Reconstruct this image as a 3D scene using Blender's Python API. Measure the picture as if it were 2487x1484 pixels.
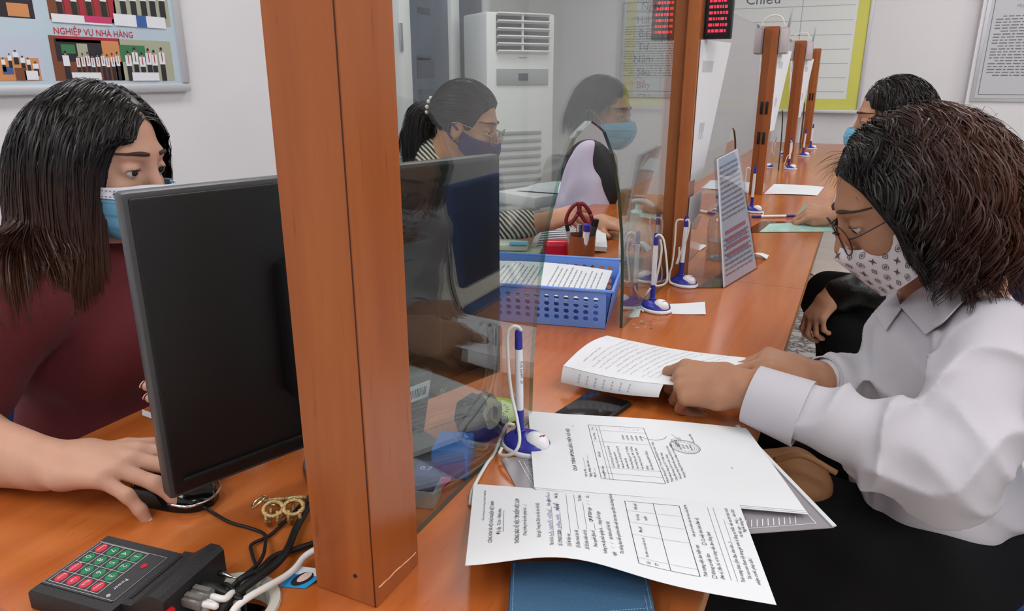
import bpy, bmesh, math, random
import numpy as np
from mathutils import Vector, Matrix

# ------------------------------------------------------------------ clear
for o in list(bpy.data.objects):
    bpy.data.objects.remove(o, do_unlink=True)
SC = bpy.context.scene
COL = SC.collection
random.seed(4)
RNG = np.random.default_rng(7)

# ------------------------------------------------------------------ camera
CAMZ = 1.23
F_PX, CX, CY = 1750.0, 1243.5, 742.0
PITCH, YAW = math.radians(17.65), math.radians(25.5)
cam_d = bpy.data.cameras.new('camera')
cam_d.sensor_width = 36.0
cam_d.lens = F_PX / 2487.0 * 36.0
cam_d.clip_start = 0.01
cam = bpy.data.objects.new('camera', cam_d)
COL.objects.link(cam)
cam.location = (0, 0, CAMZ)
cam.rotation_euler = (math.pi / 2 - PITCH, 0, YAW)
SC.camera = cam

# ------------------------------------------------------------------ world, colour management
w = bpy.data.worlds.new('world')
SC.world = w
w.use_nodes = True
w.node_tree.nodes['Background'].inputs[0].default_value = (0.75, 0.8, 0.9, 1)
w.node_tree.nodes['Background'].inputs[1].default_value = 0.12
SC.view_settings.view_transform = 'Standard'
SC.view_settings.look = 'None'
SC.view_settings.gamma = 1.0
SC.view_settings.use_curve_mapping = False
SC.view_settings.exposure = 0.0

# ------------------------------------------------------------------ ceiling tube lights (fixtures are built with the setting)
LIGHTS = [(-1.75, 1.3), (-1.75, 3.7), (0.75, 0.6), (0.75, 3.0), (0.75, 5.2), (2.3, 1.6), (2.3, 4.2), (-0.6, -1.2), (1.6, -1.3), (-1.75, -0.9)]
CEIL = 2.85
LIGHT_W = 14.0
for i, (lx, ly) in enumerate(LIGHTS):
    ld = bpy.data.lights.new('ceiling_lamp', 'AREA')
    ld.shape = 'RECTANGLE'
    ld.size, ld.size_y = 0.5, 1.15
    ld.energy = LIGHT_W
    ld.color = (1.0, 0.985, 0.97)
    lo = bpy.data.objects.new('ceiling_lamp', ld)
    COL.objects.link(lo)
    lo.location = (lx, ly, CEIL - 0.075)

# ------------------------------------------------------------------ pixel -> place helpers (2487 x 1484 frame)
_fh = np.array([-math.sin(YAW), math.cos(YAW), 0.0])
_fw = _fh * math.cos(PITCH) - np.array([0, 0, math.sin(PITCH)])
_rt = np.array([math.cos(YAW), math.sin(YAW), 0.0])
_up = np.cross(_rt, _fw)
_cp = np.array([0, 0, CAMZ])
def _ray(px, py): return _fw + _rt * (px - CX) / F_PX - _up * (py - CY) / F_PX
def atz(px, py, z): d = _ray(px, py); return _cp + d * (z - CAMZ) / d[2]
def atx(px, py, x): d = _ray(px, py); return _cp + d * x / d[0]
def aty(px, py, y): d = _ray(px, py); return _cp + d * y / d[1]
def atd(px, py, dd): return _cp + _ray(px, py) * dd

# ------------------------------------------------------------------ materials
MATS = {}
def s2l(c):
    return tuple(((v / 255.0) / 12.92 if v / 255.0 <= 0.04045 else ((v / 255.0 + 0.055) / 1.055) ** 2.4) for v in c)
def mat(name, rgb, rough=0.5, spec=0.5, metal=0.0, noise=0.0, nscale=40.0, bump=0.0, bscale=200.0, trans=0.0, ior=1.45,
        alpha=1.0, sheen=0.0, coat=0.0, sss=0.0, emit=None, estr=0.0, rgb2=None):
    if name in MATS: return MATS[name]
    m = bpy.data.materials.new(name); m.use_nodes = True
    nt = m.node_tree; b = nt.nodes['Principled BSDF']
    c = (*s2l(rgb), 1)
    b.inputs['Base Color'].default_value = c
    b.inputs['Roughness'].default_value = rough
    b.inputs['Specular IOR Level'].default_value = spec
    b.inputs['Metallic'].default_value = metal
    b.inputs['IOR'].default_value = ior
    b.inputs['Transmission Weight'].default_value = trans
    b.inputs['Alpha'].default_value = alpha
    b.inputs['Sheen Weight'].default_value = sheen
    b.inputs['Coat Weight'].default_value = coat
    if sss:
        b.inputs['Subsurface Weight'].default_value = sss
        b.inputs['Subsurface Radius'].default_value = (0.012, 0.005, 0.003)
        b.inputs['Subsurface Scale'].default_value = 0.6
    if emit:
        b.inputs['Emission Color'].default_value = (*s2l(emit), 1)
        b.inputs['Emission Strength'].default_value = estr
    tc = None
    if noise or bump or rgb2:
        tc = nt.nodes.new('ShaderNodeTexCoord')
    if noise or rgb2:
        n = nt.nodes.new('ShaderNodeTexNoise'); n.inputs['Scale'].default_value = nscale; n.inputs['Detail'].default_value = 4
        nt.links.new(tc.outputs['Object'], n.inputs['Vector'])
        mx = nt.nodes.new('ShaderNodeMix'); mx.data_type = 'RGBA'
        c2 = (*s2l(rgb2), 1) if rgb2 else tuple(max(0, v * (1 - noise)) for v in c[:3]) + (1,)
        mx.inputs[6].default_value = c2; mx.inputs[7].default_value = c
        rp = nt.nodes.new('ShaderNodeMapRange'); rp.inputs[1].default_value = 0.35; rp.inputs[2].default_value = 0.65
        nt.links.new(n.outputs['Fac'], rp.inputs[0]); nt.links.new(rp.outputs[0], mx.inputs[0])
        nt.links.new(mx.outputs[2], b.inputs['Base Color'])
    if bump:
        n = nt.nodes.new('ShaderNodeTexNoise'); n.inputs['Scale'].default_value = bscale; n.inputs['Detail'].default_value = 3
        nt.links.new(tc.outputs['Object'], n.inputs['Vector'])
        bp = nt.nodes.new('ShaderNodeBump'); bp.inputs['Strength'].default_value = bump; bp.inputs['Distance'].default_value = 0.002
        nt.links.new(n.outputs['Fac'], bp.inputs['Height']); nt.links.new(bp.outputs['Normal'], b.inputs['Normal'])
    MATS[name] = m
    return m

def wood(name, light, dark, axis='Y', rough=0.22, scale=1.0, coat=0.0):
    """laminate: streaks stretched along one axis, thin darker pores"""
    m = bpy.data.materials.new(name); m.use_nodes = True
    nt = m.node_tree; b = nt.nodes['Principled BSDF']
    g = nt.nodes.new('ShaderNodeNewGeometry')
    mp = nt.nodes.new('ShaderNodeMapping')
    long_, cross = 1.1 * scale, 14.0 * scale
    mp.inputs['Scale'].default_value = {'X': (long_, cross, cross), 'Y': (cross, long_, cross), 'Z': (cross, cross, long_)}[axis]
    nt.links.new(g.outputs['Position'], mp.inputs['Vector'])
    n1 = nt.nodes.new('ShaderNodeTexNoise'); n1.inputs['Scale'].default_value = 1.4; n1.inputs['Detail'].default_value = 5; n1.inputs['Distortion'].default_value = 0.7
    n2 = nt.nodes.new('ShaderNodeTexNoise'); n2.inputs['Scale'].default_value = 14; n2.inputs['Detail'].default_value = 3
    nt.links.new(mp.outputs[0], n1.inputs['Vector']); nt.links.new(mp.outputs[0], n2.inputs['Vector'])
    r1 = nt.nodes.new('ShaderNodeMapRange'); r1.inputs[1].default_value = 0.32; r1.inputs[2].default_value = 0.68
    nt.links.new(n1.outputs['Fac'], r1.inputs[0])
    mx = nt.nodes.new('ShaderNodeMix'); mx.data_type = 'RGBA'
    mx.inputs[6].default_value = (*s2l(dark), 1); mx.inputs[7].default_value = (*s2l(light), 1)
    nt.links.new(r1.outputs[0], mx.inputs[0])
    r2 = nt.nodes.new('ShaderNodeMapRange'); r2.inputs[1].default_value = 0.62; r2.inputs[2].default_value = 0.75; r2.inputs[4].default_value = 0.45
    nt.links.new(n2.outputs['Fac'], r2.inputs[0])
    mx2 = nt.nodes.new('ShaderNodeMix'); mx2.data_type = 'RGBA'
    mx2.inputs[7].default_value = (*[v * 0.45 for v in s2l(dark)], 1)
    nt.links.new(r2.outputs[0], mx2.inputs[0]); nt.links.new(mx.outputs[2], mx2.inputs[6])
    nt.links.new(mx2.outputs[2], b.inputs['Base Color'])
    b.inputs['Roughness'].default_value = rough
    b.inputs['Specular IOR Level'].default_value = 0.5
    b.inputs['Coat Weight'].default_value = coat
    b.inputs['Coat Roughness'].default_value = 0.12
    MATS[name] = m
    return m

def glass_mat(name, tint=(236, 244, 240), rough=0.0, ior=1.5, refl=1.0):
    """clear sheet: fresnel mirror over a straight-through tint"""
    m = bpy.data.materials.new(name); m.use_nodes = True
    nt = m.node_tree; nt.nodes.clear()
    out = nt.nodes.new('ShaderNodeOutputMaterial')
    tr = nt.nodes.new('ShaderNodeBsdfTransparent'); tr.inputs[0].default_value = (*s2l(tint), 1)
    gl = nt.nodes.new('ShaderNodeBsdfGlossy'); gl.inputs['Roughness'].default_value = rough
    lw = nt.nodes.new('ShaderNodeLayerWeight'); lw.inputs[0].default_value = 0.5
    pw = nt.nodes.new('ShaderNodeMath'); pw.operation = 'POWER'; pw.inputs[1].default_value = 5.0
    nt.links.new(lw.outputs['Facing'], pw.inputs[0])
    f0 = ((ior - 1) / (ior + 1)) ** 2
    mu = nt.nodes.new('ShaderNodeMath'); mu.operation = 'MULTIPLY_ADD'; mu.inputs[1].default_value = (1 - f0) * refl; mu.inputs[2].default_value = f0 * refl
    nt.links.new(pw.outputs[0], mu.inputs[0])
    ms = nt.nodes.new('ShaderNodeMixShader')
    nt.links.new(mu.outputs[0], ms.inputs[0]); nt.links.new(tr.outputs[0], ms.inputs[1]); nt.links.new(gl.outputs[0], ms.inputs[2])
    nt.links.new(ms.outputs[0], out.inputs[0])
    MATS[name] = m
    return m

# ------------------------------------------------------------------ object helpers
def tag(o, label=None, cat=None, group=None, kind=None):
    if label: o['label'] = label
    if cat: o['category'] = cat
    if group: o['group'] = group
    if kind: o['kind'] = kind
    return o
def empty(name, loc=(0, 0, 0), rz=0.0):
    o = bpy.data.objects.new(name, None); COL.objects.link(o)
    o.location = loc; o.rotation_euler = (0, 0, rz); o.empty_display_size = 0.05
    return o
def link(name, me, m, parent=None, smooth=False):
    if m is not None:
        for x in (m if isinstance(m, (list, tuple)) else [m]):
            me.materials.append(MATS[x] if isinstance(x, str) else x)
    o = bpy.data.objects.new(name, me); COL.objects.link(o)
    if parent is not None: o.parent = parent
    if smooth:
        me.polygons.foreach_set('use_smooth', [True] * len(me.polygons))
    return o
def obj(name, bm, m, parent=None, smooth=False, auto=None):
    me = bpy.data.meshes.new(name)
    bm.normal_update(); bm.to_mesh(me); bm.free()
    o = link(name, me, m, parent, smooth)
    if auto is not None:
        me.polygons.foreach_set('use_smooth', [True] * len(me.polygons))
        try: me.set_sharp_from_angle(angle=math.radians(auto))
        except Exception: pass
    return o
def npmesh(name, V, Fc, m, parent=None, smooth=True, loopn=None):
    """V (n,3), Fc (k,3|4) int"""
    me = bpy.data.meshes.new(name)
    V = np.asarray(V, np.float32); Fc = np.asarray(Fc, np.int32)
    k = Fc.shape[1]
    me.vertices.add(len(V)); me.vertices.foreach_set('co', V.ravel())
    me.loops.add(Fc.size); me.loops.foreach_set('vertex_index', Fc.ravel())
    me.polygons.add(len(Fc))
    me.polygons.foreach_set('loop_start', np.arange(0, Fc.size, k, dtype=np.int32))
    me.polygons.foreach_set('loop_total', np.full(len(Fc), k, np.int32))
    if smooth: me.polygons.foreach_set('use_smooth', np.ones(len(Fc), bool))
    me.update(calc_edges=True); me.validate()
    return link(name, me, m, parent)

def BM(): return bmesh.new()
def box(bm, c, s, rz=0.0, bev=0.0, M=None, seg=2):
    vs = bmesh.ops.create_cube(bm, size=1.0)['verts']
    bmesh.ops.scale(bm, vec=s, verts=vs)
    if bev > 0:
        es = list({e for v in vs for e in v.link_edges})
        r = bmesh.ops.bevel(bm, geom=es, offset=bev, segments=seg, affect='EDGES', profile=0.5)
        vs = list({v for f in r['faces'] for v in f.verts} | {v for v in vs if v.is_valid})
    if M is None: M = Matrix.Translation(c) @ Matrix.Rotation(rz, 4, 'Z')
    bmesh.ops.transform(bm, matrix=M, verts=vs)
    return vs
def boxo(name, c, s, m, parent=None, rz=0.0, bev=0.0, M=None, seg=2):
    bm = BM(); box(bm, c, s, rz, bev, M, seg)
    return obj(name, bm, m, parent, auto=35 if bev else None)
def tube_np(pts, r, n=8, caps=True):
    P = np.asarray(pts, float); L = len(P)
    r = np.full(L, r) if np.isscalar(r) else np.asarray(r, float)
    T = np.gradient(P, axis=0); T /= np.linalg.norm(T, axis=1)[:, None] + 1e-12
    a = np.array([0, 0, 1.0]) if abs(T[0][2]) < 0.9 else np.array([1.0, 0, 0])
    u = np.cross(T[0], a); u /= np.linalg.norm(u)
    V = []
    for i in range(L):
        u = u - T[i] * (u @ T[i]); u /= np.linalg.norm(u) + 1e-12
        v = np.cross(T[i], u)
        for k in range(n):
            an = 2 * math.pi * k / n
            V.append(P[i] + r[i] * (u * math.cos(an) + v * math.sin(an)))
    Fc = []
    for i in range(L - 1):
        for k in range(n):
            Fc.append((i * n + k, i * n + (k + 1) % n, (i + 1) * n + (k + 1) % n, (i + 1) * n + k))
    return V, Fc
def tube(bm, pts, r, n=8, caps=True):
    V, Fc = tube_np(pts, r, n)
    vs = [bm.verts.new(v) for v in V]
    for f in Fc:
        bm.faces.new([vs[i] for i in f])
    if caps:
        bm.faces.new(vs[:n][::-1]); bm.faces.new(vs[-n:])
    return vs
def smooth_path(pts, n=40):
    """catmull-rom through pts"""
    P = np.asarray(pts, float)
    P = np.vstack([2 * P[0] - P[1], P, 2 * P[-1] - P[-2]])
    segs = len(P) - 3; out = []
    per = max(2, n // segs)
    for i in range(segs):
        p0, p1, p2, p3 = P[i:i + 4]
        for k in range(per):
            t = k / per
            out.append(0.5 * ((2 * p1) + (-p0 + p2) * t + (2 * p0 - 5 * p1 + 4 * p2 - p3) * t * t + (-p0 + 3 * p1 - 3 * p2 + p3) * t ** 3))
    out.append(P[-2])
    return np.array(out)
def lathe(bm, prof, n=24, c=(0, 0, 0), sx=1.0, sy=1.0, M=None):
    rings = []
    for (r, z) in prof:
        if r < 1e-6: rings.append([bm.verts.new((c[0], c[1], c[2] + z))])
        else: rings.append([bm.verts.new((c[0] + sx * r * math.cos(2 * math.pi * k / n), c[1] + sy * r * math.sin(2 * math.pi * k / n), c[2] + z)) for k in range(n)])
    for a, b in zip(rings, rings[1:]):
        for k in range(n):
            k2 = (k + 1) % n
            if len(a) == 1 and len(b) == 1: continue
            if len(a) == 1: bm.faces.new((a[0], b[k2], b[k]))
            elif len(b) == 1: bm.faces.new((a[k], a[k2], b[0]))
            else: bm.faces.new((a[k], a[k2], b[k2], b[k]))
    vs = [v for r in rings for v in r]
    if M is not None: bmesh.ops.transform(bm, matrix=M, verts=vs)
    bmesh.ops.recalc_face_normals(bm, faces=bm.faces)
    return vs
def prism(bm, poly, z0, z1, M=None):
    """extrude a 2d polygon (list of xy) between two heights"""
    a = [bm.verts.new((x, y, z0)) for x, y in poly]; b = [bm.verts.new((x, y, z1)) for x, y in poly]
    n = len(poly)
    bm.faces.new(a[::-1]); bm.faces.new(b)
    for k in range(n): bm.faces.new((a[k], a[(k + 1) % n], b[(k + 1) % n], b[k]))
    if M is not None: bmesh.ops.transform(bm, matrix=M, verts=a + b)
    return a + b
def sheet(name, fn, nu, nv, thick, m, parent=None):
    """thin solid sheet from fn(u,v)->xyz; given thickness downwards along the normal"""
    u = np.linspace(0, 1, nu + 1); v = np.linspace(0, 1, nv + 1)
    G = np.array([[fn(a, b) for b in v] for a in u], float)
    du = np.gradient(G, axis=0); dv = np.gradient(G, axis=1)
    N = np.cross(du, dv); N /= np.linalg.norm(N, axis=2)[..., None] + 1e-12
    if N[..., 2].mean() < 0: N = -N
    top = G.reshape(-1, 3); bot = (G - N * thick).reshape(-1, 3)
    V = np.vstack([top, bot]); K = (nu + 1) * (nv + 1)
    idx = np.arange(K).reshape(nu + 1, nv + 1)
    Fc = []
    for i in range(nu):
        for j in range(nv):
            q = (idx[i, j], idx[i + 1, j], idx[i + 1, j + 1], idx[i, j + 1])
            Fc.append(q); Fc.append(tuple(K + x for x in q[::-1]))
    ring = [idx[i, 0] for i in range(nu)] + [idx[nu, j] for j in range(nv)] + [idx[i, nv] for i in range(nu, 0, -1)] + [idx[0, j] for j in range(nv, 0, -1)]
    for a, b in zip(ring, ring[1:] + ring[:1]): Fc.append((a, K + a, K + b, b))
    o = npmesh(name, V, Fc, m, parent, smooth=True)
    bmx = bmesh.new(); bmx.from_mesh(o.data); bmesh.ops.recalc_face_normals(bmx, faces=bmx.faces); bmx.to_mesh(o.data); bmx.free()
    try: o.data.set_sharp_from_angle(angle=math.radians(50))
    except Exception: pass
    return o
def frame(o, x, y, z):
    """matrix with given origin and axes (orthonormalised)"""
    x = Vector(x).normalized(); y = Vector(y); y = (y - x * y.dot(x)).normalized(); z = x.cross(y)
    M = Matrix((x, y, z)).transposed().to_4x4(); M.translation = Vector(o)
    return M

# ------------------------------------------------------------------ flat lettering
_TXT = {}
def text_np(s, size, align='LEFT', shear=0.0):
    """vertices (n,2) and faces of a line of lettering, baseline at y=0"""
    key = (s, align, shear)
    if key not in _TXT:
        cu = bpy.data.curves.new('t', 'FONT'); cu.body = s; cu.size = 1.0; cu.align_x = align; cu.resolution_u = 2; cu.shear = shear
        o = bpy.data.objects.new('t', cu); COL.objects.link(o)
        me = o.to_mesh()
        me.calc_loop_triangles()
        V = np.zeros(len(me.vertices) * 3); me.vertices.foreach_get('co', V)
        T = np.zeros(len(me.loop_triangles) * 3, np.int32); me.loop_triangles.foreach_get('vertices', T)
        _TXT[key] = (V.reshape(-1, 3)[:, :2].copy(), T.reshape(-1, 3).copy())
        o.to_mesh_clear(); bpy.data.objects.remove(o); bpy.data.curves.remove(cu)
    V, T = _TXT[key]
    return V * size, T
class Print:
    """collects flat marks in a 2d page space, then maps them onto a surface"""
    def __init__(s): s.V = []; s.F = []; s.n = 0
    def add(s, V, T):
        s.V.append(np.asarray(V, float)); s.F.append(np.asarray(T, int).reshape(-1, 3) + s.n); s.n += len(V)
    def text(s, t, x, y, size, align='LEFT', rot=0.0, sx=1.0, shear=0.0):
        V, T = text_np(t, size, align, shear)
        if not len(T): return
        V = V * np.array([sx, 1.0]); c, q = math.cos(rot), math.sin(rot)
        s.add(np.stack([x + V[:, 0] * c - V[:, 1] * q, y + V[:, 0] * q + V[:, 1] * c], 1), T)
    def line(s, x0, y0, x1, y1, w, n=12):
        d = np.array([x1 - x0, y1 - y0], float); L = np.hypot(*d) + 1e-9; nn = np.array([-d[1], d[0]]) / L * w / 2
        t = np.linspace(0, 1, n + 1)[:, None]; C = np.array([x0, y0]) + t * d
        V = np.vstack([C - nn, C + nn]); T = []
        for i in range(n): T += [(i, i + 1, n + 1 + i + 1), (i, n + 2 + i, n + 1 + i)]
        s.add(V, T)
    def rect(s, x0, y0, x1, y1, w):
        s.line(x0, y0, x1, y0, w); s.line(x1, y0, x1, y1, w); s.line(x1, y1, x0, y1, w); s.line(x0, y1, x0, y0, w)
    def fill(s, x0, y0, x1, y1, n=4):
        s.line(x0, (y0 + y1) / 2, x1, (y0 + y1) / 2, abs(y1 - y0), n)
    def path(s, P, w):
        for a, b in zip(P, P[1:]): s.line(a[0], a[1], b[0], b[1], w, 1)
    def ring(s, x, y, r, w, n=28, sy=1.0):
        s.path([(x + r * math.cos(2 * math.pi * k / n), y + sy * r * math.sin(2 * math.pi * k / n)) for k in range(n + 1)], w)
    def disc(s, x, y, rx, ry, n=20):
        V = [(x, y)] + [(x + rx * math.cos(2 * math.pi * k / n), y + ry * math.sin(2 * math.pi * k / n)) for k in range(n)]
        s.add(V, [(0, 1 + k, 1 + (k + 1) % n) for k in range(n)])
    def scribble(s, x, y, L, h, w, seed=0):
        r = random.Random(seed); P = []; t = 0; cx = x
        while cx < x + L:
            word = r.uniform(2.5, 6) * h
            n = int(word / (h * 0.45)) + 2; Q = []
            for k in range(n): Q.append((cx + k * h * 0.45 + r.uniform(-.1, .1) * h, y + (h * r.uniform(.3, 1.0) if k % 2 else r.uniform(-.15, .1) * h)))
            s.path(Q, w); cx += word + h * 0.9
    def build(s, name, m, fn, parent=None):
        """fn maps (n,2) page coords -> (n,3)"""
        if not s.V: return None
        return npmesh(name, fn(np.vstack(s.V)), np.vstack(s.F), m, parent, smooth=False)
def planar(o, ux, uy, off=0.0004):
    """page mapping onto a plane; origin o, unit axes ux, uy"""
    o = np.array(o, float); ux = np.array(ux, float); uy = np.array(uy, float)
    n = np.cross(ux, uy); n /= np.linalg.norm(n)
    return lambda P: o + P[:, :1] * ux + P[:, 1:2] * uy + n * off
# ================================================================== palette
wood('desk_wood', (190, 108, 52), (170, 87, 36), 'Y', 0.2)
wood('post_wood', (172, 98, 46), (146, 74, 30), 'Z', 0.3, 0.9)
wood('desk_edge', (190, 128, 70), (160, 100, 50), 'Y', 0.4)
mat('wall_paint', (222, 221, 226), 0.85, 0.2, noise=0.03, nscale=3)
mat('ceiling_paint', (238, 238, 238), 0.9, 0.2)
mat('tile_glaze', (205, 198, 188), 0.28, 0.5, noise=0.08, nscale=5)
mat('grout', (150, 142, 132), 0.9)
mat('white_enamel', (232, 233, 236), 0.4)
mat('white_plastic', (236, 236, 238), 0.35)
mat('grey_plastic', (165, 168, 172), 0.45)
mat('dark_slot', (70, 74, 82), 0.6)
mat('window_dark', (96, 104, 122), 0.25, noise=0.12, nscale=2.5)
mat('alu', (190, 192, 196), 0.35, metal=0.9)
mat('alu_frame', (200, 203, 210), 0.4, 0.5, metal=0.35)
mat('chrome', (205, 207, 210), 0.12, metal=1.0)
mat('black_plastic', (15, 15, 18), 0.45, bump=0.15, bscale=900)
mat('black_gloss', (14, 14, 16), 0.12)
mat('black_rubber', (24, 24, 26), 0.5)
mat('dark_grey_plastic', (58, 59, 62), 0.5)
mat('paper', (222, 224, 229), 0.85, 0.15)
mat('paper_grey', (192, 194, 200), 0.85, 0.15)
mat('ink', (48, 48, 54), 0.8, 0.1)
mat('ink_light', (120, 122, 130), 0.8, 0.1)
mat('ink_blue', (48, 62, 150), 0.8, 0.1)
mat('ink_red', (196, 44, 52), 0.7, 0.1)
mat('ink_pink', (205, 140, 150), 0.7, 0.1)
glass_mat('clear_glass', (238, 243, 241), 0.0, 1.52, 1.65)
mat('glass_edge', (40, 70, 62), 0.15, 0.6); glass_mat('glass_edge_pale', (160, 196, 184), 0.05, 1.5, 1.8)
glass_mat('acrylic', (243, 243, 246), 0.02, 1.45, 0.9)

DESK_Z = 0.75
GX = -0.389                      # plane of the glass partition
# ================================================================== the room
XL, XR, YF, YB = -2.63, 3.4, -2.6, 6.6
fl = boxo('floor', ((XL + XR) / 2, (YF + YB) / 2, -0.052), (XR - XL + .2, YB - YF + .2, 0.1), 'grout'); tag(fl, kind='structure')
TS = 0.4
bm = BM(); box(bm, (0, 0, -0.002), (TS - 0.004, TS - 0.004, 0.008), bev=0.0015, seg=1)
tile0 = obj('floor_tile', bm, 'tile_glaze', fl, auto=40)
k = 0
for i in range(15):
    for j in range(20):
        x = XL + 0.03 + TS * (i + .5); y = YB - TS * (j + .5)
        t = tile0 if k == 0 else bpy.data.objects.new('floor_tile', tile0.data)
        if k: COL.objects.link(t); t.parent = fl
        t.location = (x, y, 0); k += 1
        t.matrix_parent_inverse = Matrix.Identity(4)
def wall(name, c, s, m='wall_paint'):
    return tag(boxo(name, c, s, m), kind='structure')
wl = wall('wall_left', (XL - .06, (YF + YB) / 2, CEIL / 2), (.12, YB - YF + .24, CEIL))
wb = wall('wall_back', ((XL + XR) / 2, YB + .06, CEIL / 2), (XR - XL, .12, CEIL))
wall('wall_right', (XR + .06, (YF + YB) / 2, CEIL / 2), (.12, YB - YF + .24, CEIL))
wall('wall_front', ((XL + XR) / 2, YF - .06, CEIL / 2), (XR - XL, .12, CEIL))
tag(boxo('ceiling', ((XL + XR) / 2, (YF + YB) / 2, CEIL + .05), (XR - XL + .24, YB - YF + .24, .1), 'ceiling_paint'), kind='structure')
# shallow pilaster that carries the framed notices
PX0 = float(aty(2366, 130, YB - .12)[0])
wall('wall_pilaster', (PX0 + .75, YB - .06, CEIL / 2), (1.5, .12, CEIL))
tag(boxo('baseboard_back', ((XL + PX0) / 2, YB - .006, .05), (PX0 - XL, .012, .1), 'white_enamel'), kind='structure')
tag(boxo('baseboard_left', (XL + .006, (YF + YB) / 2, .05), (.012, YB - YF - .03, .1), 'white_enamel'), kind='structure')

# ceiling lamp housings
mat('lamp_diffuser', (255, 255, 255), 0.6, emit=(255, 253, 250), estr=2.5)
for i, (lx, ly) in enumerate(LIGHTS):
    r = empty('ceiling_light', (lx, ly, CEIL))
    tag(r, 'white rectangular ceiling light above the counter hall', 'ceiling light', 'ceiling lights of the hall')
    boxo('housing', (0, 0, -.03), (.62, 1.27, .06), 'white_enamel', r, bev=.004)
    boxo('diffuser', (0, 0, -.064), (.54, 1.19, .008), 'lamp_diffuser', r)

# window in the left wall, two dark panes in white frames
wy = [float(atx(px, 200, XL)[1]) for px in (960, 986, 1085, 1104, 1166, 1180)]
wz0 = .80; wz1 = 2.25
win = empty('window_1', (XL, (wy[0] + wy[5]) / 2, wz0)); tag(win, kind='structure')
yc = (wy[0] + wy[5]) / 2
def wpart(n, y0, y1, z0, z1, x0, x1, m): boxo(n, ((x0 + x1) / 2, (y0 + y1) / 2 - yc, (z0 + z1) / 2 - wz0), (x1 - x0, y1 - y0, z1 - z0), m, win, bev=.003)
wpart('window_frame', wy[0], wy[1], wz0 - .06, wz1 + .06, 0, .05, 'white_enamel')
wpart('window_frame', wy[2], wy[3], wz0, wz1, 0, .05, 'white_enamel')
wpart('window_frame', wy[4], wy[5], wz0 - .06, wz1 + .06, 0, .05, 'white_enamel')
wpart('window_frame', wy[1], wy[4], wz1, wz1 + .06, 0, .05, 'white_enamel')
wpart('window_sill', wy[1], wy[4], wz0 - .06, wz0, 0, .06, 'white_enamel')
wpart('pane', wy[1], wy[2], wz0, wz1, .012, .022, 'window_dark')
wpart('pane', wy[3], wy[4], wz0, wz1, .012, .022, 'window_dark')
hp = atx(974, 90, XL + .055)
boxo('hinge', (.055, hp[1] - yc, hp[2] - wz0), (.012, .03, .16), 'alu', win, bev=.003)
# notices taped to the first pane
for (px, py, hh, ww) in ((1030, 26, .035, .14), (1030, 140, .03, .16), (1035, 165, .12, .2), (1038, 222, .03, .2), (1038, 242, .05, .2)):
    q = atx(px, py, XL + .026)
    boxo('notice_strip', (.024, q[1] - yc, q[2] - wz0), (.003, ww, hh), mat('strip_dark', (72, 78, 94), .7), win)
# white door leaf edge between the window and the corner
# ------------------------------------------------------------------ framed poster on the left wall
def wall_left_pt(px, py, off=0.0): return atx(px, py, XL + off)
br = wall_left_pt(455, 222); 
PYR = float(br[1]); PZ0 = float(br[2]); PW = 2.4; PH = 1.25
pos = empty('training_poster', (XL, PYR - PW / 2, PZ0))
tag(pos, 'large framed poster of restaurant training photographs on the wall behind the seated clerk', 'poster')
mat('poster_blue', (186, 204, 218), .45, noise=.06, nscale=3)
boxo('backing', (.012, 0, PH / 2), (.02, PW - .04, PH - .04), 'poster_blue', pos)
for (n, c, s) in (('frame_rail', (.015, 0, .017), (.030, PW, .034)), ('frame_rail', (.015, 0, PH - .017), (.030, PW, .034)),
                  ('frame_rail', (.015, PW / 2 - .02, PH / 2), (.030, .04, PH - .068)), ('frame_rail', (.015, -PW / 2 + .02, PH / 2), (.030, .04, PH - .068))):
    boxo(n, c, s, 'alu_frame', pos, bev=.008)
def on_poster(px, py):
    p = wall_left_pt(px, py, .022); return p[1] - (PYR - PW / 2), p[2] - PZ0
mat('pp_wall', (168, 172, 150), .5); mat('pp_brown', (120, 70, 48), .5); mat('pp_dark', (40, 36, 44), .5); mat('pp_white', (225, 228, 236), .5)
mat('pp_red', (170, 40, 60), .5); mat('pp_skin', (196, 150, 120), .5); mat('pp_orange', (206, 140, 90), .5); mat('pp_blue', (60, 96, 160), .5); mat('pp_pink', (196, 60, 110), .5); mat('pp_green', (60, 120, 80), .5); mat('pp_ceil', (190, 200, 220), .5)
def ppr(x0, y0, x1, y1, m, lay, par=None):
    (a, c), (b, d) = on_poster(x0, y1), on_poster(x1, y0)
    c = (on_poster(x0, y1)[1] + on_poster(x1, y1)[1]) / 2; d = (on_poster(x0, y0)[1] + on_poster(x1, y0)[1]) / 2
    return boxo('print', (.022 + lay * .0006, (a + b) / 2, (c + d) / 2), (.0006, abs(b - a), abs(d - c)), m, par or pos)
def pperson(x, yh, yf, w, parent, shirt='pp_white', low='pp_dark', lay=3):
    p = Print()
    a = on_poster(x, yh); f = on_poster(x, yf); ww = abs(on_poster(x + w, yh)[0] - a[0]) / 2; H = a[1] - f[1]
    return a, f, ww, H
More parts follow.
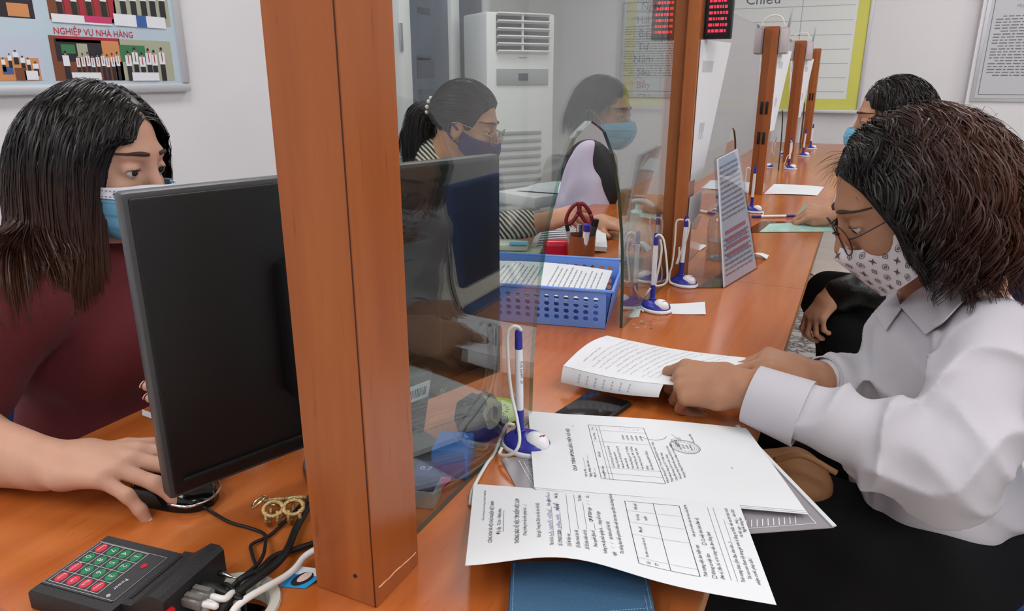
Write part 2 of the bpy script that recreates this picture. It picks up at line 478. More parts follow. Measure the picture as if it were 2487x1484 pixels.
class PB:
    """one print layer per colour for a poster photograph"""
    def __init__(s): s.d = {}
    def g(s, c, l=0):
        return s.d.setdefault((c, l), Print())
    def person(s, x, yh, yf, w, shirt='pp_white', low='pp_dark', tie=True):
        a, f, ww, H = pperson(x, yh, yf, w, None)
        s.g('pp_skin', 4).disc(a[0], a[1] - H * .07, ww * .36, H * .075)
        s.g('pp_dark', 5).disc(a[0], a[1] - H * .035, ww * .38, H * .05)
        s.g(shirt, 3).fill(a[0] - ww, a[1] - H * .5, a[0] + ww, a[1] - H * .14)
        s.g(low, 3).fill(a[0] - ww * .8, f[1], a[0] + ww * .8, a[1] - H * .5)
        if tie: s.g('pp_red', 5).fill(a[0] - ww * .14, a[1] - H * .42, a[0] + ww * .14, a[1] - H * .15)
    def rect(s, x0, y0, x1, y1, c, l=1):
        (a, _), (b, _) = on_poster(x0, y1), on_poster(x1, y0)
        c0 = (on_poster(x0, y1)[1] + on_poster(x1, y1)[1]) / 2; d0 = (on_poster(x0, y0)[1] + on_poster(x1, y0)[1]) / 2
        s.g(c, l).fill(min(a, b), c0, max(a, b), d0)
    def build(s, name):
        ph = None
        for (c, l), p in sorted(s.d.items(), key=lambda q: q[0][1]):
            fn = lambda P, l=l: np.stack([np.full(len(P), .0225 + l * .0005), P[:, 0], P[:, 1]], 1)
            o = p.build(name if ph is None else 'print', c, fn, pos if ph is None else ph)
            tag(o, kind='stuff')
            if ph is None: ph = o
        return ph
b1 = PB(); b1.rect(136, 90, 288, 196, 'pp_brown', 0); b1.rect(140, 96, 250, 150, 'pp_dark', 1); b1.rect(136, 90, 286, 104, 'pp_red', 1); b1.rect(252, 100, 286, 150, 'pp_orange', 2)
b1.rect(150, 108, 180, 130, 'pp_green', 2); b1.rect(190, 106, 210, 140, 'pp_wall', 2); b1.rect(176, 176, 244, 196, 'pp_white', 6)
for i, x in enumerate(range(186, 284, 12)): b1.person(x, 132 - (i % 3) * 3, 194, 9)
b1.person(156, 124, 196, 16, tie=False); b1.build('photo')
b2 = PB(); b2.rect(286, 98, 412, 196, 'pp_wall', 0); b2.rect(292, 110, 350, 150, 'pp_green', 1); b2.rect(322, 176, 384, 196, 'pp_white', 6)
for x, h in ((308, 124), (324, 116), (342, 128), (357, 118), (371, 122), (389, 116)): b2.person(x, h, 196, 14)
b2.build('photo')
b3 = PB(); b3.rect(-60, 86, 92, 196, 'pp_ceil', 0); b3.rect(-60, 140, 92, 196, 'pp_orange', 1); b3.rect(8, 162, 30, 180, 'pp_blue', 3)
for x, h, w_ in ((20, 130, 10), (34, 122, 14), (52, 136, 12), (66, 140, 10), (84, 150, 14), (5, 140, 10), (-15, 130, 12)): b3.person(x, h, h + 34, w_, tie=False)
b3.rect(40, 165, 60, 195, 'pp_brown', 4); b3.rect(62, 172, 90, 194, 'pp_white', 4); b3.build('photo')
b4 = PB(); b4.rect(122, -60, 268, 52, 'pp_brown', 0)
for i, x in enumerate(range(134, 262, 18)): b4.person(x, -40, 46, 15, 'pp_red' if i % 2 else 'pp_white', 'pp_red' if i % 2 else 'pp_dark', False)
b4.rect(126, 38, 268, 58, 'pp_white', 6); b4.rect(205, 40, 268, 56, 'pp_pink', 7); b4.build('photo')
b5 = PB(); b5.rect(272, -60, 398, 60, 'pp_wall', 0)
for x in (290, 315, 340, 362, 385): b5.person(x, -40, 44, 17)
b5.rect(278, 38, 398, 66, 'pp_white', 6); b5.rect(332, 38, 352, 66, 'pp_blue', 7); b5.build('photo')
b6 = PB(); b6.rect(-80, -60, 66, 40, 'pp_dark', 0); b6.rect(20, 8, 66, 40, 'pp_orange', 1); b6.build('photo')
p = Print()
a0 = on_poster(130, 82); a1 = on_poster(323, 93)
p.text('NGHIỆP VỤ NHÀ HÀNG', 0, 0, 1.0)
Wt = np.vstack(p.V); kx = (a1[0] - a0[0]) / Wt[:, 0].max(); hz = (on_poster(140, 66)[1] - on_poster(140, 83)[1])
p.build('lettering', 'ink_red', lambda P: np.stack([np.full(len(P), .0235), a0[0] + P[:, 0] * kx, a0[1] + (P[:, 1]) * hz / .73], 1), pos)

# ------------------------------------------------------------------ standing air conditioner in the far left corner
acd = Vector((math.sin(math.radians(37)), math.cos(math.radians(37)), 0))    # along its front
A0 = Vector(atd(1182, 180, 4.6)); 
acw = .50; acdep = .36; ach = float(aty(1250, 30, A0.y + .15)[2])
r = empty('air_conditioner', (A0.x, A0.y, 0)); tag(r, 'tall white floor-standing air conditioner with louvred outlet in the far corner', 'air conditioner')
r.rotation_euler = (0, 0, math.atan2(acd.y, acd.x))
boxo('body', (acw / 2, acdep / 2, ach / 2), (acw, acdep, ach), 'white_plastic', r, bev=.015)
gz = [float(aty(1250, py, A0.y + .15)[2]) for py in (35, 126)]
x0, x1 = .07, acw - .05
boxo('outlet_recess', ((x0 + x1) / 2, -.002, sum(gz) / 2), (x1 - x0, .012, gz[0] - gz[1]), 'dark_slot', r)
for i in range(6):
    z = gz[1] + (gz[0] - gz[1]) * i / 5
    Mx = Matrix.Translation(((x0 + x1) / 2, -.016, z)) @ Matrix.Rotation(math.radians(-30), 4, 'X')
    boxo('louvre', None, (x1 - x0, .03, .008), 'white_plastic', r, M=Mx)
boxo('louvre_divider', ((x0 + x1) / 2 - .01, -.012, sum(gz) / 2), (.012, .02, gz[0] - gz[1]), 'white_plastic', r)
bz = float(aty(1250, 187, A0.y + .15)[2])
boxo('control_band', ((x0 + x1) / 2, -.003, bz), (x1 - x0, .012, .10), 'grey_plastic', r, bev=.002)
boxo('display', ((x0 + x1) / 2 + .0, -.010, bz + .0), (.07, .004, .045), 'dark_slot', r, bev=.001)
boxo('badge', ((x0 + x1) / 2, -.001, bz + .12), (.06, .004, .006), 'grey_plastic', r)
for i in range(11):
    boxo('intake_slat', ((x0 + x1) / 2 - .02, -.006, .35 + i * .052), (x1 - x0 - .06, .014, .022), 'grey_plastic', r, bev=.003)

# ------------------------------------------------------------------ weekly timetable board on the back wall
YW = YB - .0
def onb(px, py): p = aty(px, py, YW - .02); return float(p[0]), float(p[2])
bl = onb(1512, 263); brr = onb(2080, 262)
BX0, BX1, BZ0 = bl[0], brr[0], (bl[1] + brr[1]) / 2
BZ1 = BZ0 + 1.22
bd = empty('timetable_board', ((BX0 + BX1) / 2, YW, BZ0)); tag(bd, 'weekly duty timetable whiteboard with yellow border on the far wall', 'whiteboard')
bcx = (BX0 + BX1) / 2
mat('board_white', (226, 232, 232), .3); mat('board_yellow', (214, 213, 104), .45); mat('board_line', (172, 186, 194), .6); mat('board_ink', (96, 108, 134), .6)
boxo('board', (0, -.008, (BZ1 - BZ0) / 2), (BX1 - BX0, .012, BZ1 - BZ0), 'board_white', bd)
bw = .085
for (cx_, cz_, sx_, sz_) in ((0, bw / 2, BX1 - BX0 - 2 * bw, bw), (0, BZ1 - BZ0 - bw / 2, BX1 - BX0 - 2 * bw, bw), ((BX1 - BX0) / 2 - bw / 2, (BZ1 - BZ0) / 2, bw, BZ1 - BZ0), (-(BX1 - BX0) / 2 + bw / 2, (BZ1 - BZ0) / 2, bw, BZ1 - BZ0)):
    boxo('yellow_border', (cx_, -.0150, cz_), (sx_, .002, sz_), 'board_yellow', bd)
for s in (-1, 1): boxo('frame_rail', (s * ((BX1 - BX0) / 2 + .012), -.014, (BZ1 - BZ0) / 2), (.024, .028, BZ1 - BZ0 + .04), 'alu_frame', bd, bev=.004)
boxo('frame_rail', (0, -.014, BZ1 - BZ0 + .012), (BX1 - BX0, .028, .024), 'alu_frame', bd, bev=.004)
boxo('pen_tray', (0, -.03, -.012), (BX1 - BX0 + .04, .06, .024), 'alu_frame', bd, bev=.004)
pl = Print(); pt = Print()
rows = [(48, 'Hai'), (82, 'Ba'), (112, 'Tư'), (143, 'Năm'), (174, 'Sáu'), (205, 'Bảy'), (236, 'CN')]
xl = onb(1532, 100)[0]; xr = onb(2066, 100)[0]; xc1 = onb(1608, 100)[0]; xc2 = onb(1768, 100)[0]; xc3 = onb(1940, 100)[0]
dz = (onb(1560, 48)[1] - onb(1560, 236)[1]) / 6
z0 = onb(1560, 236)[1]
for i in range(8):
    z = z0 - dz * .45 + dz * i
    pl.line(xl - bcx, z - BZ0, xr - bcx, z - BZ0, .0055)
for x in (xc1, xc3): pl.line(x - bcx, .1, x - bcx, BZ1 - BZ0 - .1, .006)
pl.line(xl - bcx, z0 + dz * 8.4 - BZ0, xc1 - bcx, z0 + dz * 6.6 - BZ0, .005)
for i, (py, t) in enumerate(rows): pt.text(t, onb(1562, py)[0] - bcx, z0 + dz * (6 - i) - BZ0 - .03, .085, 'CENTER')
pt.text('Thứ', onb(1553, 12)[0] - bcx, z0 + dz * 7.25 - BZ0, .085, 'CENTER'); pt.text('Ngày', onb(1581, 26)[0] - bcx, z0 + dz * 6.75 - BZ0, .085, 'CENTER')
q = onb(1853, 6); pt.text('Chiều', q[0] - bcx, q[1] - BZ0 - .012, .11, 'CENTER')
q = onb(1700, 6); pt.text('Sáng', q[0] - bcx, q[1] - BZ0 - .012, .11, 'CENTER')
fb = lambda P: np.stack([P[:, 0], np.full(len(P), -.0146), P[:, 1]], 1)
pl.build('ruled_lines', 'board_line', fb, bd); tag(pt.build('lettering', 'board_ink', fb, bd), kind='stuff')

# ------------------------------------------------------------------ framed notices on the pilaster
YP = YB - .12
def onp(px, py): p = aty(px, py, YP); return float(p[0]), float(p[2])
def notice(px0, py1, hgt, lab, stamp=True):
    x0, z0 = onp(px0, py1); W_ = .62
    r = empty('framed_notice', (x0 + W_ / 2, YP, z0)); tag(r, lab, 'notice', 'framed notices beside the board')
    boxo('frame_board', (0, -.008, hgt / 2), (W_, .016, hgt), 'alu_frame', r, bev=.004)
    boxo('sheet', (0, -.0175, hgt / 2), (W_ - .05, .003, hgt - .05), 'paper_grey', r)
    p = Print(); p.rect(-W_ / 2 + .045, .05, W_ / 2 - .045, hgt - .045, .005)
    rr = random.Random(3)
    p.text('TRUNG TÂM', -.2, hgt - .12, .024); p.text('CỘNG HOÀ XÃ HỘI', 0.02, hgt - .12, .024); p.text('MỤC TIÊU CHẤT LƯỢNG', -.13, hgt - .18, .028)
    y = hgt - .24; k = 0
    while y > .17:
        x = -.24 + (.04 if k % 5 == 0 else 0); e = .24 - (.2 * rr.random() if k % 5 == 4 else 0)
        while x < e:
            L = rr.uniform(.015, .05); p.fill(x, y, min(e, x + L), y + .0075, 1); x += L + .009
        y -= .02; k += 1
    f = lambda P: np.stack([P[:, 0], np.full(len(P), -.0195), P[:, 1]], 1)
    p.build('printing', 'ink_light', f, r)
    if stamp:
        s = Print(); s.ring(.1, .12, .05, .006); s.ring(.1, .12, .036, .003); s.scribble(.07, .11, .07, .03, .004, 2); s.build('stamp', 'ink_pink', f, r)
notice(2354, 246, .82, 'framed printed notice with red stamp on the wall at the right edge')
n2 = onp(2378, 20); n2 = (n2[0], onp(2354, 246)[1] + .83)
r = empty('framed_notice', (n2[0] + .31, YP, n2[1])); tag(r, 'framed notice cut off by the top right corner of the picture', 'notice')
boxo('frame_board', (0, -.008, .4), (.62, .016, .8), 'alu_frame', r, bev=.004); boxo('sheet', (0, -.0175, .4), (.57, .003, .75), 'paper_grey', r)
pp = Print(); pp.rect(-.265, .05, .265, .755, .005); pp.build('printing', 'ink_light', lambda P: np.stack([P[:, 0], np.full(len(P), -.0195), P[:, 1]], 1), r)

# ================================================================== the counter: a row of desks
DX0, DX1 = -.931, -.084
seams = [.300, 1.775, 3.20, 4.56, 5.98]
names = ['wooden desk in the foreground with orange laminate top', 'second wooden desk of the counter, under the acrylic leaflet stand',
         'third wooden desk of the counter, beyond the second glass panel', 'farthest wooden desk of the counter, by the end post']
for i in range(4):
    y0, y1 = seams[i] + .0008, seams[i + 1] - .0008
    r = empty('counter_desk', ((DX0 + DX1) / 2, (y0 + y1) / 2, 0)); tag(r, names[i], 'desk', 'desks of the counter')
    L = y1 - y0; Wd = DX1 - DX0
    bm = BM()
    if i == 0:
        # cable hole cut through the top near the post
        hx, hy = -.485 - (DX0 + DX1) / 2, .395 - (y0 + y1) / 2; hr = .038
        n = 32
        def outer(k):
            a = 2 * math.pi * k / n; c, s = math.cos(a), math.sin(a)
            t = min((Wd / 2 - hx) / c if c > 1e-9 else 1e9, (-Wd / 2 - hx) / c if c < -1e-9 else 1e9, (L / 2 - hy) / s if s > 1e-9 else 1e9, (-L / 2 - hy) / s if s < -1e-9 else 1e9)
            return hx + c * t, hy + s * t
        rings = []
        crn = [(Wd / 2, L / 2), (-Wd / 2, L / 2), (-Wd / 2, -L / 2), (Wd / 2, -L / 2)]
        angs = sorted([2 * math.pi * k / n for k in range(n)] + [math.atan2(cy_ - hy, cx_ - hx) % (2 * math.pi) for cx_, cy_ in crn])
        def outa(a):
            c, s = math.cos(a), math.sin(a)
            t = min((Wd / 2 - hx) / c if c > 1e-9 else 1e9, (-Wd / 2 - hx) / c if c < -1e-9 else 1e9, (L / 2 - hy) / s if s > 1e-9 else 1e9, (-L / 2 - hy) / s if s < -1e-9 else 1e9)
            return hx + c * t, hy + s * t
        zt, zb = DESK_Z, DESK_Z - .028
        io = [[bm.verts.new((*( (hx + hr * math.cos(a), hy + hr * math.sin(a))), z)) for a in angs] for z in (zt, zb)]
        oo = [[bm.verts.new((*outa(a), z)) for a in angs] for z in (zt, zb)]
        m_ = len(angs)
        for q in range(m_):
            q2 = (q + 1) % m_
            bm.faces.new((io[0][q], oo[0][q], oo[0][q2], io[0][q2])); bm.faces.new((io[1][q], io[1][q2], oo[1][q2], oo[1][q]))
            bm.faces.new((oo[0][q], oo[1][q], oo[1][q2], oo[0][q2])); bm.faces.new((io[0][q], io[0][q2], io[1][q2], io[1][q]))
        bmesh.ops.recalc_face_normals(bm, faces=bm.faces)
        obj('desk_top', bm, 'desk_wood', r)
        gr = BM(); lathe(gr, [(.036, -.02), (.036, .001), (.039, .0035), (.046, .0035), (.047, .0005), (.0375, .0005), (.0375, -.02), (.036, -.02)], 32, (hx, hy, DESK_Z))
        obj('cable_grommet', gr, mat('grommet_plastic', (196, 192, 182), .5), r, auto=40)
    else:
        box(bm, (0, 0, DESK_Z - .014), (Wd, L, .028)); obj('desk_top', bm, 'desk_wood', r)
    boxo('edge_band', (Wd / 2 + .001, 0, DESK_Z - .014), (.002, L, .028), 'desk_edge', r)
    for s in (-1, 1): boxo('side_panel', (0, s * (L / 2 - .012), (DESK_Z - .028) / 2), (Wd - .3, .022, DESK_Z - .028), 'post_wood', r)
    boxo('modesty_panel', (.02, 0, .43), (.018, L - .05, .55), 'post_wood', r)

# posts -------------------------------------------------------------
PXC, PWX, PWY, PTOP = -.394, .072, .074, 1.42
posts = [(.490, 'thick wooden partition post in the foreground, right behind the black monitor', 0), (1.750, 'wooden partition post carrying the red number display', 1),
         (3.255, 'wooden partition post with two black brackets, behind the leaflet stand', 2), (4.60, 'wooden partition post second from the far end of the counter', 3), (5.93, 'farthest wooden partition post at the end of the counter', 4)]
for (y, lab, i) in posts:
    r = empty('partition_post', (PXC, y, DESK_Z)); tag(r, lab, 'post', 'posts of the glass partition')
    bm = BM(); box(bm, (0, 0, (PTOP - DESK_Z) / 2), (PWX, PWY, PTOP - DESK_Z), bev=.0012, seg=1); obj('post_board', bm, 'post_wood', r)
    if i == 0:
        # screw hole, seam along the corner, scratched veneer line
        boxo('corner_seam', (PWX / 2 - .0012, -PWY / 2 - .0002, (PTOP - DESK_Z) / 2), (.0010, .0008, PTOP - DESK_Z - .002), mat('seam_dark', (70, 30, 12), .8), r)
        q = aty(863, 1398, y - PWY / 2)
        bm = BM(); lathe(bm, [(0, .0008), (.0018, .0008), (.0019, -.001)], 12, M=Matrix.Translation((q[0] - PXC, -PWY / 2 - .0005, q[2] - DESK_Z)) @ Matrix.Rotation(math.pi / 2, 4, 'X'))
        obj('screw_hole', bm, mat('hole_dark', (50, 36, 24), .7), r)
        A = atx(918, 1428, PXC + PWX / 2 + .0004); B = atx(1010, 1342, PXC + PWX / 2 + .0004)
        pts = [A + (B - A) * t + np.array([0, 0, random.uniform(-.0007, .0007)]) for t in np.linspace(0.02, 1, 16)]
        bm = BM(); tube(bm, [p_ - np.array([PXC, y, DESK_Z]) for p_ in pts], [random.uniform(.0004, .0009) for _ in pts], 5); obj('veneer_scratch', bm, mat('raw_veneer', (226, 172, 128), .8), r)
    if i in (2, 3, 4):
        zz = {2: [(1840, 262), (1838, 335)], 3: [], 4: [(1982, 235)]}[i]
        for (px, py) in zz:
            q = aty(px, py, y - PWY / 2)
            for dx in (-.018, .018):
                boxo('black_bracket', (dx, -PWY / 2 - .002, q[2] - DESK_Z), (.011, .004, .05), 'black_plastic', r, bev=.001)

# glass panels --------------------------------------------------------
def arch_half(z):
    return np.interp(z, [.0, .075, .18, .28, .35, .395, .4135], [.222, .219, .203, .165, .12, .066, 0])
def glass_panel(y0, y1, cy, top, hw, lab, z1=1.403):
    t = .006
    poly = [(y0, DESK_Z + .0008)]
    if hw:
        zs = np.concatenate([np.linspace(0, .28, 8), .28 + (.4135 - .28) * np.sin(np.linspace(0, math.pi / 2, 12))[1:]])
        lf = [(cy - arch_half(z) * hw, DESK_Z + max(.0008, z * top)) for z in zs]
        rt = [(cy + arch_half(z) * hw, DESK_Z + max(.0008, z * top)) for z in zs[::-1][1:]]
        poly += lf + rt
    poly += [(y1, DESK_Z + .0008), (y1, z1), (y0, z1)]
    me = bpy.data.meshes.new('glass_panel'); n = len(poly)
    V = [(GX + t / 2, a, b) for a, b in poly] + [(GX - t / 2, a, b) for a, b in poly]
    Fc = [tuple(range(n)), tuple(range(2 * n - 1, n - 1, -1))] + [(k + n, (k + 1) % n + n, (k + 1) % n, k) for k in range(n)]
    me.from_pydata(V, [], Fc); me.update()
    o = link('glass_panel', me, ['clear_glass', 'glass_edge', 'glass_edge_pale'])
    for i, p in enumerate(me.polygons): p.material_index = 0 if i < 2 else 1
    bmx = bmesh.new(); bmx.from_mesh(me); bmesh.ops.recalc_face_normals(bmx, faces=bmx.faces); bmx.to_mesh(me); bmx.free()
    for p in me.polygons:
        if p.material_index == 1 and p.center[1] < cy and DESK_Z + .01 < p.center[2] < z1 - .01: p.material_index = 2
    tag(o, lab, 'glass panel', 'glass panels of the partition')
    return o
ys = [p[0] for p in posts]; hw_ = PWY / 2
glass_panel(ys[0] + hw_, ys[1] - hw_, 1.10, 1.0, 1.0, 'clear glass partition panel with arched opening next to the foreground post')
glass_panel(ys[1] + hw_, ys[2] - hw_, 2.47, .78, .75, 'clear glass partition panel with arched opening behind the leaflet stand')
glass_panel(ys[2] + hw_, ys[3] - hw_, 3.95, .78, .75, 'clear glass partition panel between the third and fourth wooden posts')
glass_panel(ys[3] + hw_, ys[4] - hw_, 5.3, .78, .75, 'farthest clear glass partition panel by the end post')
# ================================================================== things on the desks
mat('pen_blue', (44, 48, 150), .35); mat('pen_white', (232, 233, 238), .35); mat('cord_white', (226, 226, 222), .45)
TOP = DESK_Z
def px_path(pts, y=None, z=None, x=None):
    out = []
    for q in pts:
        if y is not None: out.append(aty(q[0], q[1], y + (q[2] if len(q) > 2 else 0)))
        elif z is not None: out.append(atz(q[0], q[1], z + (q[2] if len(q) > 2 else 0)))
    return np.array(out)
def ridged(pts, r, n=300):
    P = smooth_path(pts, 80)
    s = np.concatenate([[0], np.cumsum(np.linalg.norm(np.diff(P, axis=0), axis=1))])
    t = np.linspace(0, s[-1], n); Q = np.stack([np.interp(t, s, P[:, k]) for k in range(3)], 1)
    return Q, np.where(np.arange(n) % 2 == 0, r, r * .78)
def pen_set(px, py, lean, lab, cord=None, cord2=None, face=-.5, scale=1.0, ridges=300, logo=True, penh=.155, cordr=.0024):
    b = atz(px, py, TOP); r = empty('desk_pen', (b[0], b[1], TOP)); tag(r, lab, 'pen', 'desk pens on blue and white bases')
    R = Matrix.Rotation(face, 4, 'Z')
    bm = BM(); lathe(bm, [(0, .0004), (.033, .0004), (.035, .002), (.035, .006), (.033, .008), (0, .0085)], 28, sx=1.08 * scale, sy=.86 * scale, M=R); obj('base_rim', bm, 'pen_white', r, auto=50)
    bm = BM(); lathe(bm, [(.0325, .0085), (.031, .012), (.026, .017), (.014, .021), (0, .022)], 28, sx=1.08 * scale, sy=.86 * scale, M=R); obj('base_body', bm, 'pen_blue', r, smooth=True)
    bm = BM(); lathe(bm, [(0, -.006), (.012, -.004), (.0185, .002), (.0165, .011), (.010, .017), (0, .0195)], 20, sx=1.05, sy=.82, M=R @ Matrix.Translation((.016 * scale, 0, .009))); dome = obj('base_dome', bm, 'pen_white', r, smooth=True)
    if logo:
        p = Print(); p.disc(0, .0015, .0016, .0022); q = Print(); q.disc(-.003, -.001, .0016, .0022)
        f = lambda P: np.array([(R @ Matrix.Translation((.016, 0, .009)) @ Vector((a * .6 + .010, b * 1.4, .0178 - max(0, a) * .9))) for a, b in P])
        p.build('logo_mark', 'ink_red', f, dome); q.build('logo_mark', 'ink_blue', f, dome)
    ax = Vector((lean[0], lean[1], 1)).normalized(); o0 = R @ Vector((-.012 * scale, 0, .012))
    M = frame(o0, ax.orthogonal(), ax.cross(ax.orthogonal()), ax)
    def seg(n, prof, m): bm = BM(); lathe(bm, prof, 16, M=M); return obj(n, bm, m, r, auto=40)
    h = penh
    seg('holder', [(0, 0), (.0075, 0), (.0075, .012), (.0058, .013), (.0058, h * .27), (0, h * .27)], 'pen_blue')
    seg('barrel', [(0, h * .27), (.0050, h * .27), (.0053, h * .5), (.0050, h * .83), (0, h * .83)], 'pen_white')
    seg('cap', [(0, h * .83), (.0052, h * .83), (.0048, h * .97), (.0036, h), (0, h)], 'pen_blue')
    for c in (cord, cord2):
        if c is None: continue
        Q, rr = ridged(c, cordr, ridges)
        bm = BM(); tube(bm, Q - np.array([b[0], b[1], TOP]), rr, 8); obj('coiled_cord', bm, 'cord_white', r, smooth=True)
    return r, M
y1 = atz(1258, 1090, TOP)[1]
c1 = px_path([(1266, 803), (1258, 794, -.002), (1243, 795, -.004), (1233, 815, -.006), (1235, 890, -.008), (1243, 960, -.012), (1256, 1020, -.025), (1262, 1070, -.04), (1250, 1098, -.05), (1227, 1107, -.05), (1213, 1102, -.04), (1219, 1088, -.03)], y=y1 - .0)
c1[:, 2] = np.maximum(c1[:, 2], TOP + .003)
c2 = np.vstack([px_path([(1249, 1032), (1232, 1032)], y=y1 - .012), [atz(1216, 1062, TOP + .012)], px_path([(1202, 1098), (1180, 1130), (1160, 1165), (1146, 1195), (1142, 1225)], z=TOP + .0028)])
pr, pM = pen_set(1280, 1088, (-.02, .0), 'blue and white desk pen on coiled cord, nearest to the foreground post', c1, c2, face=-.25, ridges=420)
p = Print(); p.text('TL  PH-02 (0.7)', 0, 0, .0052)
def on_barrel(P):
    a = -1.75 + P[:, 1] / .0053; return np.array([pM @ Vector((.0056 * math.cos(t), .0056 * math.sin(t), .085 + q)) for t, q in zip(a, P[:, 0])])
def on_barrel_cam(P):
    d = pM.inverted().to_3x3() @ (Vector((0, 0, CAMZ)) - pr.location); a0 = math.atan2(d.y, d.x)
    a = a0 + .35 + (P[:, 1]) / .0054
    return np.array([pM @ Vector((.00565 * math.cos(t), .00565 * math.sin(t), .0800 + q)) for t, q in zip(a, P[:, 0])])
p.build('barrel_print', 'ink', on_barrel_cam, pr)
y2 = atz(1590, 752, TOP)[1]
c = px_path([(1592, 575), (1600, 570), (1611, 580), (1617, 615), (1621, 670), (1616, 688), (1600, 694), (1592, 690), (1598, 660), (1607, 610), (1604, 582)], y=y2 - .012)
cc = np.vstack([px_path([(1580, 700), (1570, 715)], y=y2 - .01), px_path([(1560, 735, .004), (1552, 748), (1562, 756)], z=TOP + .003)])
pen_set(1592, 753, (.0, 0), 'blue and white desk pen standing beside the blank paper slip', c, cc, face=-.6, ridges=260)
y3 = atz(1658, 694, TOP)[1]
c = px_path([(1665, 536), (1672, 534), (1674, 552), (1664, 590), (1650, 620), (1643, 640), (1648, 632), (1650, 600)], y=y3 - .01)
cc = px_path([(1660, 534), (1648, 534), (1642, 545), (1639, 590), (1633, 640), (1627, 662), (1626, 684), (1634, 690)], y=y3 - .012)
pen_set(1660, 692, (.03, .0), 'blue and white desk pen at the foot of the post with the number display', c, cc, face=-.6, ridges=220)
y4 = atz(1826, 514, TOP)[1]
c = px_path([(1823, 410), (1815, 408), (1812, 425), (1808, 460), (1803, 490), (1806, 508)], y=y4 - .01)
pen_set(1830, 515, (.0, .0), 'blue and white desk pen behind the leaflet stand, next to the green document', c, np.array([atz(1836, 507, TOP + .004), atz(1852, 514, TOP + .003), atz(1852, 522, TOP + .003), atz(1840, 526, TOP + .004)]), face=-.6, ridges=80, logo=False)
y5 = atz(1917, 413, TOP)[1]
c = px_path([(1920, 340), (1924, 348), (1922, 370), (1912, 380), (1908, 392), (1904, 402), (1910, 408)], y=y5 - .01)
pen_set(1919, 411, (.0, .0), 'blue and white desk pen on the third desk, beyond the sheet of paper', c, None, face=-.6, ridges=60, logo=False)
pen_set(1953, 380, (.02, 0), 'small far desk pen in front of the fourth wooden post', None, None, face=-.6, logo=False)
pen_set(1971, 362, (.02, 0), 'smallest, farthest desk pen by the end post', None, None, face=-.6, logo=False)

# pen lying on the second desk
a = atz(1838, 526, TOP + .0055); b = atz(1932, 524, TOP + .0055)
r = empty('loose_pen', tuple(a)); tag(r, 'white pen with blue ends lying on the desk before the hand with the card', 'pen')
def seg3(n, t0, t1, rad, m):
    bm = BM(); tube(bm, [(b - a) * t0, (b - a) * t1], rad, 12); obj(n, bm, m, r, auto=40)
seg3('cap', -.12, .1, .0052, 'pen_blue'); seg3('barrel', .1, .75, .005, 'pen_white'); seg3('grip', .75, .95, .0048, 'pen_blue')
bm = BM(); tube(bm, [(b - a) * .95, (b - a) * 1.06], [.0045, .001], 12); obj('tip', bm, 'pen_blue', r)

# ------------------------------------------------------------------ monitor of the first clerk, seen from behind
M0 = np.array([-.632, .458]); M1 = np.array([-.465, .937]); mu = (M1 - M0) / np.linalg.norm(M1 - M0); mn = np.array([mu[1], -mu[0]])
mc = (M0 + M1) / 2; mw = np.linalg.norm(M1 - M0); mz0, mz1 = .787, 1.124
r = empty('computer_monitor', (mc[0], mc[1], TOP)); r.rotation_euler = (0, 0, math.atan2(mu[1], mu[0])); tag(r, 'black computer monitor seen from behind, between the clerk and the wooden post', 'monitor')
# local: x along the panel, -y towards the customer side (back of the monitor)
zc = (mz0 + mz1) / 2 - TOP; mh = mz1 - mz0
boxo('panel', (0, .011, zc), (mw, .022, mh), mat('monitor_side', (70, 71, 74), .4, bump=.1, bscale=700), r, bev=.005)
boxo('back_cover', (0, -.001, zc), (mw - .012, .006, mh - .012), 'black_plastic', r, bev=.0025)
boxo('screen', (0, .0222, zc + .005), (mw - .03, .001, mh - .05), mat('screen_lit', (150, 170, 200), .3, emit=(150, 175, 210), estr=.5), r)
hb = empty('d'); bpy.data.objects.remove(hb)
hump = boxo('rear_housing', (0.0, -.018, zc - .005), (.22, .034, .165), 'black_plastic', r, bev=.008)
for i in range(9): boxo('vent_slot', (-.09 + i * .0225, -.018, zc + .0778), (.012, .02, .0006), mat('vent_dark', (6, 6, 7), .6), hump)
boxo('lower_lip', (0, -.0055, mz0 - TOP + .022), (mw - .03, .004, .006), 'black_plastic', r, bev=.0015)
nk = Matrix.Translation((.02, -.035, .062)) @ Matrix.Rotation(math.radians(14), 4, 'X')
neck = boxo('stand_neck', None, (.11, .014, .10), mat('stand_grey', (66, 67, 70), .45), r, M=nk, bev=.003)
bm = BM(); lathe(bm, [(0, .001), (.086, .001), (.09, .004), (.088, .009), (.075, .012), (0, .013)], 48, (-.01, -.03, 0)); obj('stand_foot', bm, 'stand_grey', r, auto=40)
def label(mx, x, z, w, h, bars=True):
    o = boxo('barcode_label', None, (w, .0006, h), 'paper', neck, M=mx @ Matrix.Translation((x, -.0073, z)))
    if bars:
        p = Print(); rr = random.Random(5); t = x - w * .15
        while t < x + w * .4: ww = rr.uniform(.0006, .002); p.fill(t, z - h * .3, t + ww, z + h * .25, 1); t += ww + rr.uniform(.0007, .0016)
        p.build('bars', 'ink', lambda P: np.array([mx @ Vector((a_, -.0078, b_)) for a_, b_ in P]), o)
label(nk, .024, .024, .055, .026); label(nk, -.03, .03, .03, .014, False)
p = Print(); p.text('hp', 0, 0, .012, 'CENTER', shear=.3); p.build('maker_mark', 'alu', lambda P: np.stack([P[:, 0] + .13, np.full(len(P), -.0044), P[:, 1] + mz0 - TOP + .008], 1), r)

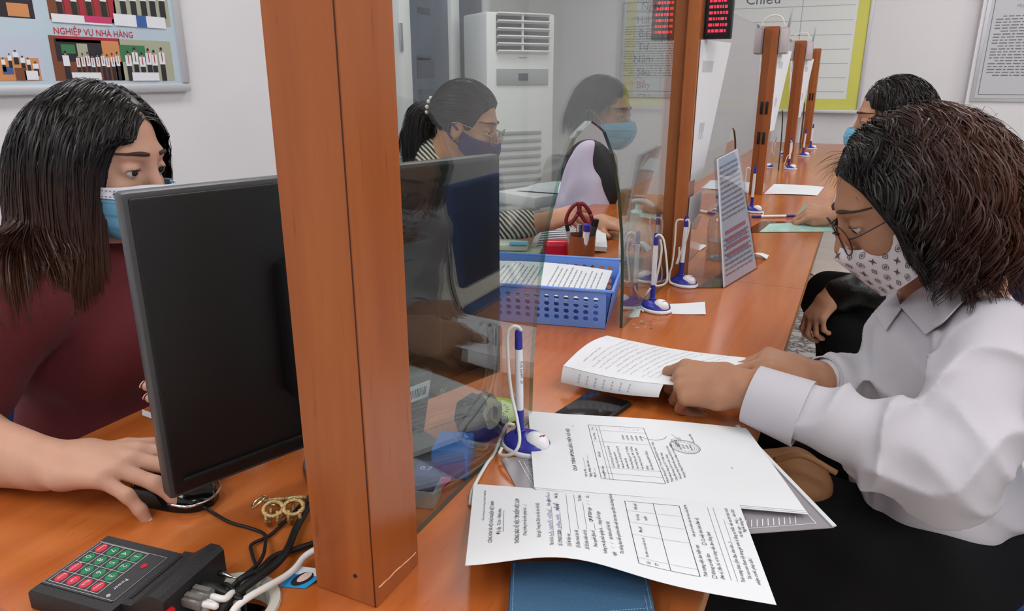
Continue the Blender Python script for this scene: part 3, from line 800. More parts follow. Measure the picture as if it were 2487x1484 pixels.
# ------------------------------------------------------------------ things on the clerk's desk behind the glass
a = atz(1142, 985, TOP)
r = empty('kiwi_coaster', (-.445, .872, TOP)); tag(r, 'round lime green kiwi-slice coaster behind the glass', 'coaster')
bm = BM(); lathe(bm, [(0, .0004), (.043, .0004), (.045, .003), (.043, .006), (.036, .0055), (0, .0055)], 32); obj('rind', bm, mat('lime', (188, 214, 50), .5), r, auto=40)
bm = BM(); lathe(bm, [(.012, .0062), (.032, .0062)], 32); lathe(bm, [(0, .0058), (.036, .0058)], 32); obj('flesh', bm, mat('lime_pale', (206, 224, 120), .5), r)
bm = BM()
for k in range(16): an = 2 * math.pi * k / 16; box(bm, (.02 * math.cos(an), .02 * math.sin(an), .0064), (.005, .0018, .001), rz=an)
tag(obj('seeds', bm, mat('seed', (40, 40, 24), .5), r), kind='stuff')
# grey cable curled over the coaster
bm = BM(); tube(bm, smooth_path([(-.47, .86, TOP + .012), (-.455, .865, TOP + .016), (-.45, .885, TOP + .012), (-.465, .90, TOP + .012), (-.48, .90, TOP + .012), (-.50, .885, TOP + .003)], 30), .003, 8)
tag(obj('cable_loop', bm, mat('cable_grey', (96, 92, 86), .5), smooth=True), 'short grey cable curled on the lime green coaster', 'cable')
# tape dispenser
q = atz(1200, 1060, TOP); r = empty('tape_dispenser', (-.425, .785, TOP), 1.3); tag(r, 'black tape dispenser with toothed cutter behind the glass by the desk pen', 'tape dispenser')
prof = [(-.045, 0), (.045, 0), (.05, .018), (.04, .022), (.018, .012), (.006, .02), (-.004, .05), (.006, .058), (0, .07), (-.03, .066), (-.036, .045), (-.028, .02), (-.045, .014)]
bm = BM(); prism(bm, prof, -.011, .011, M=Matrix.Rotation(math.pi / 2, 4, 'X')); obj('body', bm, 'black_plastic', r)
bm = BM(); lathe(bm, [(.012, -.009), (.021, -.009), (.021, .009), (.012, .009), (.012, -.009)], 24, M=Matrix.Translation((.018, 0, .036)) @ Matrix.Rotation(math.pi / 2, 4, 'X')); obj('tape_roll', bm, mat('tape_clear', (190, 180, 150), .3), r, auto=40)
bm = BM()
for k in range(6): prism(bm, [(0, 0), (.004, 0), (.002, .005)], -.0005, .0005, M=Matrix.Translation((.049, -.011 + k * .0038, .018)) @ Matrix.Rotation(math.pi / 2, 4, 'Z') @ Matrix.Rotation(math.pi / 2, 4, 'X'))
tag(obj('cutter_teeth', bm, 'chrome', r), kind='stuff')
# blue box, sticky notes, small pack on the monitor foot
bx = boxo('blue_box', (-.419, .705, TOP + .021), (.045, .052, .040), mat('box_blue', (58, 120, 206), .5), rz=.3, bev=.003); tag(bx, 'bright blue cardboard box behind the glass beside the monitor foot', 'box')
r = empty('small_carton', (-.4105, .628, TOP)); r.rotation_euler = (0, 0, .25); tag(r, 'small blue and grey carton of leads next to the glass', 'carton')
boxo('lower_half', (0, 0, .0125), (.026, .034, .023), 'grey_plastic', r, bev=.001); boxo('upper_half', (0, 0, .034), (.0262, .0342, .02), mat('carton_blue', (66, 88, 150), .45), r, bev=.001)
p = Print(); p.text('0.7', 0, 0, .012, 'CENTER'); p.build('lettering', 'paper', lambda P: np.stack([P[:, 0], P[:, 1] - .004, np.full(len(P), .0443)], 1), r)
o = sheet('pink_sticky_notes', lambda u, v: np.array([-.4345 + .03 * u, .650 + .022 * v, TOP + .006 + .004 * u * u]), 6, 4, .003, mat('sticky_pink', (246, 104, 172), .7)); tag(o, 'bright pink sticky notes lying beside the small carton behind the glass', 'sticky notes')
o = boxo('lime_cap', (-.4035, .578, TOP + .008), (.014, .014, .014), 'lime', bev=.005); tag(o, 'tiny lime green cap at the foot of the foreground post', 'cap')

# ------------------------------------------------------------------ calling keypad in the foreground
KZ = TOP + .022
kB = atz(255, 1300, KZ)[:2]; kA = atz(66, 1432, KZ)[:2]; kC = atz(465, 1326, KZ)[:2]
ul = (kB - kA); KL = np.linalg.norm(ul); ul = ul / KL
uw = np.array([ul[1], -ul[0]])
KW = float((kC - kB) @ uw); HW = float((atz(566, 1310, KZ + .016)[:2] - kB) @ uw)
r = empty('calling_keypad', (kA[0], kA[1], TOP)); r.rotation_euler = (0, 0, math.atan2(uw[1], uw[0])); tag(r, 'black queue-calling keypad with green and red oval keys in the foreground', 'keypad')
# local x = across (towards the raised housing), y = away along its length
mat('keypad_black', (34, 33, 36), .5, bump=.25, bscale=500)
def prof_ext(n, pf, y0, y1, m, parent=r, bev=0):
    bm = BM(); prism(bm, pf, -y1, -y0, M=Matrix.Rotation(math.pi / 2, 4, 'X')); return obj(n, bm, m, parent)
prof_ext('base', [(0, .001), (KW, .001), (KW, .0225), (.004, .0225), (0, .018)], 0, KL, 'keypad_black')
prof_ext('raised_housing', [(KW + .0002, .001), (HW, .001), (HW, .036), (HW - .004, .04), (KW + .035, .04), (KW + .012, .0235), (KW + .0002, .0225)], .012, KL + .004, 'keypad_black')
prof_ext('groove', [(KW + .002, .0226), (KW + .005, .0226), (KW + .005, .0236), (KW + .002, .0236)], .02, KL - .004, 'vent_dark')
ov = boxo('overlay', (KW / 2 - .002, KL / 2, .0229), (KW - .014, KL - .02, .0008), mat('overlay_black', (44, 42, 46), .45), r)
gx0, gx1, gy0, gy1 = .009, KW - .030, .015, KL - .012
cw, ch = (gx1 - gx0) / 4, (gy1 - gy0) / 4
pl = Print()
for i in range(5):
    pl.line(gx0 + i * cw, gy0, gx0 + i * cw, gy1, .0005); pl.line(gx0, gy0 + i * ch, gx1, gy0 + i * ch, .0005)
pl.rect(.006, .012, KW - .008, KL - .011, .0003)
fk = lambda z: (lambda P: np.stack([P[:, 0], P[:, 1], np.full(len(P), z)], 1))
pl.build('grid_lines', mat('line_white', (206, 206, 210), .6), fk(.0235), ov)
keys = [['Score', '0', 'Restore', 'Enter'], ['7', '8', '9', 'Call'], ['4', '5', '6', 'Back'], ['1', '2', '3', 'Menu']]   # columns along x, from far to near
mat('key_green', (16, 124, 76), .4); mat('key_red', (206, 38, 64), .4)
for i in range(4):
    for j in range(4):
        t = keys[i][j]; x = gx0 + (i + .5) * cw; y = gy1 - (j + .5) * ch
        bm = BM(); lathe(bm, [(.0064, 0), (.0060, .0005), (0, .0006)], 20, (x, y, .0233), sx=.82 * cw / .015, sy=1.0 * ch / .015)
        k_ = obj('key', bm, 'key_green' if t.isdigit() else 'key_red', r)
        pt = Print(); pt.text(t, 0, 0, .0085 if t.isdigit() else .0042, 'CENTER')
        pt.build('lettering', 'line_white', lambda P, x=x, y=y, d=t.isdigit(): np.stack([x + P[:, 1] - (.003 if d else .0014), y - P[:, 0], np.full(len(P), .0242)], 1), k_)
pt = Print(); pt.text('Power', 0, 0, .006); pt.build('lettering', 'line_white', lambda P: np.stack([KW - .022 + P[:, 1], .04 - P[:, 0], np.full(len(P), .0236)], 1), ov)
pt = Print(); pt.disc(KW - .02, KL - .028, .0028, .0036); pt.build('logo_mark', 'ink_red', fk(.0236), ov)
bm = BM(); lathe(bm, [(0, .0005), (.002, .0005), (.0022, -.001)], 14, (KW - .018, .016, .0236)); obj('power_light', bm, 'grey_plastic', r)
boxo('rocker_switch', (HW + .0025, KL * .16, .022), (.006, .013, .011), mat('switch_red', (190, 24, 36), .3), r, bev=.002)
boxo('yellow_strip', (KW * .62, KL + .0004, .017), (.03, .001, .003), mat('strip_yellow', (216, 190, 40), .5), r)
for k, yy in enumerate((.43, .55)):
    pg = boxo('network_plug', (HW + .009, KL * yy, .020), (.022, .012, .009), mat('plug_clear', (128, 124, 120), .2, alpha=.75), r, bev=.002)
    boxo('latch', (HW + .010, KL * yy, .0262), (.018, .005, .002), 'plug_clear', pg)
bm = BM(); tube(bm, [(HW, KL * .68, .018), (HW + .014, KL * .68, .018), (HW + .016, KL * .68, .018), (HW + .03, KL * .67, .017)], [.0055, .0055, .004, .003], 12); obj('power_plug', bm, 'black_rubber', r, auto=40)
bm = BM(); tube(bm, [(HW, KL * .93, .016), (HW + .006, KL * .93, .016), (HW + .014, KL * .93, .015), (HW + .02, KL * .93, .015)], [.003, .003, .0012, .0005], 10); obj('antenna_socket', bm, 'chrome', r, smooth=True)
# cables
KM = Matrix.Translation((kA[0], kA[1], TOP)) @ Matrix.Rotation(math.atan2(uw[1], uw[0]), 4, 'Z')
def kp(x, y, z): return np.array(KM @ Vector((x, y, z)))
hole = np.array([-.485, .395, TOP])
def cable(lab, pts, rad, m, cat='cable'):
    bm = BM(); tube(bm, smooth_path(pts, 60), rad, 10); return tag(obj('cable', bm, m, smooth=True), lab, cat, 'cables running into the cable hole')
down = lambda dx, dy: [hole + np.array([dx, dy, .012]), hole + np.array([dx * .8, dy * .8, -.03]), hole + np.array([dx * .5, dy * .5, -.12])]
c = cable('white network cable with printed sheath plugged into the keypad', [kp(HW + .02, KL * .43, .02), kp(HW + .034, KL * .42, .022), *[hole + np.array([-.012, -.018, .012]), hole + np.array([-.008, -.014, -.03]), hole + np.array([0, -.01, -.12])]], .0032, 'cord_white')
cable('second white network cable plugged into the keypad', [kp(HW + .02, KL * .55, .02), kp(HW + .034, KL * .55, .021), *down(.004, .004)], .0032, 'cord_white')
cable('white cable running from behind the foreground post into the hole', [atz(775, 1330, TOP + .02), atz(740, 1352, TOP + .012), atz(700, 1395, TOP + .008), *down(.018, -.01)], .0034, 'cord_white')
cable('thick black cable running diagonally from behind the post into the hole', [atz(752, 1222, TOP + .006), atz(720, 1282, TOP + .008), atz(680, 1360, TOP + .012), *down(.006, -.012)], .0042, 'black_rubber')
cable('black cable crossing behind the post towards the keypad power plug', [atz(765, 1318, TOP + .006), atz(715, 1335, TOP + .005), atz(665, 1352, TOP + .006), atz(630, 1385, TOP + .01), *down(-.006, .016)], .0032, 'black_rubber')
cable('thin black mouse cable looping over the desk to the hole', [atz(482, 1226, TOP + .006), atz(505, 1237, TOP + .0025), atz(555, 1267, TOP + .002), atz(605, 1282, TOP + .002), atz(640, 1296, TOP + .003), atz(645, 1318, TOP + .008), atz(630, 1365, TOP + .012), *down(-.004, .004)], .0019, 'black_rubber')
cable('thin black cable running from the claw clip to the hole', [atz(755, 1200, TOP + .004), atz(700, 1258, TOP + .003), atz(655, 1300, TOP + .003), atz(612, 1322, TOP + .004), atz(612, 1345, TOP + .006), atz(625, 1395, TOP + .012), *down(.002, .018)], .0019, 'black_rubber')
cable('short black power lead from the keypad to the hole', [kp(HW + .029, KL * .67, .017), kp(HW + .045, KL * .66, .016), *down(-.016, .010)], .0022, 'black_rubber')

# small identity photo by the post
qa = [atz(*p_, TOP + h_) for p_, h_ in (((678, 1424), .0012), ((741, 1429), .0012), ((800, 1385), .006), ((727, 1376), .006))]
r = empty('identity_photo', tuple(qa[0])); tag(r, 'small identity photograph on blue ground lying by the foreground post', 'photograph')
fq = lambda u, v, e=0: (qa[0] * (1 - u) * (1 - v) + qa[1] * u * (1 - v) + qa[2] * u * v + qa[3] * (1 - u) * v) - qa[0] + np.array([0, 0, e])
sheet('photo_paper', fq, 2, 2, .0005, mat('photo_blue', (40, 150, 214), .3), r)
def qm(l): return lambda P: np.array([fq(a_, b_, .0004 + l * .0003) for a_, b_ in P])
p = Print(); p.fill(.0, .62, 1, 1); p.build('print', mat('photo_white', (214, 220, 230), .4), qm(0), r)
p = Print(); p.disc(.52, .42, .3, .36); p.build('print', mat('photo_hair', (34, 28, 34), .4), qm(1), r)
p = Print(); p.disc(.54, .5, .17, .27); p.build('print', mat('photo_skin', (214, 186, 176), .4), qm(2), r)

# gold hair claw clip
q = atz(695, 1262, TOP); r = empty('hair_claw', (q[0], q[1], TOP), .6); tag(r, 'textured gold hair claw clip lying beside the cables', 'hair clip')
mat('gold', (206, 176, 124), .38, metal=.85, bump=.8, bscale=600)
def loop3(c, ra, rb, ax1, ax2, n=22): return [np.array(c) + ra * math.cos(2 * math.pi * k / n) * np.array(ax1) + rb * math.sin(2 * math.pi * k / n) * np.array(ax2) for k in range(n + 1)]
for s, nm in ((-1, 'jaw'), (1, 'jaw')):
    bm = BM()
    for dx in (-.011, .011):
        tube(bm, loop3((dx, s * .009, .021), .0105, .0085, (1, 0, 0), (0, .8 * s, -.6)), .0026, 8)
    for dx in (-.018, -.006, .006, .018):
        tube(bm, smooth_path([(dx, s * .012, .02), (dx, s * .017, .012), (dx, s * .012, .0035), (dx * .95, s * .003, .0025)], 10), [.0024] * 9 + [.0018] * (len(smooth_path([(0, 0, 0)] * 4, 10)) - 9) if False else .0021, 7)
    obj(nm, bm, 'gold', r, smooth=True)
bm = BM(); tube(bm, loop3((-.028, 0, .026), .009, .007, (.8, 0, .6), (0, 1, 0)), .0018, 8); tube(bm, [(-.022, 0, .022), (-.004, 0, .02)], .003, 8); obj('handle', bm, mat('gold_smooth', (220, 196, 150), .2, metal=.9), r, smooth=True)

# computer mouse under the clerk's hand
a = atz(345, 1188, TOP); b = atz(514, 1226, TOP); d = (b - a); L = .112
mo = (a + b) / 2; r = empty('computer_mouse', (mo[0], mo[1], TOP), math.atan2(d[1], d[0])); tag(r, "black wired computer mouse under the clerk's hand", 'mouse')
nu, nv = 16, 14; V = []
for i in range(nu + 1):
    u = -1 + 2 * i / nu; w_ = .029 * (1 - abs(u) ** 3.2) ** .5 * (1 - .06 * u) + .0005; h_ = .024 * max(0.02, (1 - abs((u + .15) / 1.15) ** 2.4)) ** .6 + .004
    for j in range(nv + 1):
        an = math.pi * j / nv; V.append((u * L / 2, w_ * math.copysign(abs(math.cos(an)) ** .6, math.cos(an)), .001 + h_ * math.sin(an) ** .7))
Fc = [(i * (nv + 1) + j, (i + 1) * (nv + 1) + j, (i + 1) * (nv + 1) + j + 1, i * (nv + 1) + j + 1) for i in range(nu) for j in range(nv)]
npmesh('shell', V, Fc, 'black_gloss', r)
bm = BM(); lathe(bm, [(0, -.003), (.009, -.003), (.009, .003), (0, .003)], 16, M=Matrix.Translation((.028, 0, .019)) @ Matrix.Rotation(math.pi / 2, 4, 'X')); obj('scroll_wheel', bm, 'black_rubber', r, auto=40)
bm = BM(); tube(bm, smooth_path([(.02, .031, .013), (.045, .026, .012), (.055, .0, .011), (.045, -.026, .012), (.02, -.031, .013)], 20), .0016, 6); obj('trim_line', bm, 'chrome', r, smooth=True)

# card of white paper tucked behind the monitor
o = sheet('paper_scrap', lambda u, v: atz(345 + 60 * u, 1008 - 14 * v + 22 * u, TOP + .001 + .004 * v), 2, 2, .0004, 'paper'); tag(o, "scrap of white paper on the clerk's side of the desk by the monitor", 'paper')
# ================================================================== papers, phone, wallet on the customer side
def quad_fn(c, bump=None):
    c = [np.array(x, float) for x in c]
    def f(u, v):
        p = c[0] * (1 - u) * (1 - v) + c[1] * u * (1 - v) + c[2] * u * v + c[3] * (1 - u) * v
        if bump: p = p + np.array([0, 0, bump(u, v)])
        return p
    return f
def page_map(f, off=.0004, W_=.21, H_=.297):
    """page coords (x right, y up, metres) -> sheet; page top is u=0, page left edge is v=0 (near side)"""
    def g(P):
        e = 1e-3; out = []
        for x, y in P:
            u = 1 - y / H_; v = x / W_
            p = f(u, v); du = f(u + e, v) - p; dv = f(u, v + e) - p; n = np.cross(du, dv); n /= np.linalg.norm(n) + 1e-12
            if n[2] < 0: n = -n
            out.append(p + n * off)
        return np.array(out)
    return g
# phone
a, b, c_, d_ = [atz(*q, TOP + .0085) for q in ((1310, 1012), (1436, 946), (1545, 978), (1455, 1040))]
ux = (c_ - b); ux /= np.linalg.norm(ux); ph_c = b + ux * .037
uyv = np.array([-ux[1], ux[0], 0]) * -1
r = empty('smartphone', tuple((b + c_) / 2 * .0 + np.array([*(b + ux * .036 + uyv * .076)[:2], TOP]))); r.rotation_euler = (0, 0, math.atan2(ux[1], ux[0])); tag(r, 'black smartphone lying face up on the desk behind the printed sheets', 'phone')
bm = BM(); box(bm, (0, 0, .0047), (.074, .152, .0082), bev=.0035, seg=3); obj('case', bm, 'black_rubber', r, auto=40)
boxo('screen', (0, 0, .0089), (.068, .146, .0008), 'black_gloss', r, bev=.0003)

# upper printed sheets (social insurance record) lying on a clear folder
zb_ = TOP + .0062
cb = [atz(1283, 1003, zb_ + .002), atz(1812, 1040, zb_ + .003), atz(1955, 1240, zb_ + .006), None]
cb[3] = cb[0] + (cb[2] - cb[1])
# page: left edge of the text at the near side -> c0 near/top, c1 near/bottom
fB = quad_fn([cb[3], cb[2], cb[1], cb[0]], lambda u, v: .004 * math.sin(math.pi * u) * v + .003 * math.exp(-((u) / .12) ** 2) * v)
for k in range(3):
    o = sheet('record_sheet', (lambda k: (lambda u, v: fB(u, v) + np.array([.002 * k, -.0015 * k, -.0008 * k])))(k), 18, 8, .0005, 'paper')
    tag(o, ['printed record sheet with a table and round stamp, topmost under the sleeve cuff', 'white sheet just under the printed record sheet', 'lowest white sheet of the record sheets'][k], 'paper', 'sheets of the insurance record')
    if k == 0: recs = o
P0 = Print(); pm = page_map(fB)
P0.text('QUÁ TRÌNH ĐÓNG BẢO HIỂM XÃ HỘI', .105, .243, .0066, 'CENTER'); P0.text('T/1', .17, .236, .003)
for i, t in enumerate(('Họ và tên: ..........................', 'Ngày, tháng, năm sinh: ............', 'Mã số: ..........')): P0.text(t, .035, .232 - .0055 * i, .0045)
x0, x1, yt, yb = .033, .178, .216, .142
P0.rect(x0, yb, x1, yt, .0005)
for xx in (.047, .061, .13, .163): P0.line(xx, yb, xx, yt, .0003)
for yy in (.206, .202): P0.line(x0, yy, x1, yy, .0003)
for xx, t in ((.034, 'Từ tháng'), (.048, 'Đến tháng'), (.087, 'Diễn giải'), (.134, 'Căn cứ đóng'), (.164, 'Tỉ lệ')): P0.text(t, xx, .210, .0038)
rr = random.Random(8)
for i, t in enumerate(('Ký với Công ty CP, Quý số: Liên hệ', 'đóng: Cấp dưỡng viên 04', 'Nơi làm việc: 38, 36 ngõ 57, Kim Mã', 'Ba Đình, Hà Nội', 'Tiền lương đóng quỹ: HT, TT (đồng)', 'Tiền lương đóng quỹ: ÔĐ, TS (đồng)', 'Tiền lương đóng quỹ: TNLĐ, BNN', '(đồng)', 'Tiền lương đóng BHTN (đồng)')):
    P0.text(t, .063, .196 - i * .0058, .0038)
    if i > 3: P0.text('5.350.000', .139, .196 - i * .0058, .0036); P0.text(str(rr.choice((22, 4, 3, 1))), .17, .196 - i * .0058, .0036)
for i, t in enumerate(('Thời gian đóng quỹ HT, TT tính đến 03/2022 là: 4 năm 1 tháng', 'Tổng thời gian đóng quỹ HT, TT đến tháng:', 'Cộng đến tháng cuối là: 4 năm 1 tháng', 'Thời gian đóng BHTN đến tháng 03/2022 là: 4 năm', 'Thời gian đóng BHTN chưa hưởng là: 4 năm 1 tháng')):
    P0.text(t, .035 + .004 * i, .137 - i * .0057, .0040)
P0.text('GIÁM ĐỐC', .14, .105, .0042, 'CENTER'); P0.text('Phó Giám Đốc', .16, .082, .0042, 'CENTER')
P0.ring(.133, .098, .0185, .0006); P0.ring(.133, .098, .0168, .0003); P0.ring(.133, .098, .0118, .0003)
for i, t in enumerate(('BẢO HIỂM', 'XÃ HỘI', 'QUẬN', 'BA ĐÌNH')): P0.text(t, .133, .103 - i * .0045, .0036, 'CENTER')
for k in range(22): an = 2 * math.pi * k / 22; P0.text('•', .133 + .0143 * math.cos(an), .098 + .0143 * math.sin(an), .004, 'CENTER', an)
P0.path([(.165 + .02 * math.cos(a_), .135 + .02 * math.sin(a_)) for a_ in np.linspace(2.2, 4.4, 14)], .0005)
P0.path([(.13, .105), (.15, .112), (.158, .099), (.15, .1), (.166, .108)], .0004)
P0.line(.085, .052, .0868, .054, .0008)
tag(P0.build('printing', 'ink', pm, recs), kind='stuff')

# clear document folder with striped window, below the record sheets
zf = TOP + .0016
fc = [atz(1218, 1122, zf), atz(1290, 1260, zf), atz(2026, 1278, zf + .002), atz(1800, 1035, zf)]
fc = [atz(1218, 1115, zf), atz(1330, 1330, zf), atz(2026, 1280, zf + .003), atz(1790, 1035, zf)]
fF = quad_fn(fc)
fo = sheet('document_folder', fF, 8, 8, .0012, mat('folder_plastic', (176, 172, 180), .25, .5, alpha=.55)); tag(fo, 'clear plastic document folder with white stripes under the printed sheets', 'folder')
ps = Print()
for k in range(60): t = k / 60; ps.line(.08 + .86 * t, .08, .08 + .86 * t + .02, .17, .0035, 2) if t < .9 else None
for k in range(40): t = k / 40; ps.line(.06, .12 + .8 * t, .12, .14 + .8 * t, .003, 2)
for k in range(40): t = k / 40; ps.line(.90, .12 + .8 * t, .955, .10 + .8 * t, .003, 2)
ps.rect(.05, .06, .965, .95, .003); ps.line(.07, .075, .95, .075, .003); ps.line(.08, .175, .95, .175, .003)
ps.build('stripes', mat('folder_white', (226, 228, 234), .6), lambda P: np.array([fF(u, v) + np.array([0, 0, .0003]) for u, v in P]), fo)
boxo('zip_edge', None, (np.linalg.norm(fc[2] - fc[3]), .005, .0016), mat('zip_plastic', (214, 216, 220), .3), fo, M=frame((fc[2] + fc[3]) / 2 + np.array([0, 0, .0012]), fc[2] - fc[3], np.array([0, 1, 0]), None))
# lower form sheet draped over the wallet
cf = [atz(1130, 1382, TOP + .036), atz(1886, 1469, TOP + .030), atz(1795, 1223, TOP + .013), atz(1150, 1175, TOP + .006)]
fA = quad_fn(cf, lambda u, v: .020 * math.exp(-((u - .33) / .26) ** 2) * (1 - v) ** .8 + .006 * math.sin(math.pi * u) * (1 - v) - .004 * math.sin(math.pi * v) * (1 - u))
form = sheet('form_sheet', fA, 30, 14, .0004, 'paper'); tag(form, 'printed application form draped over the blue wallet in the foreground', 'paper')
P1 = Print(); P2 = Print(); pm = page_map(fA)
P1.text('Mẫu số 16: Ban hành kèm theo Thông tư số 28/2015/TT-BLĐTBXH', .192, .2815, .0030, 'RIGHT')
P1.text('CỘNG HOÀ XÃ HỘI CHỦ NGHĨA VIỆT NAM', .105, .2715, .0056, 'CENTER'); P1.text('Độc lập - Tự do - Hạnh phúc', .105, .2630, .0058, 'CENTER'); P1.line(.075, .2600, .135, .2600, .0004)
P1.text('THÔNG BÁO VỀ VIỆC TÌM KIẾM VIỆC LÀM', .105, .2430, .0068, 'CENTER'); P1.text('(Tháng hưởng trợ cấp thất nghiệp thứ ......)', .105, .2355, .0052, 'CENTER', shear=.2)
P1.text('Kính gửi: Trung tâm Dịch vụ việc làm Hà Nội', .105, .221, .0056, 'CENTER')
L = [('Tên tôi là:', 'Sinh ngày       /       /', .030), ('Số CMND/CCCD:', 'Ngày cấp            Nơi cấp', .030), ('Chỗ ở hiện nay:', '', .030), ('Số điện thoại liên hệ:', '', .030), ('Số Sổ bảo hiểm xã hội:', 'Tôi được', .030),
     ('Theo quyết định số:', '/QĐ-LĐTBXH ngày      /      /      của', .040), ('hưởng trợ cấp thất nghiệp là ...... tháng, kể từ ngày', '', .030), ('ngày      /      /      tại thành phố Hà Nội', '', .030), ('Tôi thông báo kết quả tìm kiếm việc làm theo quy định của tháng như sau:', '', .040)]
for i, (t1, t2, xx) in enumerate(L):
    y = .2085 - i * .0088
    P1.text(t1, xx, y, .0056)
    w1 = text_np(t1, .0056)[0][:, 0].max() + xx + .002
    if t2: P1.text(t2, .195, y, .0056, 'RIGHT')
    if i < 6: P1.line(w1, y - .0008, (.195 - (text_np(t2, .0056)[0][:, 0].max() + .003 if t2 else 0)), y - .0008, .00028)
P2.scribble(.055, .2085, .06, .005, .00045, 1); P2.scribble(.165, .2085, .03, .005, .00045, 2); P2.scribble(.062, .1997, .055, .0042, .00045, 3); P2.scribble(.135, .1997, .022, .007, .0006, 4)
tx0, tx1, ty1, ty0 = .028, .19, .125, .066
P1.rect(tx0, ty0, tx1, ty1, .0006)
for xx in (.042, .098, .130, .162): P1.line(xx, ty0, xx, ty1, .0003)
P1.line(tx0, ty0 + .028, tx1, ty0 + .028, .0005)
for xx, t in ((.035, 'Số'), (.070, 'Tên đơn vị trực tiếp liên hệ'), (.114, 'Địa chỉ'), (.146, 'Vị trí dự'), (.176, 'Kết quả')): P1.text(t, xx, ty1 - .012, .0050 if 'Tên' not in t else .0040, 'CENTER')
P1.text('TT', .035, ty1 - .02, .005, 'CENTER'); P1.text('tuyển', .146, ty1 - .02, .005, 'CENTER')
P1.text('Tình trạng việc làm hiện nay:', .030, .058, .0056); P1.text('kết quả tìm kiếm việc làm theo mẫu BHTN', .115, .058, .0044)
P1.rect(.030, .0495, .0345, .0535, .0005); P1.text('Không có việc làm', .037, .0495, .0056); P1.rect(.098, .0495, .1025, .0535, .0005); P1.text('Có việc làm (tên đơn vị)', .105, .0495, .0056, shear=.2)
P1.text('đơn vị, địa chỉ, vị trí công việc làm đúng làm)', .030, .042, .0054, shear=.2)
for y in (.036, .030): P1.line(.030, y, .192, y, .0003)
P1.text('Tình trạng khác (ốm đau, thai sản.../) ...........................................', .030, .0225, .0054, shear=.2)
P1.text('Tôi xin cam đoan nội dung ghi trên là đúng sự thật, nếu sai tôi chịu trách', .038, .0150, .0052, shear=.2); P1.text('nhiệm trước pháp luật./', .030, .0082, .0052, shear=.2)
P1.text('Hà Nội, ngày .... tháng .... năm 2022', .192, .0085, .0046, 'RIGHT', shear=.2)
P1.text('Người thông báo', .155, .0035, .005, 'CENTER')
tag(P1.build('printing', 'ink', pm, form), kind='stuff'); tag(P2.build('handwriting', 'ink_blue', pm, form), kind='stuff')

# blue wallet
wa, wb_ = atz(1232, 1382, TOP + .022), atz(1540, 1388, TOP + .022)
wx = wb_ - wa; wx[2] = 0; wl_ = .205; wx /= np.linalg.norm(wx)
wdir = np.array([wx[1], -wx[0], 0])
o0 = wa + wx * .0; o0[2] = TOP
r = empty('wallet', tuple(o0)); r.rotation_euler = (0, 0, math.atan2(wx[1], wx[0])); tag(r, 'dark blue stitched leather wallet lying half under the application form', 'wallet')
mat('wallet_leather', (56, 92, 124), .48, bump=.35, bscale=700); mat('thread', (150, 176, 196), .7)
WL, WD = .135, .10
def wal(name, z0, z1, x0, x1, y0, y1, parent=r): return boxo(name, ((x0 + x1) / 2, (y0 + y1) / 2, (z0 + z1) / 2), (x1 - x0, y1 - y0, z1 - z0), 'wallet_leather', parent, bev=.0025)
wal('back_cover', .001, .007, .002, WL, -WD, .012); wal('inner_leaf', .0072, .0125, .006, WL - .003, -WD, .006); wal('inner_leaf', .0127, .018, .008, WL - .005, -WD, .004)
wal('snap_tab', .008, .013, -.008, .012, -.075, -.05)
def flapf(u, v):
    x = .004 + (WL - .004) * u; y = .010 - .062 * v - .012 * (1 - u) * v - .03 * (1 - u) * max(0, v - .4)
    return np.array([x, y, .0225 + .003 * math.sin(math.pi * u) - .0022 * v * v])
flap = sheet('flap', flapf, 14, 10, .0035, 'wallet_leather', r)
wal('front_pocket', .0182, .0215, .010, WL - .002, -WD, -.03)
def stitch(pts, parent):
    bm = BM(); P = smooth_path(pts, 200); s = np.concatenate([[0], np.cumsum(np.linalg.norm(np.diff(P, axis=0), axis=1))]); t = 0
    while t < s[-1] - .0016:
        q = [np.array([np.interp(tt, s, P[:, k]) for k in range(3)]) for tt in (t, t + .0015)]
        tube(bm, q, .00032, 5); t += .0028
    tag(obj('stitching', bm, 'thread', parent), kind='stuff')
stitch([flapf(u, .94) + np.array([0, 0, .0003]) for u in np.linspace(.02, .98, 12)], flap); stitch([flapf(.02, v) + np.array([0, 0, .0003]) for v in np.linspace(.03, .95, 8)], flap); stitch([flapf(.98, v) + np.array([0, 0, .0003]) for v in np.linspace(.03, .95, 8)], flap)
stitch([(WL - .0065, y, .0219) for y in np.linspace(-.034, -.098, 8)], r)

# handwritten pages that the customer holds
zh = TOP + .004
hc = [atz(1345, 903, TOP + .034), atz(1600, 940, TOP + .045), atz(1835, 868, TOP + .038), atz(1475, 815, TOP + .006)]
hn = [atz(1340, 905, TOP + .030), atz(1585, 945, TOP + .034)]
def hf(u, v):
    far = atz(1475, 815, TOP + .006) * (1 - u) + atz(1850, 872, TOP + .040) * u
    near = atz(1368, 888, TOP + .040) * (1 - u) + atz(1655, 936, TOP + .048) * u
    p = near * (1 - v) + far * v
    return p + np.array([0, 0, .010 * math.sin(math.pi * v) * (1 - .5 * u) - .006 * math.sin(math.pi * u)])
hand_sheets = []
for k in range(2):
    o = sheet('handwritten_page', (lambda k: lambda u, v: hf(u, v) + np.array([.003 * k, .004 * k, -.0022 * k]))(k), 20, 12, .0004, 'paper')
    tag(o, ["topmost handwritten page held in the customer's hands", "second page under the topmost handwritten page"][k], 'paper', "pages in the customer's hands"); hand_sheets.append(o)
ph_ = Print(); rr = random.Random(11)
for i in range(15):
    y = .262 - i * .0155
    if i == 0: ph_.scribble(.03, y, .07, .004, .0005, 50)
    else: ph_.scribble(.02 + (.02 if i % 4 == 1 else 0), y, .165 - (rr.random() * .08 if i % 4 == 0 else 0), .0052, .00042, 60 + i)
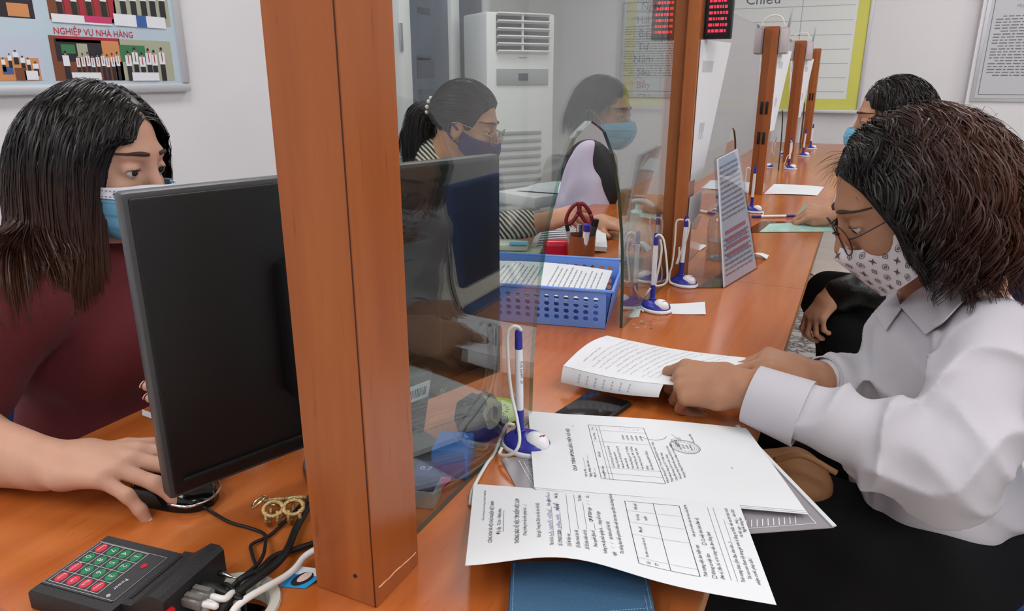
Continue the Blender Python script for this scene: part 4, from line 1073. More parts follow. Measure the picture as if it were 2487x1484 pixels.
tag(ph_.build('handwriting', 'ink_light', page_map(hf, .0005), hand_sheets[0]), kind='stuff')
# page hanging down, curled, at the near edge
def curl(u, v):
    e = hf(u * .86, 0) + np.array([0, 0, -.0006])
    dn = (hf(u * .86, 0) - hf(u * .86, .05)); dn[2] = 0; dn /= np.linalg.norm(dn)
    a_ = v * 1.5
    return e + dn * (.010 * math.sin(a_)) + np.array([0, 0, -.024 * v * (1 - .25 * u)])
o = sheet('handwritten_page', curl, 20, 8, .0004, 'paper'); tag(o, 'handwritten page curling down at the near edge of the held pages', 'paper', "pages in the customer's hands")
pc = Print()
for i in range(6): pc.scribble(.055 + .03 * i, .0, .02, .004, .0007, 90 + i)
def cm(P): return np.array([curl(min(1, x_ / .27), .25 + .12 * (i_ % 5) + y_ * 20) + np.array([0, -.0006, 0]) for i_, (x_, y_) in enumerate(P)])
pcm = Print()
for i in range(7):
    for j in range(3): pcm.fill(.18 + i * .085, .2 + j * .22, .195 + i * .085, .33 + j * .22, 2)
pcm.build('show_through', mat('ink_faint', (176, 176, 186), .8), lambda P: np.array([curl(u_, v_) + (hf(u_ * .86, 0) - hf(u_ * .86, .05)) * .06 for u_, v_ in P]), o)

# blank slip, tape residue
qs = [atz(1627, 738, TOP + .0008), atz(1712, 735, TOP + .0008), atz(1714, 765, TOP + .0008), atz(1632, 762, TOP + .0008)]
tag(sheet('paper_slip', quad_fn(qs, lambda u, v: .002 * u * u), 4, 3, .0004, 'paper'), 'small blank white paper slip beside the desk pens', 'paper')
bm = BM(); rr = random.Random(2)
for k in range(26):
    q = atz(1538 + 64 * rr.random(), 775 + 26 * rr.random(), TOP + .0003); s_ = rr.uniform(.003, .009)
    prism(bm, [(q[0] + s_ * rr.uniform(.4, 1) * math.cos(t), q[1] + s_ * .4 * rr.uniform(.4, 1) * math.sin(t)) for t in np.linspace(0, 2 * math.pi, 7)[:-1]], TOP + .0001, TOP + .0004)
tag(obj('glue_residue', bm, mat('residue', (176, 150, 136), .5)), 'grey tape residue on the desk in front of the arched opening', 'residue', kind='stuff')
o = sheet('tape_piece', quad_fn([atz(1528, 772, TOP + .001), atz(1552, 770, TOP + .001), atz(1556, 752, TOP + .006), atz(1540, 745, TOP + .006)]), 3, 3, .0004, mat('tape_grey', (190, 196, 192), .3)); tag(o, 'scrap of tape stuck at the foot of the glass next to the pen base', 'tape')

# ------------------------------------------------------------------ acrylic leaflet stand
sa, sb = atz(1758, 700, TOP), atz(1838, 652, TOP)        # foot of the leaflet: front and back end
sb2 = atz(1690, 700, TOP)
r = empty('leaflet_stand', tuple(sa)); tag(r, 'slanted clear acrylic stand holding a printed leaflet on the second desk', 'leaflet stand')
e1 = sb - sa; topf = np.array(atd(1795, 372, 1.0)); 
q1 = aty(1742, 388, sa[1] + .0); 
tA = np.array([q1[0], q1[1], q1[2]]) - sa
q2 = aty(1792, 362, sb[1]); tB = np.array(q2) - sa
fS = quad_fn([np.zeros(3), e1, tB, tA])
sheet('acrylic_front', lambda u, v: fS(u, v) + np.array([.004, 0, .001]), 2, 2, .002, 'acrylic', r)
lf = sheet('leaflet', lambda u, v: fS(u, v) + np.array([-.0005, 0, .001]), 4, 4, .001, 'paper', r)
sheet('acrylic_back', lambda u, v: fS(u, v) + np.array([-.006, 0, .001]), 2, 2, .002, 'acrylic', r)
e2 = sb2 - sa
sheet('acrylic_foot', lambda u, v: e2 * u + e1 * v + np.array([0, 0, .0025]), 2, 2, .002, glass_mat('acrylic_foot', (222, 218, 210), .05, 1.45, 1.0), r)
pS = Print(); rr = random.Random(6)
for i in range(22):
    y = .93 - i * .04
    if 10 < i < 14: continue
    x = .08
    while x < .9: L = rr.uniform(.06, .16); pS.fill(x, y - .010, min(.92, x + L), y + .004, 1); x += L + .03
tagged = pS.build('printing', mat('ink_pale', (158, 158, 170), .8, .1), lambda P: np.array([fS(u, v) + np.array([.0005, 0, .001]) for u, v in P]), lf)
pS = Print()
for i in range(4): pS.fill(.15, .40 - .06 * i, .85, .43 - .06 * i, 1)
pS.build('printing', 'ink_pink', lambda P: np.array([fS(u, v) + np.array([.0006, 0, .001]) for u, v in P]), lf)

# sanitiser bottles
def bottle(px, py, prof, pump, m, lab, liquid=None, cap='white_plastic', label_=None, rz=0.0, dx=0):
    b = atz(px, py, TOP); r = empty('pump_bottle', (b[0] + dx, b[1], TOP), rz); tag(r, lab, 'bottle')
    bm = BM(); lathe(bm, prof, 32); obj('bottle_body', bm, m, r, auto=60)
    h = prof[-2][1]
    if liquid:
        bm = BM(); lathe(bm, [(0, .003), (prof[2][0] - .004, .003), (prof[2][0] - .003, .008), (prof[2][0] - .003, liquid), (0, liquid)], 28); obj('liquid', bm, glass_mat('liquid_clear', (232, 236, 238), .0, 1.33, 1.4) if 'liquid_clear' not in MATS else 'liquid_clear', r, auto=40)
    bm = BM(); lathe(bm, [(0, h - .004), (.0165, h - .004), (.0165, h + .014), (.012, h + .018), (.0055, h + .019), (.0055, h + .034), (0, h + .034)], 24); col = obj('pump_collar', bm, cap, r, auto=40)
    bm = BM(); tube(bm, smooth_path([(-.014, 0, h + .036), (0, 0, h + .040), (.02, 0, h + .041), (.036, 0, h + .034), (.042, 0, h + .028)], 16), [.007, .0075, .007] + [.005] * 30 if False else .0055, 10); obj('pump_nozzle', bm, cap, r, smooth=True)
    if label_:
        rad = prof[2][0] + .0006
        for (za, zb2, m_) in label_:
            V = [(rad * math.cos(t), rad * math.sin(t), z) for z in (za, zb2) for t in np.linspace(-2.4, .2, 18)]
            lo = npmesh('label', V, [(i, i + 1, 19 + i, 18 + i) for i in range(17)], m_, r)
            p = Print(); rr = random.Random(4); z = zb2 - .006
            while z > za + .004:
                t = -2.1
                while t < -.1: L = rr.uniform(.1, .3); p.fill(t, z, min(-.05, t + L), z + .0014, 2); t += L + .08
                z -= .0045
            p.build('printing', 'ink_light', lambda P: np.stack([(rad + .0004) * np.cos(P[:, 0]), (rad + .0004) * np.sin(P[:, 0]), P[:, 1]], 1), lo)
    return r
bottle(1746, 628, [(0, .0008), (.034, .0008), (.037, .006), (.037, .095), (.034, .108), (.022, .12), (.0155, .126), (.0155, .134), (0, .134)], 0, glass_mat('bottle_clear', (240, 243, 245), .02, 1.45, 1.6), 'clear sanitiser bottle with pale blue pump behind the leaflet stand', liquid=.052, cap=mat('cap_blue', (110, 160, 216), .35), rz=2.2)
mat('bottle_white', (222, 220, 214), .3)
bottle(1538, 690, [(0, .0008), (.036, .0008), (.039, .006), (.039, .125), (.036, .138), (.024, .150), (.0175, .155), (.0175, .163), (0, .163)], 0, 'bottle_white', 'milky white pump bottle behind the glass beside the blue basket', label_=[(.05, .076, 'paper_grey'), (.085, .115, 'paper')], rz=-.2)

# curled paper behind the leaflet stand, other sheets along the counter
o = sheet('curled_paper', lambda u, v: atz(1800 + 62 * u, 636 - 6 * u, TOP + .001) + np.array([0, .05 * v, .018 * math.sin(math.pi * min(1, u * 1.0)) * (1 - .4 * v) + .0005]), 10, 4, .0004, 'paper'); tag(o, 'curled white paper just behind the leaflet stand', 'paper')
tag(sheet('paper_sheet', quad_fn([atz(1855, 471, TOP + .001), atz(1985, 475, TOP + .001), atz(2002, 454, TOP + .002), atz(1880, 447, TOP + .001)], lambda u, v: .003 * math.sin(3 * u)), 6, 4, .0005, 'paper'), 'white sheet of paper lying at the foot of the bracketed post', 'paper')
tag(sheet('paper_sheet', quad_fn([atz(1700, 470, TOP + .001), atz(1780, 470, TOP + .001), atz(1790, 440, TOP + .004), atz(1730, 438, TOP + .004)]), 4, 4, .0005, 'paper'), 'white paper lying behind the second glass panel', 'paper')
tag(sheet('paper_sheet', quad_fn([atz(1665, 598, TOP + .001), atz(1700, 608, TOP + .001), atz(1716, 596, TOP + .006), atz(1680, 584, TOP + .004)]), 4, 4, .0005, 'paper'), 'small scrap of paper behind the glass at the sanitiser bottle', 'paper')
# clear sleeve and green certificate under the second customer's hand
gq = [atz(1800, 566, TOP + .0012), atz(2000, 562, TOP + .0012), atz(2030, 542, TOP + .0012), atz(1850, 536, TOP + .0012)]
tag(sheet('plastic_sleeve', quad_fn(gq), 3, 3, .0008, glass_mat('sleeve', (226, 224, 224), .1, 1.45, 1.0)), 'clear plastic sleeve under the green certificate', 'sleeve')
gq = [atz(1845, 563, TOP + .0024), atz(2025, 562, TOP + .0024), atz(2045, 540, TOP + .0024), atz(1870, 543, TOP + .0024)]
gc = sheet('green_certificate', quad_fn(gq), 3, 3, .001, mat('cert_green', (176, 216, 206), .4, noise=.25, nscale=30)); tag(gc, "pale green printed certificate under the second customer's hand", 'certificate')

# ------------------------------------------------------------------ blue perforated basket with papers
ba, bb = atz(1470, 800, TOP), atz(1218, 780, TOP)
bxd = (bb - ba)[:2]; bxd /= np.linalg.norm(bxd); byd = np.array([bxd[1], -bxd[0]])
if byd[1] < 0: byd = -byd
BL, BWd, BH = .335, .235, .082
r = empty('plastic_basket', (ba[0], ba[1], TOP)); r.rotation_euler = (0, 0, math.atan2(bxd[1], bxd[0])); tag(r, 'blue perforated plastic basket holding papers behind the glass', 'basket')
sgn = 1 if (Matrix.Rotation(math.atan2(bxd[1], bxd[0]), 2) @ Vector((0, 1))).dot(Vector(byd)) > 0 else -1
mat('basket_blue', (112, 154, 232), .35)
fl_ = .012  # flare
def perf(name, A, B, up, n_cols, rows, hole=.0054, t=.0022):
    """side wall from A to B (bottom points) rising along up, with round holes"""
    A, B, up = Vector(A), Vector(B), Vector(up); ux = (B - A); L = ux.length; ux /= L; H = up.length; uz = up / H; nn = ux.cross(uz)
    bm = BM(); mg = .010; zb, zt = .012, H - .014; cw = (L - 2 * mg) / n_cols; ch = (zt - zb) / rows
    def P(x, z, o): return A + ux * x + uz * z + nn * o
    for side in (0, 1):
        o = t * side
        def q(x0, z0, x1, z1):
            f = [bm.verts.new(P(*c, o)) for c in ((x0, z0), (x1, z0), (x1, z1), (x0, z1))]; bm.faces.new(f if side else f[::-1])
        q(0, 0, L, zb); q(0, zt, L, H); q(0, zb, mg, zt); q(L - mg, zb, L, zt)
        for i in range(n_cols):
            for j in range(rows):
                cx_, cz_ = mg + (i + .5) * cw, zb + (j + .5) * ch
                ca_ = math.atan2(ch, cw); angs_ = sorted([2 * math.pi * (k + .5) / 12 for k in range(12)] + [ca_, math.pi - ca_, math.pi + ca_, 2 * math.pi - ca_]); n = 16; ins = []; outs = []
                for a in angs_:
                    c, s = math.cos(a), math.sin(a); tt = min(cw / 2 / max(1e-9, abs(c)), ch / 2 / max(1e-9, abs(s)))
                    ins.append(bm.verts.new(P(cx_ + hole * c, cz_ + hole * s, o))); outs.append(bm.verts.new(P(cx_ + tt * c, cz_ + tt * s, o)))
                for k in range(n):
                    f = (ins[k], outs[k], outs[(k + 1) % n], ins[(k + 1) % n]); bm.faces.new(f if side else f[::-1])
    # hole walls
    for i in range(n_cols):
        for j in range(rows):
            cx_, cz_ = mg + (i + .5) * cw, zb + (j + .5) * ch; n = 12
            r0 = [bm.verts.new(P(cx_ + hole * math.cos(2 * math.pi * (k + .5) / n), cz_ + hole * math.sin(2 * math.pi * (k + .5) / n), 0)) for k in range(n)]
            r1 = [bm.verts.new(P(cx_ + hole * math.cos(2 * math.pi * (k + .5) / n), cz_ + hole * math.sin(2 * math.pi * (k + .5) / n), t)) for k in range(n)]
            for k in range(n): bm.faces.new((r0[k], r0[(k + 1) % n], r1[(k + 1) % n], r1[k]))
    return obj(name, bm, 'basket_blue', r)
f_ = fl_
perf('perforated_side', (0, 0, .001), (BL, 0, .001), (0, -sgn * f_, BH), 16, 4)
perf('perforated_side', (BL, sgn * BWd, .001), (0, sgn * BWd, .001), (0, sgn * f_, BH), 16, 4)
perf('perforated_side', (0, sgn * BWd, .001), (0, 0, .001), (-f_, 0, BH), 12, 4)
perf('perforated_side', (BL, 0, .001), (BL, sgn * BWd, .001), (f_, 0, BH), 12, 4)
boxo('basket_floor', (BL / 2, sgn * BWd / 2, .003), (BL - .002, BWd - .002, .003), 'basket_blue', r)
bm = BM(); tube(bm, [(-f_, -sgn * f_, BH), (BL + f_, -sgn * f_, BH), (BL + f_, sgn * (BWd + f_), BH), (-f_, sgn * (BWd + f_), BH), (-f_, -sgn * f_, BH), (BL * .2, -sgn * f_, BH)], .0036, 8); obj('rim', bm, 'basket_blue', r, smooth=True)
BMx = Matrix.Translation((ba[0], ba[1], TOP)) @ Matrix.Rotation(math.atan2(bxd[1], bxd[0]), 4, 'Z')
for k in range(3):
    fP = (lambda k: lambda u, v: np.array(BMx @ Vector((.012 + .30 * u + .004 * k, sgn * (.012 + .205 * v), (.056 - .006 * k) + .014 * math.sin(2.2 * u + .6) * v + .008 * u))))(k)
    o = sheet('basket_paper', fP, 10, 6, .0006, 'paper'); tag(o, ['topmost printed sheet lying in the blue basket', 'second sheet lying in the blue basket', 'lowest sheet lying in the blue basket'][k], 'paper', 'papers in the blue basket')
    if k == 0:
        p = Print(); rr = random.Random(9)
        for i in range(24):
            x = .06 + .037 * i
            if 9 < i < 12: continue
            y = .15
            while y < .8: L = rr.uniform(.04, .14); p.fill(x, y, x + .008, y + L, 1); y += L + .02
        tag(p.build('printing', 'ink_pale', lambda P, fP=fP: np.array([fP(u, v) + np.array([0, 0, .0006]) for u, v in P]), o), kind='stuff')

# ------------------------------------------------------------------ stationery behind the basket
b = atz(1410, 652, TOP); r = empty('pen_cup', (b[0], b[1], TOP)); tag(r, 'clear pen cup with a brown band behind the blue basket', 'pen cup')
bm = BM(); lathe(bm, [(0, .001), (.034, .001), (.037, .09), (.035, .09), (.032, .004), (0, .004)], 28); obj('cup_wall', bm, mat('cup_brown', (150, 84, 50), .3, alpha=.8), r, auto=40)
cupc = np.array([b[0], b[1], TOP])
def stick(name, lab, cat, off, tip, rad, m, m2=None, cap=.02):
    A = cupc + np.array([off[0], off[1], .008]); B = cupc + np.array(tip)
    r = empty(name, tuple(A)); tag(r, lab, cat, 'pens in the pen cup'); dv = B - A
    bm = BM(); tube(bm, [np.zeros(3), dv * .85], rad, 12); obj('barrel', bm, m, r, auto=40)
    bm = BM(); tube(bm, [dv * .85, dv * .99, dv], [rad * 1.08, rad * 1.05, rad * .8], 12); obj('cap', bm, m2 or m, r, auto=40)
stick('marker', 'white marker with blue cap leaning in the pen cup', 'marker', (.008, -.012), (.026, -.03, .125), .0085, 'pen_white', 'pen_blue')
stick('marker', 'dark marker standing behind the blue-capped one in the pen cup', 'marker', (.01, .01), (.034, .012, .132), .008, 'dark_grey_plastic', 'black_plastic')
stick('ball_pen', 'slim grey pen at the left side of the pen cup', 'pen', (-.015, -.01), (-.03, -.03, .12), .005, 'grey_plastic', 'black_plastic')
# red handled scissors
r = empty('scissors', tuple(cupc + np.array([-.006, .0, .006]))); tag(r, 'scissors with dark red handles standing in the pen cup', 'scissors')
mat('scissor_red', (120, 20, 36), .3)
cr = np.array([math.cos(YAW), math.sin(YAW), 0])
for s in (-1, 1):
    c0 = cr * (.016 * s - .002) + np.array([0, 0, .138])
    pts = [c0 + cr * .0125 * math.cos(t) * 1.0 + np.array([0, 0, 1]) * .027 * math.sin(t) + cr * (-s * .012 * math.sin(t)) for t in np.linspace(0, 2 * math.pi, 25)]
    bm = BM(); tube(bm, pts, .0052, 8); obj('handle_loop', bm, 'scissor_red', r, smooth=True)
bm = BM(); tube(bm, [np.array([0, 0, 0]), np.array([0, 0, .06]), np.array([0, 0, .11])], [.001, .005, .007], 8); obj('blades', bm, 'chrome', r, auto=40)
# red ink pad / stapler block
b = atz(1336, 640, TOP); o = boxo('ink_pad_case', (b[0] + .02, b[1] + .03, TOP + .0305), (.10, .055, .06), mat('red_plastic', (178, 24, 48), .25), rz=.45, bev=.012, seg=3); tag(o, 'glossy red ink pad case behind the blue basket', 'ink pad')
# open book, cash tray, small stack
b = atz(1375, 600, TOP)
tag(sheet('document_pile', quad_fn([atz(1285, 608, TOP + .016), atz(1475, 600, TOP + .016), atz(1470, 555, TOP + .018), atz(1310, 548, TOP + .018)], lambda u, v: .008 * math.sin(math.pi * u)), 8, 5, .014, 'paper'), 'thick pile of printed documents in front of the writing clerk', 'documents')
dp = bpy.data.objects['document_pile']; p = Print(); fD = quad_fn([atz(1285, 608, TOP + .016), atz(1475, 600, TOP + .016), atz(1470, 555, TOP + .018), atz(1310, 548, TOP + .018)], lambda u, v: .008 * math.sin(math.pi * u))
for i in range(8): p.fill(.08, .1 + i * .1, .8, .14 + i * .1, 6)
_ = p.build('printing', 'ink_light', lambda P: np.array([fD(u, v) + np.array([0, 0, .001]) for u, v in P]), dp)
b = atz(1265, 640, TOP)
r = empty('cash_tray', (b[0] - .05, b[1] + .05, TOP), .35); tag(r, 'pale green tray with folded papers behind the blue basket', 'tray')
boxo('tray_base', (0, 0, .012), (.16, .10, .022), mat('tray_green', (196, 208, 190), .5), r, bev=.004); boxo('tray_lid', (-.02, .01, .034), (.13, .08, .018), mat('tray_pale', (214, 220, 206), .5), r, bev=.006); boxo('blue_slip', (.02, -.02, .0445), (.05, .03, .001), mat('slip_blue', (96, 176, 214), .5), r)

# white photocopier standing on the floor behind the clerks
pd = 3.25; b = atd(1330, 560, pd); pz = float(atd(1300, 452, pd)[2])
r = empty('photocopier', (b[0], b[1], 0), math.radians(-22)); tag(r, 'white photocopier with paper on its lid behind the seated clerks', 'photocopier')
boxo('cabinet', (0, 0, pz / 2 - .06), (.24, .40, pz - .12), 'white_plastic', r, bev=.008); boxo('lid', (0, 0, pz - .03), (.25, .41, .05), 'white_enamel', r, bev=.01)
boxo('output_slot', (0, -.201, pz * .72), (.18, .004, .014), 'dark_slot', r); boxo('blue_sticker', (-.03, -.2012, pz * .82), (.03, .001, .05), mat('sticker_blue', (50, 120, 196), .4), r)
o = sheet('loose_papers', lambda u, v: np.array([b[0] - .1 + .2 * u, b[1] - .12 + .24 * v, pz + .001 + .03 * u * v]), 4, 4, .001, 'paper'); tag(o, 'white papers lying on the photocopier lid', 'paper')

# ------------------------------------------------------------------ fittings on the posts
# red LED number display on the second post
YD = posts[1][0] - PWY / 2 - .0
da = [aty(*q, YD - .02) for q in ((1690, -30), (1742, -20), (1736, 92), (1686, 88))]
cx_ = (da[0] + da[2]) / 2; dw = .056; dh = float(da[0][2] - da[2][2])
r = empty('number_display', tuple(np.array([PXC + PWX / 2 + .032, YD + .03, da[2][2]]))); tag(r, 'black number display with red lit characters on the second post', 'display')
boxo('casing', (0, .012, dh / 2), (.060, .024, dh), 'black_plastic', r, bev=.003)
boxo('screen', (0, -.0004, dh / 2), (.05, .001, dh - .014), 'black_gloss', r)
p = Print(); rr = random.Random(13)
for i in range(9):
    x = -.020
    while x < .018:
        L = rr.choice((.003, .0055, .008)); p.fill(x, .014 + i * .0125, min(.021, x + L), .020 + i * .0125, 1); x += L + .0022
tag(p.build('lit_characters', mat('led_red', (255, 40, 60), .5, emit=(255, 40, 70), estr=1.1), lambda P: np.stack([P[:, 0], np.full(len(P), -.0012), P[:, 1]], 1), r), kind='stuff')
# white routers with stub antenna and looped cable on posts three and four
for i, lab in ((2, 'white wireless box with antenna on top of the bracketed post'), (3, 'white wireless box with antenna on the fourth post')):
    y = posts[i][0]
    r = empty('wireless_box', (PXC + PWX / 2 + .019, y - .005, PTOP - .105)); tag(r, lab, 'wireless box', 'wireless boxes on the posts')
    boxo('casing', (0, 0, .05), (.034, .07, .10), 'grey_plastic', r, bev=.004); boxo('front_cover', (0.002, -.036, .05), (.026, .003, .09), mat('cover_pink', (206, 190, 196), .5), r, bev=.001)
    bm = BM(); tube(bm, [(.01, 0, .09), (.014, 0, .13), (.02, 0, .17)], [.005, .005, .004], 8); obj('antenna', bm, 'grey_plastic', r, smooth=True)
    bm = BM(); tube(bm, smooth_path([(-.09, 0, .107), (-.085, 0, .13), (-.055, 0, .147), (-.02, 0, .14), (.0, 0, .1)], 24), .0028, 8); obj('looped_cable', bm, 'cord_white', r, smooth=True)
# notices taped to the side of the posts, their tops curling away from the glass
def hang(i, z0, z1, lab):
    x0 = PXC + PWX / 2 + .0015; yf = posts[i][0] - PWY / 2
    P = [np.array(q) for q in ((x0, yf + .012, z1), (x0 + .034, yf + .205, z1), (x0 + .004, yf + .13, z0), (x0, yf + .012, z0))]
    f = quad_fn(P); o = sheet('hanging_notice', f, 8, 8, .0006, 'paper'); tag(o, lab, 'notice', 'paper notices hanging at the posts')
    for (k0, k1, k2, k3) in ((.12, .14, .5, .22), (.25, .58, .5, .70)):
        p = Print(); p.fill(k0, k1, k2, k3); p.build('printing', 'paper_grey', lambda Q: np.array([f(u, v) + np.array([.0006, -.0008, 0]) for u, v in Q]), o)
z_of = lambda py, i: float(aty(1670 if i == 1 else 1870, py, posts[i][0])[2])
hang(1, z_of(437, 1), z_of(98, 1), 'long white paper notice hanging on the post below the red display')
zt = z_of(122, 2); hang(2, zt - .32, zt, 'white paper notice hanging on the bracketed post')
hang(3, zt - .33, zt - .005, 'white paper notice hanging on the fourth post')
yy = posts[1][0] + PWY / 2 + .01
o = sheet('side_notice', quad_fn([np.array([PXC + PWX / 2 + q_[0], posts[1][0] + q_[1], q_[2]]) for q_ in ((.002, -.02, .955), (.006, .10, .955), (.006, .10, .90), (.002, -.02, .88))]), 3, 3, .0006, 'paper'); tag(o, 'small notice with black printing on the post under the hanging paper', 'notice')
# ================================================================== smooth-union solids for bodies and cloth
class Solid:
    def __init__(s): s.p = []
    def cap(s, a, b, ra, rb=None, k=.012, flat=None, op='+'):
        """tapered capsule; flat=(axis, factor) stretches the cross-section along an axis"""
        s.p.append(('cap', np.array(a, float), np.array(b, float), ra, ra if rb is None else rb, k, None if flat is None else (np.array(flat[0], float) / np.linalg.norm(flat[0]), flat[1]), op)); return s
    def ell(s, c, r, R=None, k=.012, op='+'):
        s.p.append(('ell', np.array(c, float), np.array(r, float), np.eye(3) if R is None else np.array(R, float), k, op)); return s
    def pln(s, o, n, k=.004):
        """keeps the side the normal points away from"""
        s.p.append(('pln', np.array(o, float), np.array(n, float) / np.linalg.norm(n), k)); return s
    def chain(s, pts, rs, k=.012, flat=None):
        for i in range(len(pts) - 1): s.cap(pts[i], pts[i + 1], rs[i], rs[i + 1], k, flat)
        return s
    @staticmethod
    def _d(q, P):
        if q[0] == 'cap':
            _, a, b, ra, rb, k, fl, op = q
            if fl is not None:
                ax, f = fl
                ba = b - a; ba2 = ba @ ba + 1e-12; pa = P - a
                t = np.clip(pa @ ba / ba2, 0, 1); v = pa - t[..., None] * ba
                c = (v @ ax); v = v - c[..., None] * ax * (1 - 1 / f)
                return np.sqrt((v * v).sum(-1)) - (ra + (rb - ra) * t)
            ba = b - a; ba2 = ba @ ba + 1e-12; pa = P - a
            t = np.clip(pa @ ba / ba2, 0, 1); v = pa - t[..., None] * ba
            return np.sqrt((v * v).sum(-1)) - (ra + (rb - ra) * t)
        if q[0] == 'ell':
            _, c, r, R, k, op = q
            l = (P - c) @ R; u = l / r; k0 = np.sqrt((u * u).sum(-1)) + 1e-9; g = l / (r * r); k1 = np.sqrt((g * g).sum(-1)) + 1e-9
            return k0 * (k0 - 1) / k1
    @staticmethod
    def _box(q, m):
        if q[0] == 'cap':
            f = 1 if q[6] is None else max(1, q[6][1]); rr = max(q[3], q[4]) * f + m
            return np.minimum(q[1], q[2]) - rr, np.maximum(q[1], q[2]) + rr
        if q[0] == 'ell':
            e = np.sqrt(((q[3] * q[2]) ** 2).sum(1)) + m; return q[1] - e, q[1] + e
    @staticmethod
    def _mix(D, d, k, op):
        if op == '+':
            h = np.clip(.5 + .5 * (D - d) / k, 0, 1); return D + (d - D) * h - k * h * (1 - h)
        h = np.clip(.5 - .5 * (D + d) / k, 0, 1); return D + (-d - D) * h + k * h * (1 - h)
    def ev(s, P):
        P = np.asarray(P, float); D = np.full(P.shape[:-1], .25)
        for q in s.p:
            if q[0] == 'pln':
                d = (P - q[1]) @ q[2]; k = q[3]; h = np.clip(.5 - .5 * (D - d) / k, 0, 1); D = D + (d - D) * h + k * h * (1 - h)
            else: D = s._mix(D, s._d(q, P), q[-3] if q[0] == 'cap' else q[4], q[-1])
        return D
    def mesh(s, res, warp=None, pad=.02, keep=None):
        m = .03
        bx = [s._box(q, m) for q in s.p if q[0] != 'pln' and q[-1] == '+']
        lo = np.min([b[0] for b in bx], 0); hi = np.max([b[1] for b in bx], 0)
        for q in s.p:       # axis-aligned trimming planes shrink the grid
            if q[0] == 'pln':
                for ax in range(3):
                    if q[2][ax] > .99: hi[ax] = min(hi[ax], q[1][ax] + .02)
                    if q[2][ax] < -.99: lo[ax] = max(lo[ax], q[1][ax] - .02)
        n = np.ceil((hi - lo) / res).astype(int) + 1
        g = [lo[i] + res * np.arange(n[i]) for i in range(3)]
        D = np.full(n, .05, np.float32)
        def sub(a, b):
            i0 = np.clip(np.floor((a - lo) / res).astype(int), 0, n); i1 = np.clip(np.ceil((b - lo) / res).astype(int) + 1, 0, n)
            return tuple(slice(i0[i], i1[i]) for i in range(3))
        def pts(sl): return np.stack(np.meshgrid(g[0][sl[0]], g[1][sl[1]], g[2][sl[2]], indexing='ij'), -1)
        for q in s.p:
            if q[0] == 'pln':
                P = pts((slice(None),) * 3); d = (P - q[1]) @ q[2]; k = q[3]; h = np.clip(.5 - .5 * (D - d) / k, 0, 1); D = (D + (d - D) * h + k * h * (1 - h)).astype(np.float32); continue
            sl = sub(*s._box(q, m))
            if any(x.start >= x.stop for x in sl): continue
            D[sl] = s._mix(D[sl], s._d(q, pts(sl)), q[-3] if q[0] == 'cap' else q[4], q[-1])
        if warp is not None:
            nb = np.argwhere(np.abs(D) < .022)
            P = lo + res * nb; D[tuple(nb.T)] += warp(P).astype(np.float32)
        D[0] = D[-1] = np.maximum(D[0], .01); 
        for ax in range(3):
            for e in (0, -1):
                sl = [slice(None)] * 3; sl[ax] = e; D[tuple(sl)] = np.maximum(D[tuple(sl)], .004)
        return surface_nets(D, lo, res)

def surface_nets(D, lo, res):
    I = D < 0
    c = I[:-1, :-1, :-1].astype(np.int8)
    tot = np.zeros([x - 1 for x in D.shape], np.int8)
    offs = [(i, j, k) for i in (0, 1) for j in (0, 1) for k in (0, 1)]
    sl = lambda o: tuple(slice(o[a], D.shape[a] - 1 + o[a]) for a in range(3))
    for o in offs: tot += I[sl(o)]
    act = (tot > 0) & (tot < 8); cells = np.argwhere(act)
    idx = np.full(act.shape, -1, np.int64); idx[act] = np.arange(len(cells))
    acc = np.zeros((len(cells), 3)); cnt = np.zeros(len(cells))
    val = {o: D[tuple((cells + np.array(o)).T)] for o in offs}
    for o in offs:
        for ax in range(3):
            if o[ax]: continue
            o2 = list(o); o2[ax] = 1; o2 = tuple(o2); a, b = val[o], val[o2]; mk = (a < 0) != (b < 0)
            t = np.where(mk, a / (a - b + 1e-20), 0); p = np.tile(np.array(o, float), (len(cells), 1)); p[:, ax] = t
            acc += p * mk[:, None]; cnt += mk
    V = lo + res * (cells + acc / cnt[:, None])
    Fs = []
    for ax in range(3):
        b, c_ = [(1, 2), (2, 0), (0, 1)][ax]
        s0 = [slice(1, -1)] * 3; s0[ax] = slice(0, D.shape[ax] - 1); s1 = [slice(1, -1)] * 3; s1[ax] = slice(1, D.shape[ax])
        A, B = I[tuple(s0)], I[tuple(s1)]; ch = np.argwhere(A != B)
        if not len(ch): continue
        fl = A[tuple(ch.T)]
        base = ch.copy(); 
        for a in range(3):
            if a != ax: base[:, a] += 1
        def cell(db, dc): q = base.copy(); q[:, b] -= db; q[:, c_] -= dc; return idx[tuple(q.T)]
        q = np.stack([cell(1, 1), cell(0, 1), cell(0, 0), cell(1, 0)], 1)
        q[~fl] = q[~fl][:, ::-1]; Fs.append(q)
    Fq = np.vstack(Fs); Fq = Fq[(Fq >= 0).all(1)]
    return V, Fq
def solid_obj(name, S, res, m, parent, warp=None, smooth_it=1):
    V, Fq = S.mesh(res, warp)
    for _ in range(smooth_it):
        A = np.zeros_like(V); n = np.zeros(len(V))
        for a in range(4):
            for b in ((a + 1) % 4, (a + 3) % 4):
                np.add.at(A, Fq[:, a], V[Fq[:, b]]); np.add.at(n, Fq[:, a], 1)
        V = V * .5 + .5 * A / np.maximum(n, 1)[:, None]
    return npmesh(name, V, Fq, m, parent)
def trace(S, O, Dn, tmax=.3, off=0.0, n=40):
    """march from far outside towards the solid along -Dn; returns points at distance off"""
    P = O + Dn * tmax; 
    for _ in range(n):
        d = S.ev(P) - off; P = P - Dn * np.clip(d, -.02, .05)[..., None] * .9
    return P

